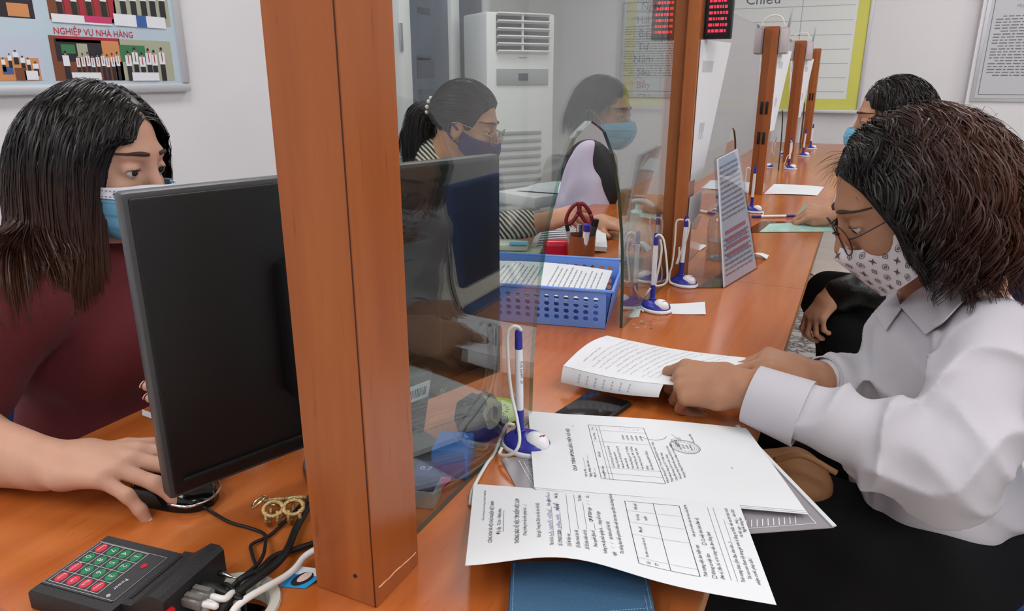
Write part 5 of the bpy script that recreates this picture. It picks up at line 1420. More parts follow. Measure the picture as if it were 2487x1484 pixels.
# ================================================================== people
mat('skin_clerk', (202, 154, 130), .5, .4, sss=.12, noise=.06, nscale=30)
mat('skin_customer', (172, 124, 97), .5, .4, sss=.12, noise=.08, nscale=30)
mat('skin_far', (186, 138, 110), .5, .4, sss=.1)
mat('nail', (226, 170, 160), .25, .5)
mat('eye_white', (214, 210, 206), .2); mat('iris', (46, 30, 22), .1)
mat('brow', (62, 44, 38), .8); mat('lash', (24, 18, 18), .8)
def hair_mat(name, c1, c2, dirv=(0, 0, 1), z0=0, z1=1, rough=.38):
    m = bpy.data.materials.new(name); m.use_nodes = True; nt = m.node_tree; b = nt.nodes['Principled BSDF']
    g = nt.nodes.new('ShaderNodeNewGeometry'); v = nt.nodes.new('ShaderNodeVectorMath'); v.operation = 'DOT_PRODUCT'; v.inputs[1].default_value = dirv
    nt.links.new(g.outputs['Position'], v.inputs[0])
    r = nt.nodes.new('ShaderNodeMapRange'); r.inputs[1].default_value = z0; r.inputs[2].default_value = z1; nt.links.new(v.outputs['Value'], r.inputs[0])
    n = nt.nodes.new('ShaderNodeTexNoise'); n.inputs['Scale'].default_value = 60; nt.links.new(g.outputs['Position'], n.inputs['Vector'])
    ad = nt.nodes.new('ShaderNodeMath'); ad.operation = 'MULTIPLY_ADD'; ad.inputs[1].default_value = .5; ad.inputs[2].default_value = -.25; nt.links.new(n.outputs['Fac'], ad.inputs[0])
    su = nt.nodes.new('ShaderNodeMath'); su.operation = 'ADD'; su.use_clamp = True; nt.links.new(r.outputs[0], su.inputs[0]); nt.links.new(ad.outputs[0], su.inputs[1])
    mx = nt.nodes.new('ShaderNodeMix'); mx.data_type = 'RGBA'; mx.inputs[6].default_value = (*s2l(c1), 1); mx.inputs[7].default_value = (*s2l(c2), 1)
    nt.links.new(su.outputs[0], mx.inputs[0]); nt.links.new(mx.outputs[2], b.inputs['Base Color'])
    b.inputs['Roughness'].default_value = rough; b.inputs['Specular IOR Level'].default_value = .28
    MATS[name] = m; return m
class Head:
    """local axes: x forward, y left, z up; origin between the ears at eye height"""
    def __init__(s, o, fwd, up, scale=1.0):
        f = np.array(fwd, float); f /= np.linalg.norm(f); u = np.array(up, float); u -= f * (u @ f); u /= np.linalg.norm(u); l = np.cross(u, f)
        s.R = np.stack([f, l, u], 1); s.o = np.array(o, float); s.s = scale
    def w(s, p): return s.o + s.s * (np.asarray(p, float) @ s.R.T)
    def v(s, p): return np.asarray(p, float) @ s.R.T
    def loc(s, P): return ((np.asarray(P) - s.o) @ s.R) / s.s
    def build(s, S, eyes=True):
        E = lambda c, r, k=.012, op='+': S.ell(s.w(c), np.array(r) * s.s, s.R, k * s.s, op)
        E((-.012, 0, .030), (.092, .074, .084)); E((.022, 0, -.022), (.062, .064, .085), .02); E((.030, 0, -.066), (.048, .050, .046), .02); E((.060, 0, -.098), (.020, .024, .016), .02)
        E((.066, 0, .024), (.021, .050, .013), .015)
        for y in (-1, 1):
            E((.054, y * .040, -.032), (.024, .022, .022), .015)
            E((.091, y * .033, .0), (.016, .021, .0115), .010, '-')
            if eyes:
                E((.0685, y * .033, .001), (.0155, .0175, .0125), .004)
                E((.082, y * .034, -.0018), (.014, .0180, .0036), .0015, '-')
            E((-.008, y * .074, -.012), (.019, .009, .031), .006); E((-.004, y * .084, -.008), (.010, .006, .018), .004, '-')
        S.cap(s.w((.082, 0, .006)), s.w((.102, 0, -.036)), .0078 * s.s, .0115 * s.s, .012)
        for y in (-1, 1): E((.096, y * .0105, -.041), (.010, .0075, .008), .006)
        E((.084, 0, -.064), (.012, .024, .010), .008)
    def eyeballs(s, parent, gaze=(1, 0, -.1)):
        for y in (-1, 1):
            bm = BM(); bmesh.ops.create_uvsphere(bm, u_segments=20, v_segments=12, radius=.0128 * s.s); M = frame(s.w((.0700, y * .033, 0)), s.v((1, 0, 0)), s.v((0, 1, 0)), None); bmesh.ops.transform(bm, matrix=M, verts=bm.verts); o = obj('eye', bm, 'eye_white', parent, smooth=True)
            g = np.array(gaze, float); g /= np.linalg.norm(g); c = np.array([.0700, y * .033, 0]) + g * .0088
            bm = BM(); lathe(bm, [(0, .0044), (.003, .0042), (.0052, .0032), (.0056, 0)], 18, M=frame(s.w(c), s.v(np.cross(g, (0, 0, 1))), s.v(np.cross(g, np.cross(g, (0, 0, 1)))), None) if False else Matrix.Translation(s.w(c)) @ Vector(s.v(g)).to_track_quat('Z', 'Y').to_matrix().to_4x4()); obj('iris', bm, 'iris', o, smooth=True)
    def brows(s, S, parent, m='brow'):
        for y in (-1, 1):
            T = np.linspace(0, 1, 9); Ld = np.stack([np.full(9, .15), y * (.014 + .044 * T), .0265 + .004 * np.sin(2.4 * T) - .005 * T], 1)
            P = trace(S, s.w(np.stack([np.zeros(9), Ld[:, 1], Ld[:, 2]], 1)), np.tile(s.v((1, 0, 0)), (9, 1)), .13, .0006)
            bm = BM(); tube(bm, P, np.interp(T, [0, .3, 1], [.0026, .0036, .0010]), 8); obj('eyebrow', bm, m, parent, smooth=True)
            T = np.linspace(-1, 1, 11); Q = trace(S, s.w(np.stack([np.full(11, .0), y * .034 + .0150 * T, -.0006 + .0032 * (1 - T * T)], 1)), np.tile(s.v((1, 0, 0)), (11, 1)), .13, .0002)
            bm = BM(); tube(bm, Q, .0008 * (1.15 - T * T), 6); obj('eyelashes', bm, 'lash', parent, smooth=True)
def hand(S, W, fdir, dorsal, side, curls, sc=1.0, thumb=None, spread=1.0, nails=None, forearm=None):
    """five-fingered hand rooted at the wrist; side=+1 right, -1 left; curls: per finger (mcp,pip,dip) in degrees"""
    x = np.array(fdir, float); x /= np.linalg.norm(x); z = np.array(dorsal, float); z -= x * (z @ x); z /= np.linalg.norm(z); y = side * np.cross(z, x)
    W = np.array(W, float); L = lambda a, b, c: W + sc * (x * a + y * b + z * c)
    kn = [(.088, .027), (.092, .008), (.087, -.011), (.077, -.028)]
    seg = [(.043, .026, .020), (.047, .029, .021), (.043, .027, .021), (.034, .021, .019)]
    rad = [.0092, .0094, .0090, .0080]
    S.cap(L(-.01, 0, 0), L(.03, 0, 0), .020 * sc, .022 * sc, .012, flat=(y, 1.35))
    S.cap(L(.03, .0, 0), L(.072, 0, -.001), .0165 * sc, .0125 * sc, .014, flat=(y, 2.2))
    tips = []
    for i, ((kx, ky), sg, r) in enumerate(zip(kn, seg, rad)):
        K = L(kx, ky, .001); S.cap(L(.02, ky * .55, 0), K, .0125 * sc, r * 1.12 * sc, .012)
        an = math.radians(curls[i][3] if len(curls[i]) > 3 else (6, 1, -5, -11)[i] * spread) ; d = x * math.cos(an) + y * math.sin(an); th = 0; p = K
        for j in range(3):
            th += math.radians(curls[i][j]); q = p + sc * sg[j] * (d * math.cos(th) - z * math.sin(th))
            S.cap(p, q, r * (1 - .09 * j) * sc, r * (1 - .09 * (j + 1)) * sc, .005); p0, p = p, q
        tips.append((p, (p - p0) / np.linalg.norm(p - p0), d * math.sin(th) + z * math.cos(th), r))
    t = thumb or [(.030, .026, -.010), (.058, .046, -.020), (.084, .052, -.026)]
    S.cap(L(.012, .010, -.004), L(*t[0]), .014 * sc, .0125 * sc, .014); S.cap(L(*t[0]), L(*t[1]), .0122 * sc, .0105 * sc, .006); S.cap(L(*t[1]), L(*t[2]), .0104 * sc, .0085 * sc, .006)
    return tips
def nails(tips, parent, sel, sc=1.0):
    for i in sel:
        p, d, n, r = tips[i]
        bm = BM(); lathe(bm, [(.0046, -.0012), (.0044, .0002), (.003, .0009), (0, .0011)], 14, sx=1.45 * sc, sy=1.0 * sc, M=frame(p - d * .0005 + n * (r * .76), d, np.cross(n, d), None)); obj('fingernail', bm, 'nail', parent, smooth=True)

def smoothstep(a, b, x): t = np.clip((x - a) / (b - a), 0, 1); return t * t * (3 - 2 * t)
def strands(S, P, dirs, length, nseg, offs, grav=.35, stiff=.55, curl=None, outw=None, cut=None, seed=1):
    """grow strands in parallel around a solid. P roots, dirs start directions, offs layer height"""
    N = len(P); ds = length / nseg; out = [P.copy()]; v = dirs / np.linalg.norm(dirs, axis=1)[:, None]
    e = .002; tet = np.array([[1, 1, 1], [1, -1, -1], [-1, 1, -1], [-1, -1, 1]], float)
    for i in range(nseg):
        t = (i + 1) / nseg
        gv = np.array([0, 0, -1.0])
        v = v * stiff + (1 - stiff) * (gv * grav * 2 + v * (1 - grav)); v /= np.linalg.norm(v, axis=1)[:, None] + 1e-9
        P = P + v * (ds[:, None] if np.ndim(ds) else ds)
        o = offs * (outw(t) if outw else 1.0)
        d = S.ev(P); near = d < o + .02
        if near.any():
            Q = P[near]; G = np.zeros_like(Q)
            for k in tet: G += k * S.ev(Q + k * e)[:, None]
            G /= np.linalg.norm(G, axis=1)[:, None] + 1e-9
            push = np.maximum(0, o[near] - d[near]); Pn = Q + G * push[:, None]
            P = P.copy(); P[near] = Pn
            dn = (v[near] * G).sum(1); v[near] = v[near] - G * np.minimum(dn, 0)[:, None]
            v /= np.linalg.norm(v, axis=1)[:, None] + 1e-9
        out.append(P.copy())
    return np.stack(out, 1)          # N, nseg+1, 3
def strand_mesh(name, C, rad, m, parent, centre=None, taper=.3, twist=.5, rng=None):
    """flat locks that lie on the head: ribbon width across the strand, face turned outwards"""
    rng = rng or np.random.default_rng(1); N, L, _ = C.shape
    T = np.gradient(C, axis=1); T /= np.linalg.norm(T, axis=2)[..., None] + 1e-9
    out = C - (C.mean((0, 1)) if centre is None else centre); out /= np.linalg.norm(out, axis=2)[..., None] + 1e-9
    U = np.cross(T, out); U /= np.linalg.norm(U, axis=2)[..., None] + 1e-9; W_ = np.cross(T, U)
    tw = (twist * rng.normal(size=N))[:, None, None] + (twist * rng.normal(size=N))[:, None, None] * np.linspace(0, 1, L)[None, :, None]
    U = U * np.cos(tw) + W_ * np.sin(tw)
    t = np.linspace(0, 1, L); prof = np.minimum(1, .6 + t * 3) * np.where(t > .6, 1 - (1 - taper) * (t - .6) / .4, 1)
    R = (rad[:, None] if np.ndim(rad) else rad) * prof[None]
    V = np.stack([C - R[..., None] * U, C + R[..., None] * U], 2)
    base = (np.arange(N) * L * 2)[:, None] + (np.arange(L - 1) * 2)[None]
    Fq = np.stack([base, base + 1, base + 3, base + 2], -1).reshape(-1, 4)
    o = npmesh(name, V.reshape(-1, 3), Fq, m, parent); tag(o, kind='stuff'); return o
def clump(C, rng, ncl, amt, roots=None):
    """draw strands towards shared guide strands near their tips; returns clump index"""
    n = len(C); g = rng.choice(n, ncl, replace=False); mid = C[:, C.shape[1] // 2]; ci = np.empty(n, int)
    for i in range(0, n, 2000): ci[i:i + 2000] = ((mid[i:i + 2000, None] - mid[g][None]) ** 2).sum(-1).argmin(1)
    w = (amt * np.linspace(0, 1, C.shape[1]) ** 1.2)[None, :, None]
    return C * (1 - w) + C[g][ci] * w, ci
def clamp_face(H, C, zs, bx, rng, side=0, jit=.008):
    """keep strands behind a hairline curve x <= b(z) in head space"""
    l = H.loc(C.reshape(-1, 3)); b = np.interp(l[:, 2], zs, bx) + np.repeat(jit * (rng.random(len(C)) - .7), C.shape[1])
    m_ = l[:, 0] > b
    if side: m_ &= (l[:, 1] * side > -.01)
    ex = np.where(m_, l[:, 0] - b, 0); l[:, 0] -= ex; l[:, 1] += np.sign(l[:, 1] + 1e-6) * np.minimum(ex * .25, .008)
    return H.w(l).reshape(C.shape)
def scalp_roots(H, n, hairline, rng, c=(-.012, 0, .030), r=(.094, .076, .086)):
    out = []
    while len(out) < n:
        v = rng.normal(size=(n * 3, 3)); v /= np.linalg.norm(v, axis=1)[:, None]; v = v[hairline(v)]
        out += list(v)
    v = np.array(out[:n]); return v, H.w(np.array(c) + v * np.array(r))
def hl_default(v):
    return v[:, 2] > -.50 + 1.02 * smoothstep(-.15, .62, v[:, 0]) - .10 * smoothstep(.2, .7, np.abs(v[:, 1])) * (v[:, 0] > .2)
def wave(P, d, f, ph=0): return np.sin((P @ np.array(d, float)) * f + ph)
def mask_form(H):
    S = Solid(); E = lambda c, r, k: S.ell(H.w(c), np.array(r) * H.s, H.R, k * H.s)
    E((.020, 0, -.022), (.064, .066, .085), .02); E((.030, 0, -.066), (.050, .053, .048), .03); E((.060, 0, -.096), (.022, .028, .020), .03); E((.074, 0, -.050), (.036, .026, .040), .035); E((.085, 0, -.028), (.016, .010, .020), .03)
    for y in (-1, 1): E((.054, y * .040, -.034), (.027, .025, .025), .02)
    return S
def mask_patch(name, H, S, fn, nu, nv, m, parent, thick=.0015):
    """fn(u,v)->local (y,z,offset); traced onto the face from the front"""
    uu, vv = np.meshgrid(np.linspace(-1, 1, nu), np.linspace(0, 1, nv), indexing='ij')
    A = np.array([fn(a, b) for a, b in zip(uu.ravel(), vv.ravel())])       # angle, z, offset
    ang = A[:, 0]; dl = np.stack([np.cos(ang), np.sin(ang), np.zeros(len(ang))], 1)
    O = H.w(np.stack([np.full(len(ang), .0), np.zeros(len(ang)), A[:, 1]], 1)); Dn = H.v(dl)
    P = trace(S, O, Dn, .16, 0.0, 50); P = P + Dn * A[:, 2:3]
    K = len(P); idx = np.arange(K).reshape(nu, nv); Q = P - Dn * thick
    Fq = []
    for i in range(nu - 1):
        for j in range(nv - 1):
            f = (idx[i, j], idx[i + 1, j], idx[i + 1, j + 1], idx[i, j + 1]); Fq.append(f); Fq.append(tuple(K + x for x in f[::-1]))
    rg = [idx[i, 0] for i in range(nu - 1)] + [idx[nu - 1, j] for j in range(nv - 1)] + [idx[i, nv - 1] for i in range(nu - 1, 0, -1)] + [idx[0, j] for j in range(nv - 1, 0, -1)]
    for a, b in zip(rg, rg[1:] + rg[:1]): Fq.append((a, K + a, K + b, b))
    o = npmesh(name, np.vstack([P, Q]), Fq, m, parent)
    bmx = bmesh.new(); bmx.from_mesh(o.data); bmesh.ops.recalc_face_normals(bmx, faces=bmx.faces); bmx.to_mesh(o.data); bmx.free()
    G = P.reshape(nu, nv, 3)
    def at(u, v):
        a = np.clip((u + 1) / 2 * (nu - 1), 0, nu - 1.001); b = np.clip(v * (nv - 1), 0, nv - 1.001); i, j = int(a), int(b); s, t = a - i, b - j
        return G[i, j] * (1 - s) * (1 - t) + G[i + 1, j] * s * (1 - t) + G[i + 1, j + 1] * s * t + G[i, j + 1] * (1 - s) * t
    return o, at
# ================================================================== chairs, rug, bag
mat('chair_blue', (24, 62, 128), .75, bump=.3, bscale=500); mat('chair_black', (26, 27, 30), .6)
def chair(x, y, rz, lab, seatm='chair_blue', sz=.45):
    """local: sitter faces +x; cantilever frame of chromed tube, no arms"""
    r = empty('visitor_chair', (x, y, 0), rz); tag(r, lab, 'chair', 'chairs at the counter')
    boxo('seat', (0, 0, sz - .03), (.42, .43, .06), seatm, r, bev=.02, seg=3)
    Mb = Matrix.Translation((-.235, 0, sz + .24)) @ Matrix.Rotation(math.radians(-8), 4, 'Y')
    boxo('backrest', None, (.045, .40, .37), seatm, r, M=Mb, bev=.02, seg=3)
    for s in (-1, 1):
        bm = BM(); tube(bm, smooth_path([(-.262, s * .208, sz + .30), (-.250, s * .218, sz + .17), (-.235, s * .225, sz + .06), (-.18, s * .225, sz - .055), (-.10, s * .225, sz - .066), (.10, s * .225, sz - .066), (.17, s * .225, sz - .075), (.195, s * .225, sz - .12), (.20, s * .225, .012)], 60), .0115, 10); obj('side_frame', bm, 'chrome', r, smooth=True)
        bm = BM(); tube(bm, smooth_path([(-.13, s * .225, sz - .075), (-.17, s * .225, sz - .12), (-.22, s * .225, .012)], 20), .0115, 10); obj('leg', bm, 'chrome', r, smooth=True)
    bm = BM(); tube(bm, [(.198, -.225, .2), (.198, .225, .2)], .009, 8); obj('stretcher', bm, 'chrome', r, smooth=True)
    return r
chair(.22, 1.27, math.pi, "blue chair with chrome frame under the white-shirted customer", sz=.425)
chair(.235, 2.34, math.pi, "blue chair with chrome frame on which the leather-jacketed customer sits")
chair(-1.16, .73, 0, "blue chair of the clerk in the maroon top")
chair(-1.17, 1.93, 0, "blue chair of the ponytailed clerk")
# black chair with a white jacket over its back, behind the clerks
cb_ = atd(1428, 520, 2.98)
r = empty('office_chair', (cb_[0], cb_[1], 0), math.radians(62)); tag(r, 'black office chair standing behind the second desk', 'chair')
S = Solid(); S.ell((0, 0, .82), (.05, .17, .17), k=.02); S.cap((0, -.12, .58), (0, .12, .58), .05, .05, .02); solid_obj('backrest', S, .008, 'chair_black', r)
boxo('seat', (-.25, 0, .47), (.44, .44, .08), 'chair_black', r, bev=.03, seg=3)
bm = BM(); tube(bm, [(-.25, 0, .06), (-.25, 0, .44)], .028, 14); obj('gas_column', bm, 'alu', r, smooth=True)
bm = BM(); tube(bm, smooth_path([(-.2, 0, .43), (.02, 0, .42), (.07, 0, .55), (.055, 0, .85)], 16), .018, 8); obj('back_bar', bm, 'chair_black', r, smooth=True)
for k in range(5):
    a = 2 * math.pi * k / 5; q = (-.25 + .28 * math.cos(a), .28 * math.sin(a))
    bm = BM(); tube(bm, [(-.25, 0, .1), (q[0], q[1], .065)], [.022, .014], 8); leg = obj('leg', bm, 'chair_black', r, smooth=True)
    bm = BM(); lathe(bm, [(0, -.02), (.026, -.02), (.028, 0), (.026, .02), (0, .02)], 16, M=Matrix.Translation((q[0], q[1], .0285)) @ Matrix.Rotation(math.pi / 2, 4, 'X') @ Matrix.Rotation(0, 4, 'Z')); obj('castor', bm, 'chair_black', leg, auto=40)
S = Solid(); S.ell((-.012, 0, .86), (.066, .075, .13), k=.05); S.ell((-.02, 0, .70), (.08, .15, .19), k=.06); S.cap((-.055, -.04, .72), (-.05, -.10, .50), .045, .06, .03); S.cap((-.055, .04, .72), (-.05, .10, .50), .045, .06, .03); S.cap((-.04, -.1, .55), (-.04, .1, .55), .06, .06, .03)
RM = Matrix.Translation(r.location) @ Matrix.Rotation(math.radians(62), 4, 'Z')
jk = solid_obj('white_jacket', S, .008, mat('jacket_lilac', (186, 180, 200), .8), None, warp=lambda P: .004 * np.sin(60 * P[:, 1] + 14 * P[:, 2]) + .003 * np.sin(38 * P[:, 2] + 30 * P[:, 1]))
jk.matrix_world = RM; tag(jk, 'pale lilac-white jacket draped over the black office chair', 'jacket')

# rug on the floor under the second customer
m = bpy.data.materials.new('rug_pile'); m.use_nodes = True; nt = m.node_tree; b = nt.nodes['Principled BSDF']; b.inputs['Roughness'].default_value = .95
tc = nt.nodes.new('ShaderNodeTexCoord'); vo = nt.nodes.new('ShaderNodeTexVoronoi'); vo.inputs['Scale'].default_value = 14; vo.feature = 'DISTANCE_TO_EDGE'; no = nt.nodes.new('ShaderNodeTexNoise'); no.inputs['Scale'].default_value = 22; no.inputs['Detail'].default_value = 6
ad = nt.nodes.new('ShaderNodeMixRGB'); ad.blend_type = 'ADD'; ad.inputs[0].default_value = .12; nt.links.new(tc.outputs['Object'], ad.inputs[1]); nt.links.new(no.outputs['Color'], ad.inputs[2]); nt.links.new(ad.outputs[0], vo.inputs['Vector']); nt.links.new(tc.outputs['Object'], no.inputs['Vector'])
rp = nt.nodes.new('ShaderNodeValToRGB'); rp.color_ramp.elements[0].position = .02; rp.color_ramp.elements[0].color = (*s2l((92, 90, 92)), 1); rp.color_ramp.elements[1].position = .22; rp.color_ramp.elements[1].color = (*s2l((182, 180, 178)), 1)
nt.links.new(vo.outputs['Distance'], rp.inputs[0]); nt.links.new(rp.outputs[0], b.inputs['Base Color']); MATS['rug_pile'] = m
ra, rb = atz(1976, 899, 0), atz(2089, 877, 0); rd = (rb - ra)[:2]; rang = math.atan2(rd[1], rd[0])
r = empty('floor_rug', (ra[0], ra[1], 0.002), rang); tag(r, "grey patterned rug with dark red border on the floor below the second customer", 'rug')
boxo('pile', (.3, .62, .007), (1.7, 1.2, .006), 'rug_pile', r)
mat('rug_red', (122, 20, 36), .95)
for (c, s) in (((.3, .018, .006), (1.76, .016, .008)), ((.3, 1.222, .006), (1.76, .016, .008)), ((-.56, .62, .006), (.016, 1.2, .008)), ((1.16, .62, .006), (.016, 1.2, .008))): boxo('border', c, s, 'rug_red', r)

# tan bag on the customer's lap
S = Solid(); q = atd(1945, 1150, 1.16); S.ell(q + np.array([-.02, .03, -.025]), (.066, .055, .045), k=.02)
S.cap(q + np.array([-.05, .0, -.02]), q + np.array([.02, .0, -.02]), .030, .030, .03)
bag = empty('handbag', tuple(q - np.array([0, 0, .07]))); tag(bag, "tan leather handbag on the white-shirted customer's lap", 'handbag')
o = solid_obj('bag_body', S, .005, mat('bag_tan', (158, 112, 72), .55, bump=.3, bscale=400), None, warp=lambda P: .003 * np.sin(70 * P[:, 0] + 40 * P[:, 2])); o.parent = bag; o.matrix_parent_inverse = Matrix.Translation(bag.location).inverted()
bm = BM(); tube(bm, smooth_path([q + np.array([-.04, -.03, .03]), q + np.array([0, -.035, .05]), q + np.array([.05, -.03, .03])], 16), .005, 8); h_ = obj('bag_strap', bm, 'bag_tan', bag, smooth=True); h_.matrix_parent_inverse = Matrix.Translation(bag.location).inverted()

def person(loc, lab):
    r = empty('person', loc); tag(r, lab, 'person'); return r
def keep_world(r):
    """parts were built in world coordinates"""
    Mi = Matrix.Translation(r.location).inverted()
    for c in r.children: c.matrix_parent_inverse = Mi
def shoe(r, x, y, rz, m='black_rubber'):
    S = Solid(); f = np.array([math.cos(rz), math.sin(rz), 0]); c = np.array([x, y, 0])
    S.cap(c + np.array([0, 0, .045]), c + f * .15 + np.array([0, 0, .03]), .040, .030, .02); S.cap(c - f * .03 + np.array([0, 0, .04]), c + np.array([0, 0, .06]), .034, .036, .02); S.pln((0, 0, .002), (0, 0, -1)); solid_obj('shoe', S, .006, m, r)

# ================================================================== customer in the white shirt
r = person((.19, 1.25, 0), 'person with curly brown hair, white shirt and patterned mask sorting papers at the counter')
yw = math.radians(14); pt_ = math.radians(27)
f2 = np.array([-math.cos(yw), -math.sin(yw), 0]); F_ = f2 * math.cos(pt_) + np.array([0, 0, -math.sin(pt_)]); U_ = f2 * math.sin(pt_) + np.array([0, 0, math.cos(pt_)]); L_ = np.cross(U_, F_)
eye = np.array(atd(2066, 556, 1.07)); H1 = Head(eye - .083 * F_ - .033 * L_, F_, U_)
NB = np.array(atd(2318, 690, 1.14)); NS = np.array([.196, 1.125, .885]); FS = np.array([.13, 1.43, .885])
NE = np.array([.150, .945, .768]); NW = np.array(atd(1812, 945, 1.015)); FE = np.array([.175, 1.41, .70]); FW = np.array(atd(1985, 945, 1.145)); FW[2] = .775
B = Solid(); H1.build(B)
B.cap(H1.w((-.035, 0, -.05)), NB + np.array([-.01, 0, -.02]), .052, .055, .02)
B.chain([NB, (.165, 1.275, .80), (.18, 1.255, .62), (.20, 1.25, .54)], [.07, .10, .10, .11], .03)
B.cap(NS, FS, .05, .05, .03); B.chain([NS, NE], [.046, .040], .02); B.chain([NE, NW], [.040, .026], .02); B.chain([FS, FE], [.046, .040], .02); B.chain([FE, FW], [.040, .026], .02)
nk_ = (np.array(atd(1640, 925, 1.065)) - NW); nd = nk_ / np.linalg.norm(nk_)
tipsN = hand(B, NW + nd * .004, nd, (-.10, -.62, .78), -1, [(40, 28, 12, 4), (58, 46, 22, 0), (66, 62, 30, -3), (66, 66, 34, -8)], 1.0, thumb=[(.030, .028, -.016), (.060, .034, -.040), (.090, .026, -.046)])
fd = np.array(atd(1845, 872, 1.13)) - FW; fd = fd / np.linalg.norm(fd)
tipsF = hand(B, FW + fd * .006, fd, (.35, -.10, .93), 1, [(34, 42, 22), (42, 50, 28), (52, 56, 30), (58, 58, 30)], .98, thumb=[(.034, .026, -.012), (.066, .030, -.020), (.094, .020, -.026)])
body = solid_obj('body', B, .0032, 'skin_customer', r)
nails(tipsN, r, [0], 1.0)
H1.eyeballs(r, (1, .2, -.5)); H1.brows(B, r)
# shirt
mat('shirt_white', (192, 189, 197), .8, .2, bump=.12, bscale=900)
TS_ = Solid()
TS_.ell((.155, 1.275, .775), (.118, .165, .14), k=.03); TS_.ell((.170, 1.255, .66), (.122, .165, .13), k=.04); TS_.ell((.185, 1.252, .575), (.132, .178, .09), k=.04)
TS_.cap(NS + np.array([.0, .02, -.006]), FS + np.array([0, -.02, -.006]), .054, .054, .04); TS_.cap(NB + np.array([.012, -.0, -.035]), (.165, 1.275, .82), .062, .11, .04)
TS_.cap(NS, NE, .062, .062, .010); TS_.cap(NE, NE + (NW - NE) * .50, .064, .048, .010); TS_.cap(NE + (NW - NE) * .50, NE + (NW - NE) * .78, .048, .040, .008)
TS_.cap(FS, FE, .06, .058, .03); TS_.cap(FE, FE + (FW - FE) * .9, .056, .040, .02)
TS_.pln((0, 0, .555), (0, 0, -1)); TS_.cap(NB + np.array([-.035, -.01, .04]), H1.w((-.02, 0, -.1)), .050, .055, .008, op='-')
def fold(x, sh=1.6): return (1 - np.abs(np.sin(x))) ** sh * 1.7 - .55
def warp1(P):
    ax = (NW - NE) / np.linalg.norm(NW - NE); t = (P - NE) @ ax; dl = np.linalg.norm(P - NE, axis=1); z = P[:, 2]; x = P[:, 0]; y = P[:, 1]
    wob = np.sin(31 * x + 17 * z) * .8 + np.sin(23 * z - 19 * y + 1.3) * .7
    fore = smoothstep(.01, .06, t) * smoothstep(.25, .13, t) * (y < 1.09)
    a = -fore * .0085 * fold(t * 30 + 13 * (z - NE[2]) + wob)
    upx = (NE - NS) / np.linalg.norm(NE - NS); tu = (P - NS) @ upx; rad = np.linalg.norm(P - NS - tu[:, None] * upx, axis=1); near = smoothstep(.12, .08, rad) * smoothstep(1.19, 1.15, y)
    b = -near * smoothstep(-.03, .07, tu) * .0095 * fold(tu * 24 + 17 * x + .9 * wob + .6)
    tor = smoothstep(1.08, 1.13, y)
    c = -tor * (.0060 * fold(15 * z + 13 * x + 1.0 * wob) * smoothstep(.90, .80, z) + .0042 * fold(26 * x - 14 * z + 8 * y + wob, 2.2))
    cr_ = -smoothstep(.10, .05, dl) * .0075 * fold(34 * (z - .77) + 20 * (x - .14) + wob)
    return a + b + c + cr_ * (y < 1.07)
shirt = solid_obj('shirt', TS_, .0042, 'shirt_white', r, warp=warp1)
# cuff, collar, placket, buttons
def shell_tube(name, A, Bq, ra, rb, m, parent, t=.0025, n=30, flat=None, ext=6):
    A, Bq = np.array(A), np.array(Bq); ax = (Bq - A) / np.linalg.norm(Bq - A); u = np.cross(ax, (0, 0, 1)); u /= np.linalg.norm(u); v = np.cross(ax, u); V = []; rows = []
    for (s, o) in [(q, 0) for q in np.linspace(0, 1, ext)] + [(q, -t) for q in np.linspace(1, 0, ext)]:
        rr_ = ra + (rb - ra) * s + o; rows.append([A + (Bq - A) * s + u * rr_ * math.cos(2 * math.pi * k / n) + v * rr_ * math.sin(2 * math.pi * k / n) * (flat or 1) for k in range(n)])
    V = np.array(rows).reshape(-1, 3); R_ = len(rows); Fq = [(i * n + k, i * n + (k + 1) % n, ((i + 1) % R_) * n + (k + 1) % n, ((i + 1) % R_) * n + k) for i in range(R_) for k in range(n)]
    o = npmesh(name, V, Fq, m, parent); bmx = bmesh.new(); bmx.from_mesh(o.data); bmesh.ops.recalc_face_normals(bmx, faces=bmx.faces); bmx.to_mesh(o.data); bmx.free(); o.data.set_sharp_from_angle(angle=math.radians(50)); return o
ca = NW + (NE - NW) * .03 - np.array([0, 0, .004]); cbk = NW + (NE - NW) * .31 - np.array([0, 0, .004])
cuff = shell_tube('cuff', ca, cbk, .0420, .0475, 'shirt_white', shirt)
shell_tube('cuff', FW + (FE - FW) * .02, FW + (FE - FW) * .2, .036, .042, 'shirt_white', shirt)
cd = (NW - NE) / np.linalg.norm(NW - NE)
for t in (.10, .22):
    c = NW + (NE - NW) * t + np.array([0, -.022, -.0375]) ; bm = BM(); lathe(bm, [(0, .0012), (.0048, .0012), (.0054, 0), (.0048, -.0012), (0, -.0012)], 16, M=Matrix.Translation(c) @ Vector((0, -.5, -.86)).to_track_quat('Z', 'Y').to_matrix().to_4x4()); obj('button', bm, mat('button', (214, 208, 200), .3), shirt, auto=40)
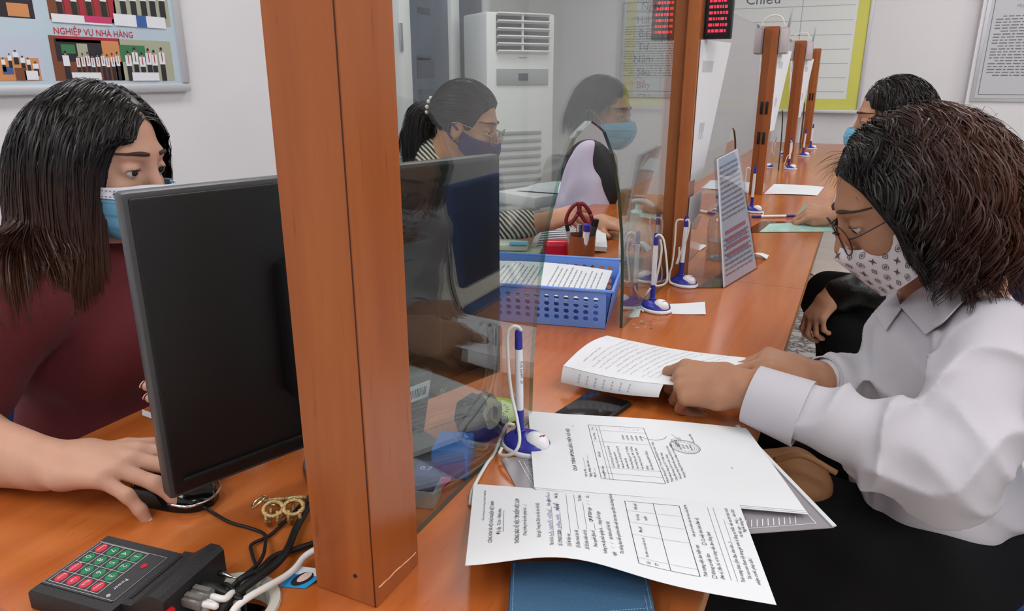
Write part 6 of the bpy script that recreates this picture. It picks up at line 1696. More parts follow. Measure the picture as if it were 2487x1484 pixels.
# collar, placket and seams follow the cloth: found by looking along the line of sight
NK = Solid(); NK.p = list(TS_.p[:-1]) + [('cap', H1.w((-.035, 0, -.05)), NB + np.array([-.01, 0, -.02]), .054, .058, .02, None, '+')]
def hit(S, px, py, off=.003):
    d = _ray(px, py); d = d / np.linalg.norm(d); t = .5
    for _ in range(80): t += max(-.01, min(.05, float(S.ev((_cp + d * t)[None])[0]) - off)) * .9
    return _cp + d * t
def band(name, A, B_, m, parent, nu=20, nv=6, offs=(.006, .008), thick=.002):
    A = smooth_path([(*q, 0) for q in A], 40)[:, :2]; B_ = smooth_path([(*q, 0) for q in B_], 40)[:, :2]
    ip = lambda P, u: np.array([np.interp(u * (len(P) - 1), np.arange(len(P)), P[:, k]) for k in (0, 1)])
    G = [[hit(NK, *(ip(A, u) * (1 - v) + ip(B_, u) * v), offs[0] * (1 - v) + offs[1] * v) for v in np.linspace(0, 1, nv + 1)] for u in np.linspace(0, 1, nu + 1)]
    return sheet(name, lambda u, v: G[round(u * nu)][round(v * nv)], nu, nv, thick, m, parent)
band('collar_flap', [(2184, 742), (2225, 706), (2290, 672), (2365, 640)], [(2247, 812), (2288, 782), (2345, 722), (2408, 660)], 'shirt_white', shirt, offs=(.010, .007))
band('collar_flap', [(2126, 764), (2150, 740), (2178, 712)], [(2150, 802), (2168, 776), (2188, 748)], 'shirt_white', shirt, 10, 4, offs=(.006, .006))
# trousers
T = Solid(); mat('trouser_black', (17, 17, 20), .85, .2, bump=.15, bscale=500)
T.ell((.20, 1.25, .535), (.145, .185, .085), k=.03)
for y, yk in ((1.135, 1.10), (1.345, 1.38)):
    T.chain([(.19, y, .512), (-.03, (y + yk) / 2, .515), (-.24, yk, .52)], [.108, .100, .076], .03); T.chain([(-.24, yk, .53), (-.22, yk, .30), (-.20, yk, .09)], [.066, .062, .056], .03)
T.cap((.0, 1.09, .445), (-.24, 1.07, .45), .09, .085, .03); T.pln((0, 0, .075), (0, 0, -1)); T.pln((0, 0, .592), (0, 0, 1))
solid_obj('trousers', T, .0065, 'trouser_black', r, warp=lambda P: .003 * np.sin(45 * P[:, 0] + 20 * P[:, 1]) + .002 * np.sin(60 * P[:, 2] + 40 * P[:, 0]))
for yk in (1.10, 1.38): shoe(r, -.21, yk, math.pi)
# hair: bulk plus strands
hair_mat('hair_curly', (15, 11, 11), (74, 38, 25), (.9, .1, .35), .53, .68, .42)
HB = Solid(); E = lambda c, q, k=.02: HB.ell(H1.w(c), q, H1.R, k)
E((-.026, 0, .036), (.090, .080, .086)); E((-.062, 0, .008), (.074, .086, .086), .03); E((-.064, .012, -.050), (.072, .084, .055), .03); E((-.022, .060, -.005), (.032, .020, .065), .02); E((-.022, -.060, -.005), (.032, .020, .065), .02)
HB.ell(H1.w((.125, .0, -.005)), (.085, .11, .098), H1.R, .01, '-')
solid_obj('hair', HB, .0055, 'hair_curly', r, warp=lambda P: .003 * np.sin(90 * P[:, 0] + 50 * P[:, 2] + 3 * np.sin(40 * P[:, 1])))
rng = np.random.default_rng(3); n = 13000
v, P0_ = scalp_roots(H1, n - 3000, hl_default, rng)
v2, P2_ = scalp_roots(H1, 3000, lambda q: hl_default(q) & (q[:, 0] > .35) & (q[:, 2] > .3), rng); v = np.vstack([v, v2]); P0_ = np.vstack([P0_, P2_])
frt = smoothstep(.25, .8, v[:, 0])
dl = np.stack([-.75 + .55 * frt, np.sign(v[:, 1] + .1) * (.55 + .45 * rng.random(n)), .15 - .4 * rng.random(n)], 1)
COLS = Solid(); COLS.p = list(HB.p[:-1]) + [q for q in B.p[:10]]
C = strands(COLS, P0_, H1.v(dl), .15 + .08 * rng.random(n), 20, .002 + .014 * rng.random(n) ** 1.6 * (1 - .8 * frt), grav=.30, stiff=.6)
def cut_below(C, zc):
    N, L, _ = C.shape; below = C[..., 2] < zc[:, None]; first = np.where(below.any(1), below.argmax(1), L - 1).astype(float)
    T = np.linspace(0, 1, L)[None] * np.maximum(first, 4)[:, None]; i = np.clip(np.floor(T).astype(int), 0, L - 2); f = (T - i)[..., None]; a = np.arange(N)[:, None]
    return C[a, i] * (1 - f) + C[a, i + 1] * f
def curls(C, ci, rng, f0, f1, a0, a1, start=.15, jit=.25):
    n, L, _ = C.shape; ncl = ci.max() + 1; ph = rng.random(ncl)[ci] * 6.28 + jit * rng.normal(size=n); fr = (f0 + (f1 - f0) * rng.random(ncl))[ci]; amp = (a0 + (a1 - a0) * rng.random(ncl))[ci]
    t = np.linspace(0, 1, L)[None]; A_ = amp[:, None] * np.clip((t - start) / .45, 0, 1)
    T_ = np.gradient(C, axis=1); T_ /= np.linalg.norm(T_, axis=2)[..., None] + 1e-9; U1 = np.cross(T_, np.array([.2, .3, .93])); U1 /= np.linalg.norm(U1, axis=2)[..., None] + 1e-9; U2 = np.cross(T_, U1)
    an = 2 * math.pi * fr[:, None] * t + ph[:, None]; return C + A_[..., None] * (np.cos(an)[..., None] * U1 + np.sin(an)[..., None] * U2)
C = cut_below(C, .925 + .06 * rng.random(n))
C, ci = clump(C, rng, 420, .6); C = curls(C, ci, rng, 1.6, 3.0, .005, .014)
C = clamp_face(H1, C, [-.2, -.09, -.02, .05, .078, .098], [.040, .034, .034, .052, .066, .2], rng)
HC = H1.w((-.03, 0, 0))
strand_mesh('hair_strands', C, .0004 + .0007 * rng.random(len(C)), 'hair_curly', r, HC, rng=rng)
# loose wisps at the temple and frizz around the outline
nf = 60; vv = np.stack([.55 + .3 * rng.random(nf), -.1 + .6 * rng.random(nf), .62 + .2 * rng.random(nf)], 1); vv /= np.linalg.norm(vv, axis=1)[:, None]
Pf = H1.w(np.array((-.012, 0, .03)) + vv * np.array((.094, .076, .086)))
C = strands(COLS, Pf, H1.v(np.stack([.1 + .5 * rng.random(nf), .5 * rng.normal(size=nf), -.1 + .5 * rng.random(nf)], 1)), .03 + .035 * rng.random(nf), 10, .002 + .006 * rng.random(nf), grav=.2, stiff=.75)
strand_mesh('hair_strands', C, .00028, 'hair_curly', r, HC)
nf = 420; vv = rng.normal(size=(nf, 3)); vv[:, 2] = vv[:, 2] * .8; vv[:, 0] -= .8; vv /= np.linalg.norm(vv, axis=1)[:, None]
Pf = trace(HB, np.tile(H1.w((-.06, 0, 0)), (nf, 1)), H1.v(vv), .2, .008)
dirs = H1.v(vv + .9 * rng.normal(size=(nf, 3))); tt = np.linspace(0, 1, 11)[None, :, None]; U1 = np.cross(dirs, rng.normal(size=(nf, 3))); U1 /= np.linalg.norm(U1, axis=1)[:, None]; dirs /= np.linalg.norm(dirs, axis=1)[:, None]
C = Pf[:, None] + (.012 + .022 * rng.random(nf))[:, None, None] * (tt * dirs[:, None] + .6 * np.sin(tt * 3.8) * U1[:, None] - np.array([0, 0, .5]) * tt ** 2)
strand_mesh('hair_strands', C, .00035, 'hair_curly', r, HC)
# hair band bead
q = np.array(atd(2217, 268, 1.10)); bm = BM(); bmesh.ops.create_uvsphere(bm, u_segments=12, v_segments=8, radius=.005); bmesh.ops.scale(bm, vec=(1, 1, .7), verts=bm.verts); bmesh.ops.translate(bm, vec=q, verts=bm.verts); obj('hair_band', bm, mat('band_red', (196, 90, 96), .5), r, smooth=True)
# patterned mask: two flat panels meeting in a straight front fold
def grid_patch(name, H, fn, nu, nv, m, parent, thick=.0015):
    G = np.array([[H.w(fn(u, v)) for v in np.linspace(0, 1, nv)] for u in np.linspace(-1, 1, nu)])
    def at(u, v):
        a = np.clip((u + 1) / 2 * (nu - 1), 0, nu - 1.001); b = np.clip(v * (nv - 1), 0, nv - 1.001); i, j = int(a), int(b); s, t = a - i, b - j
        return G[i, j] * (1 - s) * (1 - t) + G[i + 1, j] * s * (1 - t) + G[i + 1, j + 1] * s * t + G[i, j + 1] * (1 - s) * t
    return sheet(name, lambda a, b: at(a * 2 - 1, b), nu - 1, nv - 1, thick, m, parent), at
def mf(u, v):
    c = np.array([np.interp(v, [0, .18, 1], [.106, .117, .072]), 0, np.interp(v, [0, .18, 1], [-.024, -.040, -.128])])
    sd = np.array([np.interp(v, [0, 1], [.004, .012]), math.copysign(.074, u), np.interp(v, [0, 1], [-.010, -.085])]); a = abs(u)
    p = c * (1 - a) + sd * a; b = math.sin(math.pi * a ** .8)
    return p + b * np.array([.008, math.copysign(.014, u), -.004 * (1 - v)]) + np.array([0, 0, -.012 * (1 - v) * b])
mk, mat_at = grid_patch('face_mask', H1, mf, 29, 11, mat('mask_white', (214, 207, 212), .75), r)
pk = Print(); rr = random.Random(3)
k = 0
for j in range(5):
    for i in range(14):
        u = -.98 + i * .15 + (.075 if j % 2 else 0); v = .12 + j * .19
        if abs(u) > .97 or abs(u) < .04: continue
        s = .030
        if (i + j) % 3 == 0:
            pk.ring(u, v, s * 1.1, .008, 12, sy=2.0); pk.ring(u, v, s * .4, .012, 6, sy=2.0)
        elif (i + j) % 3 == 1:
            V = []; 
            for q in range(8): rr_ = s * (1.5 if q % 2 == 0 else .45); V.append((u + rr_ * math.cos(q * math.pi / 4 + .785), v + 2.0 * rr_ * math.sin(q * math.pi / 4 + .785)))
            pk.add([(u, v)] + V, [(0, 1 + q, 1 + (q + 1) % 8) for q in range(8)])
        else:
            pk.path([(u - s, v), (u, v + 2 * s), (u + s, v), (u, v - 2 * s), (u - s, v)], .010); pk.disc(u, v, s * .3, s * .6, 6)
ctr = H1.w((0, 0, -.07))
tag(pk.build('mask_pattern', mat('mask_brown', (92, 76, 74), .8), lambda P: np.array([(lambda p: p + (p - ctr) / np.linalg.norm(p - ctr) * .0030)(mat_at(*q)) for q in P]), mk), kind='stuff')
for s in (-1, 1):
    bm = BM(); tube(bm, smooth_path([mat_at(s * .97, .1), H1.w((.02, s * .077, -.02)), H1.w((-.02, s * .083, .012)), H1.w((-.032, s * .080, -.02)), H1.w((.01, s * .075, -.06)), mat_at(s * .97, .9)], 24), .0014, 6); obj('ear_loop', bm, 'mask_white', mk, smooth=True)
# glasses
def glasses(H, r, rim, tint=(238, 238, 236), w_=.025, h_=.021, drop=-.006, fx=.105, rr_=.0011, square=2.0):
    g = empty('glasses'); g.parent = r
    bpy.data.objects.remove(g)
    bm = BM(); parts = []
    def rimpts(s): return [H.w((fx - .006 * abs(math.cos(t)) * (1 if math.cos(t) * s > 0 else .2) , s * (.034 + 0) + w_ * math.copysign(abs(math.cos(t)) ** (2 / square), math.cos(t)), drop + h_ * math.copysign(abs(math.sin(t)) ** (2 / square), math.sin(t)))) for t in np.linspace(0, 2 * math.pi, 33)]
    for s in (-1, 1): tube(bm, rimpts(s), rr_, 6)
    tube(bm, smooth_path([H.w((fx, -.010, drop + .004)), H.w((fx + .004, 0, drop + .007)), H.w((fx, .010, drop + .004))], 10), rr_, 6)
    go = obj('glasses', bm, rim, r, smooth=True)
    for s in (-1, 1):
        b2 = BM(); tube(b2, smooth_path([H.w((fx - .006, s * (.034 + w_), drop + .006)), H.w((fx - .02, s * .070, drop + .008)), H.w((.02, s * .079, .006)), H.w((-.02, s * .082, .006)), H.w((-.034, s * .080, -.012))], 20), rr_, 6); obj('temple_arm', b2, rim, go, smooth=True)
        c = H.w((fx - .002, s * .034, drop)); pts = rimpts(s); b2 = BM(); vs = [b2.verts.new(p) for p in pts[:-1]]; cv = b2.verts.new(c)
        for k in range(len(vs)): b2.faces.new((cv, vs[k], vs[(k + 1) % len(vs)]))
        obj('lens', b2, 'lens_glass', go)
glass_mat('lens_glass', (226, 226, 228), 0, 1.5, 1.2)
glasses(H1, r, mat('rim_dark', (52, 46, 54), .3, metal=.6), w_=.026, h_=.024, drop=-.012, fx=.100)
keep_world(r)
# ================================================================== clerk in the maroon top (left)
r = person((-1.08, .73, 0), 'person with long straight brown hair, maroon top and blue mask using the mouse')
me_ = np.array(atd(366, 413, 1.06)); f2 = np.array([.957, .287, 0]); f2 /= np.linalg.norm(f2); pt_ = math.radians(10)
F_ = f2 * math.cos(pt_) + np.array([0, 0, -math.sin(pt_)]); U_ = f2 * math.sin(pt_) + np.array([0, 0, math.cos(pt_)])
U_ = U_ + np.cross(U_, F_) * .03
H2 = Head(me_ - .077 * F_, F_, U_, .93)
NB = np.array([-1.075, .725, .985]); NS = np.array([-1.01, .545, .945]); FS = np.array([-1.06, .90, .945])
NE = np.array([-1.02, .412, .80]); NW = np.array(atz(112, 1128, .793)); FE = np.array([-.95, .88, .76]); FW = np.array(atd(690, 900, 1.0))
B = Solid(); H2.build(B); B.cap(H2.w((-.035, 0, -.05)), NB + np.array([0, 0, -.03]), .052, .056, .02)
B.chain([NB, (-1.08, .73, .86), (-1.09, .73, .62)], [.07, .11, .11], .03); B.cap(NS, FS, .05, .05, .03)
B.chain([NS, NE], [.050, .048], .02); B.cap(NE, NE + (NW - NE) * .35, .048, .047, .02); B.cap(NE + (NW - NE) * .35, NW, .047, .030, .02); B.chain([FS, FE, FW], [.048, .042, .027], .02)
kn_ = np.array(atz(262, 1128, .797)); fd = kn_ - NW; fd /= np.linalg.norm(fd)
tips = hand(B, NW + fd * .004, fd, (-.12, -.12, .98), 1, [(14, 26, 14, 10), (16, 28, 14, 3), (22, 24, 12, -3), (30, 26, 14, -9)], 1.08, thumb=[(.030, .030, -.006), (.056, .052, -.012), (.082, .066, -.016)])
fd2 = np.array(atd(455, 872, .95)) - FW; fd2 /= np.linalg.norm(fd2)
tips2 = hand(B, FW, fd2, (-.85, .2, .3), -1, [(18, 24, 16), (22, 26, 18), (26, 28, 18), (30, 30, 18)], 1.0)
B.chain([(-1.09, .73, .6), (-1.09, .73, .52)], [.11, .12], .03)
solid_obj('body', B, .0033, 'skin_clerk', r); nails(tips, r, [2, 3], 1.1); nails(tips2, r, [0, 1, 2, 3], 1.0)
H2.eyeballs(r, (1, -.25, -.12)); H2.brows(B, r)
mat('maroon_knit', (92, 38, 42), .9, .15, bump=.35, bscale=700, sheen=.05)
T = Solid(); T.ell((-1.065, .73, .84), (.125, .185, .14), k=.03); T.ell((-1.075, .73, .68), (.135, .18, .14), k=.04); T.ell((-1.085, .73, .56), (.14, .19, .10), k=.04); T.ell((-.985, .80, .835), (.055, .07, .06), k=.05); T.ell((-.985, .655, .835), (.055, .07, .06), k=.05)
T.cap(NS + np.array([-.01, .02, 0]), FS + np.array([0, -.02, 0]), .062, .062, .04); T.cap(NB + np.array([-.005, 0, -.03]), (-1.08, .73, .9), .078, .10, .03)
nh = NS + (NE - NS) * .80; T.cap(NS, nh, .074, .070, .03); T.cap(FS, FS + (FE - FS) * .6, .062, .058, .03)
T.pln((0, 0, .50), (0, 0, -1))
def wm(P): return .0028 * np.sin(40 * P[:, 2] + 18 * P[:, 1] + 2 * np.sin(25 * P[:, 0])) + .002 * np.sin(52 * P[:, 1] - 20 * P[:, 2])
top = solid_obj('knit_top', T, .0055, 'maroon_knit', r, warp=wm)
ax = (NE - NS) / np.linalg.norm(NE - NS); shell_tube('sleeve_hem', nh - ax * .02, nh + ax * .018, .0745, .0715, 'maroon_knit', top, t=.006)
shell_tube('neckband', NB + np.array([.006, 0, .0]), NB + np.array([-.0, 0, .022]), .074, .066, 'maroon_knit', top, t=.006)
T = Solid(); T.ell((-1.08, .73, .53), (.15, .19, .085), k=.03)
for y in (.64, .82):
    T.chain([(-1.06, y, .535), (-.70, y, .535)], [.085, .066], .03); T.chain([(-.70, y, .535), (-.72, y, .09)], [.064, .054], .03)
T.pln((0, 0, .075), (0, 0, -1)); solid_obj('trousers', T, .009, 'trouser_black', r)
for y in (.64, .82): shoe(r, -.73, y, 0)
# long straight hair
hair_mat('hair_straight', (74, 46, 34), (17, 13, 14), (0, 0, 1), .97, 1.13, .33)
HB = Solid(); E = lambda c, q, k=.02, op='+': HB.ell(H2.w(c), q, H2.R, k, op)
E((-.002, 0, .030), (.079, .075, .082)); E((-.022, 0, -.06), (.046, .072, .13), .03); E((-.025, -.062, -.08), (.048, .018, .14), .03); E((-.030, .062, -.07), (.040, .016, .13), .03)
HB.ell(H2.w((.115, .004, -.03)), (.085, .075, .135), H2.R, .012, '-')
solid_obj('hair', HB, .0055, 'hair_straight', r)
rng = np.random.default_rng(5); n = 11000; v, P0_ = scalp_roots(H2, n, hl_default, rng); frt = smoothstep(.2, .8, v[:, 0])
dl = np.stack([-.15 - .25 * rng.random(n) + .15 * frt, np.sign(v[:, 1] - .12) * (.7 + .3 * rng.random(n)), .25 - .3 * rng.random(n)], 1)
COLS = Solid(); COLS.p = list(HB.p[:-1]) + list(B.p[:12]); COLS.cap(NS + np.array([-.01, .02, 0]), FS + np.array([0, -.02, 0]), .066, .066, .04); COLS.ell((-1.065, .73, .84), (.13, .19, .145), k=.03); COLS.cap(NS, nh, .07, .066, .03)
C = strands(COLS, P0_, H2.v(dl), .36 + .06 * rng.random(n), 26, .0008 + .006 * rng.random(n) ** 1.3, grav=.42, stiff=.55)
C = cut_below(C, .915 + .055 * rng.random(n)); C, ci = clump(C, rng, 500, .45); C = curls(C, ci, rng, .6, 1.2, .001, .004)
C = clamp_face(H2, C, [-.3, -.18, -.08, .0, .04, .075], [.075, .056, .048, .046, .056, .2], rng, jit=.022)
strand_mesh('hair_strands', C, .0004 + .0007 * rng.random(n), 'hair_straight', r, H2.w((-.02, 0, -.05)), rng=rng, twist=.35)
# pleated blue surgical mask
def surgical(H, B, r, blue='mask_blue', pleats=True, top0=-.016):
    def mf(u, v):
        a = u * 1.25; top = top0 - .016 * abs(u) ** 1.5; bot = -.118 + .018 * abs(u) ** 2
        pl = .0016 * ((v * 3.999) % 1.0) if .2 < v < .9 else 0
        return a, top * (1 - v) + bot * v, .004 + .010 * (1 - u * u) * math.sin(math.pi * (.15 + .75 * v)) + pl
    return mask_patch('face_mask', H, mask_form(H), mf, 31, 41, blue, r)
m = bpy.data.materials.new('mask_blue'); m.use_nodes = True; MATS['mask_blue'] = m; m.node_tree.nodes['Principled BSDF'].inputs['Base Color'].default_value = (*s2l((120, 190, 226)), 1); m.node_tree.nodes['Principled BSDF'].inputs['Roughness'].default_value = .8
mk, ma = surgical(H2, B, r)
ctr = H2.w((0, 0, -.07)); outp = lambda P, e: np.array([(lambda p: p + (p - ctr) / np.linalg.norm(p - ctr) * e)(ma(*q)) for q in P])
pw = Print()
for i in range(40): pw.fill(-.98 + i * .049, .0, -.98 + (i + 1) * .049, .19, 1)
pw.build('top_band', mat('mask_band', (222, 222, 232), .8), lambda P: outp(P, .0030), mk)
ps_ = Print()
for i in range(46):
    for v_ in (.055, .155, .205): ps_.fill(-.97 + i * .042, v_ - .006, -.97 + i * .042 + .024, v_ + .006, 1)
for k in range(3):
    u = -.62 + .075 * k; s = .028; V = []
    for q in range(10): rr_ = s * (1 if q % 2 == 0 else .42); V.append((u + rr_ * math.cos(q * math.pi / 5 + 1.57), .105 + 1.4 * rr_ * math.sin(q * math.pi / 5 + 1.57)))
    ps_.add([(u, .105)] + V, [(0, 1 + q, 1 + (q + 1) % 10) for q in range(10)])
tag(ps_.build('stitching', mat('mask_stitch', (84, 88, 110), .8), lambda P: outp(P, .0036), mk), kind='stuff')
for s in (-1, 1):
    bm = BM(); tube(bm, smooth_path([ma(s * .97, .05), H2.w((.02, s * .080, -.015)), H2.w((-.02, s * .086, .012)), H2.w((-.032, s * .082, -.02)), H2.w((.01, s * .078, -.06)), ma(s * .97, .95)], 24), .0014, 6); obj('ear_loop', bm, 'mask_band', mk, smooth=True)
keep_world(r)

# ================================================================== clerk with the ponytail, behind the glass
r = person((-1.09, 1.93, 0), 'person with ponytail, glasses and dark purple mask writing behind the glass')
e_ = np.array(atd(1190, 322, 2.02)); yw = math.radians(10); f2 = np.array([math.cos(yw), math.sin(yw), 0]); pt_ = math.radians(14)
F_ = f2 * math.cos(pt_) + np.array([0, 0, -math.sin(pt_)]); U_ = f2 * math.sin(pt_) + np.array([0, 0, math.cos(pt_)]); L_ = np.cross(U_, F_)
H3 = Head(e_ - .078 * F_ + .031 * L_, F_, U_, .93)
NB = H3.w((-.06, 0, -.15)); NS = NB + np.array([-.0, -.16, -.045]); FS = NB + np.array([0, .16, -.045])
NE = np.array([-.99, 1.80, .80]); NW = np.array(atd(1315, 540, 2.02)); NW[2] = max(NW[2], .80); FE = FS + np.array([.06, .04, -.24]); FW = np.array([-.72, 2.18, .785])
B = Solid(); H3.build(B); B.cap(H3.w((-.035, 0, -.05)), NB + np.array([0, 0, -.02]), .050, .054, .02); B.chain([NB, NB + np.array([0, 0, -.2]), NB + np.array([-.02, 0, -.40])], [.07, .1, .11], .03); B.cap(NS, FS, .045, .045, .03)
B.chain([NS, NE, NW], [.045, .038, .026], .02); B.chain([FS, FE, FW], [.045, .038, .026], .02)
fd = np.array(atd(1392, 520, 2.02)) - NW; hand(B, NW, fd, (.1, -.4, .9), 1, [(24, 34, 20), (36, 40, 24), (46, 48, 28), (52, 50, 30)], 1.0)
hand(B, FW, (1, -.5, -.02), (0, 0, 1), -1, [(10, 14, 8)] * 4, .98)
solid_obj('body', B, .0042, 'skin_far', r); H3.eyeballs(r, (1, 0, -.3)); H3.brows(B, r)
m = bpy.data.materials.new('striped_cloth'); m.use_nodes = True; nt = m.node_tree; b = nt.nodes['Principled BSDF']; b.inputs['Roughness'].default_value = .85
tc = nt.nodes.new('ShaderNodeNewGeometry'); wv = nt.nodes.new('ShaderNodeTexWave'); wv.inputs['Scale'].default_value = 34; wv.inputs['Distortion'].default_value = 1.2; wv.inputs['Detail'].default_value = 1; wv.bands_direction = 'DIAGONAL'
nt.links.new(tc.outputs['Position'], wv.inputs['Vector']); rp = nt.nodes.new('ShaderNodeValToRGB'); rp.color_ramp.interpolation = 'CONSTANT'; rp.color_ramp.elements[0].color = (*s2l((54, 48, 46)), 1); rp.color_ramp.elements[1].position = .5; rp.color_ramp.elements[1].color = (*s2l((206, 200, 188)), 1); nt.links.new(wv.outputs['Fac'], rp.inputs[0]); nt.links.new(rp.outputs[0], b.inputs['Base Color']); MATS['striped_cloth'] = m
T = Solid(); T.ell(NB + np.array([0, 0, -.15]), (.115, .165, .15), k=.03); T.ell(NB + np.array([-.01, 0, -.30]), (.125, .17, .14), k=.04); T.cap(NS, FS, .058, .058, .04); T.cap(NB + np.array([-.012, 0, .014]), NB + np.array([0, 0, -.1]), .070, .11, .04)
T.cap(NS, NE, .058, .054, .03); T.cap(NE, NE + (NW - NE) * .8, .052, .040, .02); T.cap(FS, FE, .058, .054, .03); T.cap(FE, FE + (FW - FE) * .8, .052, .040, .02); T.pln((0, 0, .50), (0, 0, -1))
solid_obj('striped_shirt', T, .007, 'striped_cloth', r, warp=lambda P: .003 * np.sin(50 * P[:, 2] + 30 * P[:, 0]))
T = Solid(); T.ell((NB[0] - .02, NB[1], .53), (.15, .185, .085), k=.03)
for dy in (0.02, .17):
    T.chain([(NB[0], NB[1] + dy * .6, .535), (-.68, NB[1] + dy, .535)], [.082, .064], .03); T.chain([(-.68, NB[1] + dy, .535), (-.70, NB[1] + dy, .09)], [.062, .052], .03)
T.pln((0, 0, .075), (0, 0, -1)); solid_obj('trousers', T, .010, 'trouser_black', r)
for dy in (.02, .17): shoe(r, -.71, NB[1] + dy, 0)
hair_mat('hair_black', (20, 17, 18), (30, 24, 24), (0, 0, 1), .9, 1.2, .36)
HB = Solid(); E = lambda c, q, k=.02, op='+': HB.ell(H3.w(c), q, H3.R, k, op)
E((-.018, 0, .036), (.096, .079, .088)); E((-.112, 0, .022), (.022, .024, .024), .02)
HB.chain([H3.w((-.12, 0, .02)), H3.w((-.155, 0, -.02)), H3.w((-.165, -.005, -.09)), H3.w((-.165, -.01, -.16))], [.024, .032, .030, .016], .02)
HB.ell(H3.w((.092, 0, -.02)), (.062, .10, .088), H3.R, .012, '-'); HB.ell(H3.w((-.005, -.085, -.055)), (.035, .03, .055), H3.R, .012, '-'); HB.ell(H3.w((-.005, .085, -.055)), (.035, .03, .055), H3.R, .012, '-')
solid_obj('hair', HB, .005, 'hair_black', r, warp=lambda P: .0012 * np.sin(260 * (P @ H3.R[:, 1])) )
rng = np.random.default_rng(8); n = 1500; a = rng.random(n) * 6.28; q = np.sqrt(rng.random(n)) * .022
P0_ = H3.w(np.stack([-.135 + 0 * a, q * np.cos(a), .012 + q * np.sin(a)], 1)); dl = np.stack([-.5 + .2 * rng.normal(size=n), .2 * rng.normal(size=n), -.4 + 0 * a], 1)
CO = Solid(); CO.p = list(HB.p[2:5])
C = strands(CO, P0_, H3.v(dl), .17 + .05 * rng.random(n), 14, .0 + .007 * rng.random(n), grav=.45, stiff=.6); strand_mesh('hair_strands', C, .0011, 'hair_black', r, H3.w((-.15, 0, -.08)))
v, P1_ = scalp_roots(H3, 2600, lambda q: hl_default(q) & (q[:, 0] > -.75), rng); CO2 = Solid(); CO2.p = list(HB.p[:2])
hc3 = np.array([-.018, 0, .030]); R_ = H3.loc(P1_) - hc3; Tg = np.array([-.108, 0, -.010]); tt = np.linspace(0, 1, 15)[None, :, None]
Dl = R_[:, None] / np.linalg.norm(R_, axis=1)[:, None, None] * (1 - tt) + Tg / np.linalg.norm(Tg) * tt; Dl /= np.linalg.norm(Dl, axis=2)[..., None]; Dl = H3.v(Dl.reshape(-1, 3))
C = trace(CO2, np.tile(H3.w(hc3), (len(Dl), 1)), Dl, .13, 0.0, 30) + Dl * np.repeat(.0005 + .002 * rng.random(2600), 15)[:, None]; C = C.reshape(2600, 15, 3)
lc = H3.loc(C.reshape(-1, 3)).reshape(2600, 15, 3); C = C[~((lc[..., 0] > .05) & (lc[..., 2] < .04)).any(1)]; strand_mesh('hair_strands', C, .0009, 'hair_black', r, H3.w((-.01, 0, 0)))
for k in range(5):
    an = math.pi * (.1 + .2 * k); q = H3.w((-.128, -.026 * math.sin(an) - .008, .022 + .028 * math.cos(an))); bm = BM(); bmesh.ops.create_uvsphere(bm, u_segments=14, v_segments=10, radius=.0058); bmesh.ops.translate(bm, vec=q, verts=bm.verts); obj('pearl', bm, mat('pearl', (232, 230, 226), .2), r, smooth=True)
def mf(u, v):
    a = u * 1.5; top = -.030 + .018 * abs(u) ** 2.2; bot = -.116 + .050 * abs(u) ** 1.4
    return a, top * (1 - v) + bot * v, .0035 + .006 * max(0, 1 - abs(u) * 2) * math.sin(math.pi * v)
mk, ma = mask_patch('face_mask', H3, mask_form(H3), mf, 27, 11, mat('mask_purple', (54, 40, 96), .85), r)
for s in (-1, 1):
    bm = BM(); tube(bm, smooth_path([ma(s * .98, .2), H3.w((-.01, s * .083, -.005)), H3.w((-.028, s * .082, .0)), H3.w((-.03, s * .078, -.03)), ma(s * .98, .8)], 20), .003, 6); obj('ear_loop', bm, 'mask_purple', mk, smooth=True)
glasses(H3, r, mat('rim_gold', (196, 176, 150), .25, metal=.8), w_=.027, h_=.023, drop=-.012, fx=.108, square=3.2)
bm = BM(); q = H3.w((-.008, -.082, -.042)); bmesh.ops.create_uvsphere(bm, u_segments=10, v_segments=6, radius=.0022); bmesh.ops.translate(bm, vec=q, verts=bm.verts); obj('earring', bm, 'chrome', r, smooth=True)
keep_world(r)

# ================================================================== second customer in the black leather jacket
r = person((.20, 2.42, 0), 'person in a black leather jacket and blue mask seated behind the white-shirted customer')
e_ = np.array(atd(2090, 297, 2.17)); yw = math.radians(6); f2 = np.array([-math.cos(yw), -math.sin(yw), 0]); pt_ = math.radians(6)
F_ = f2 * math.cos(pt_) + np.array([0, 0, -math.sin(pt_)]); U_ = f2 * math.sin(pt_) + np.array([0, 0, math.cos(pt_)]); L_ = np.cross(U_, F_)
H4 = Head(e_ - .083 * F_ - .033 * L_, F_, U_, 1.0)
NB = H4.w((-.055, 0, -.155)); NS = NB + np.array([.02, -.17, -.06]); FS = NB + np.array([.0, .17, -.06])
hL = np.array(atd(1990, 735, 2.03)); NE = np.array([.20, 2.12, .70]); NW = np.array(atd(2025, 712, 2.02)); FW = np.array(atz(2030, 525, TOP + .035)); FE = np.array([.14, 2.62, .76])
B = Solid(); H4.build(B); B.cap(H4.w((-.035, 0, -.05)), NB + np.array([0, 0, -.02]), .050, .056, .02); B.chain([NB, NB + np.array([.02, 0, -.2]), NB + np.array([.05, 0, -.42])], [.07, .1, .11], .03); B.cap(NS, FS, .045, .045, .03)
B.chain([NS, NE, NW], [.045, .040, .027], .02); B.chain([FS, FE, FW], [.045, .040, .027], .02)
fd = np.array(atd(1975, 775, 2.03)) - NW; hand(B, NW, fd, (-.6, -.6, .3), -1, [(30, 40, 20), (36, 44, 24), (42, 46, 26), (46, 48, 26)], 1.0)
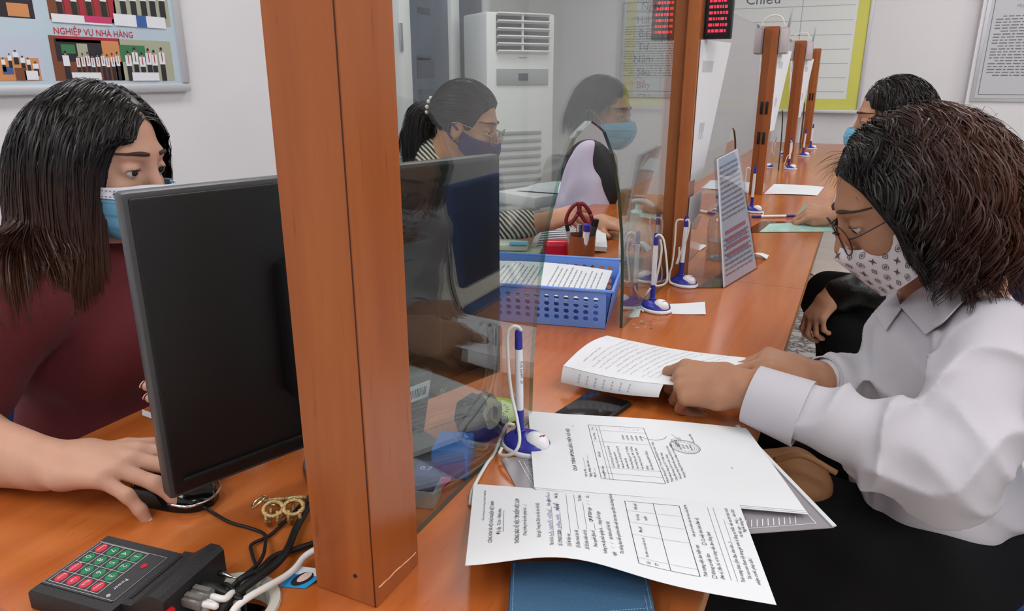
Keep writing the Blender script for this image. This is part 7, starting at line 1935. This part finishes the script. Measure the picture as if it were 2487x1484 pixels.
fd = np.array(atz(1950, 515, TOP + .045)) - FW; hand(B, FW, fd, (.1, -.5, .85), 1, [(40, 50, 30), (48, 56, 30), (54, 58, 30), (58, 60, 30)], 1.0, thumb=[(.034, .026, -.008), (.066, .034, -.014), (.092, .024, -.020)])
solid_obj('body', B, .0045, 'skin_far', r); H4.eyeballs(r, (1, 0, -.2)); H4.brows(B, r)
mat('leather_black', (16, 17, 19), .34, .5, bump=.5, bscale=160)
T = Solid(); T.ell(NB + np.array([.02, 0, -.16]), (.13, .18, .16), k=.03); T.ell(NB + np.array([.05, 0, -.33]), (.14, .18, .14), k=.04); T.cap(NS, FS, .062, .062, .04); T.cap(NB + np.array([0, 0, -.03]), NB + np.array([.02, 0, -.1]), .076, .11, .03)
T.cap(NS, NE, .070, .066, .03); T.cap(NE, NE + (NW - NE) * .86, .066, .052, .02); T.cap(FS, FE, .070, .064, .03); T.cap(FE, FE + (FW - FE) * .8, .062, .046, .02)
T.pln((0, 0, .50), (0, 0, -1))
solid_obj('leather_jacket', T, .0065, 'leather_black', r, warp=lambda P: .004 * np.sin(48 * P[:, 2] + 36 * P[:, 0] + 2 * np.sin(22 * P[:, 1])) + .003 * np.sin(80 * P[:, 0] - 24 * P[:, 2]))
T = Solid(); T.ell((NB[0] + .06, NB[1] - .06, .53), (.15, .19, .09), k=.03)
for (hy, kx, ky) in ((-.14, .03, 2.17), (.06, -.04, 2.52)):
    T.chain([(NB[0] + .06, NB[1] + hy, .54), (kx, ky, .53)], [.092, .076], .03); T.chain([(kx, ky, .53), (kx + .07, ky + .01, .30), (kx + .11, ky + .01, .09)], [.076, .066, .058], .03)
T.pln((0, 0, .075), (0, 0, -1)); solid_obj('trousers', T, .009, 'trouser_black', r, warp=lambda P: .004 * np.sin(40 * P[:, 2] + 20 * P[:, 0]))
for kx, ky in ((.03, 2.17), (-.04, 2.52)): shoe(r, kx + .10, ky + .01, math.pi)
HB = Solid(); E = lambda c, q, k=.02, op='+': HB.ell(H4.w(c), q, H4.R, k, op)
E((-.020, 0, .036), (.098, .080, .088)); E((-.09, 0, -.02), (.045, .05, .06), .03)
HB.ell(H4.w((.098, 0, -.02)), (.058, .10, .090), H4.R, .012, '-'); HB.ell(H4.w((.0, .09, -.06)), (.045, .03, .06), H4.R, .012, '-')
solid_obj('hair', HB, .005, 'hair_black', r, warp=lambda P: .0014 * np.sin(240 * (P @ H4.R[:, 1])))
rng = np.random.default_rng(9); n = 1600; v, P0_ = scalp_roots(H4, n, hl_default, rng); dl = np.stack([-.9 + 0 * v[:, 0], np.sign(v[:, 1]) * .4 * rng.random(n), .2 - .3 * rng.random(n)], 1)
CO = Solid(); CO.p = list(HB.p[:2]); C = strands(CO, P0_, H4.v(dl), .07 + .05 * rng.random(n), 12, .001 + .004 * rng.random(n), grav=.42, stiff=.55)
lc = H4.loc(C.reshape(-1, 3)).reshape(n, 13, 3); C = C[~((lc[..., 0] > .05) & (lc[..., 2] < .03)).any(1)]; strand_mesh('hair_strands', C, .0011, 'hair_black', r, H4.w((-.02, 0, 0)))
mk, ma = surgical(H4, B, r)
for s in (-1, 1):
    bm = BM(); tube(bm, smooth_path([ma(s * .97, .05), H4.w((.02, s * .080, -.015)), H4.w((-.02, s * .086, .012)), H4.w((-.032, s * .082, -.02)), ma(s * .97, .95)], 24), .0014, 6); obj('ear_loop', bm, 'mask_band', mk, smooth=True)
keep_world(r)
# card in her hand
a, b = atd(1945, 508, 2.30), atd(1985, 535, 2.30)
q = np.array(atd(1948, 510, 2.45)); q2 = np.array(atd(1982, 534, 2.45)); dv = (q2 - q) / np.linalg.norm(q2 - q)
cd_ = boxo('identity_card', None, (.07, .045, .0012), mat('card_green', (186, 206, 188), .35), None, M=frame((q + q2) / 2, dv, np.array([.3, .2, .9]), None)); tag(cd_, "pale green card held in the second customer's hand", 'card')
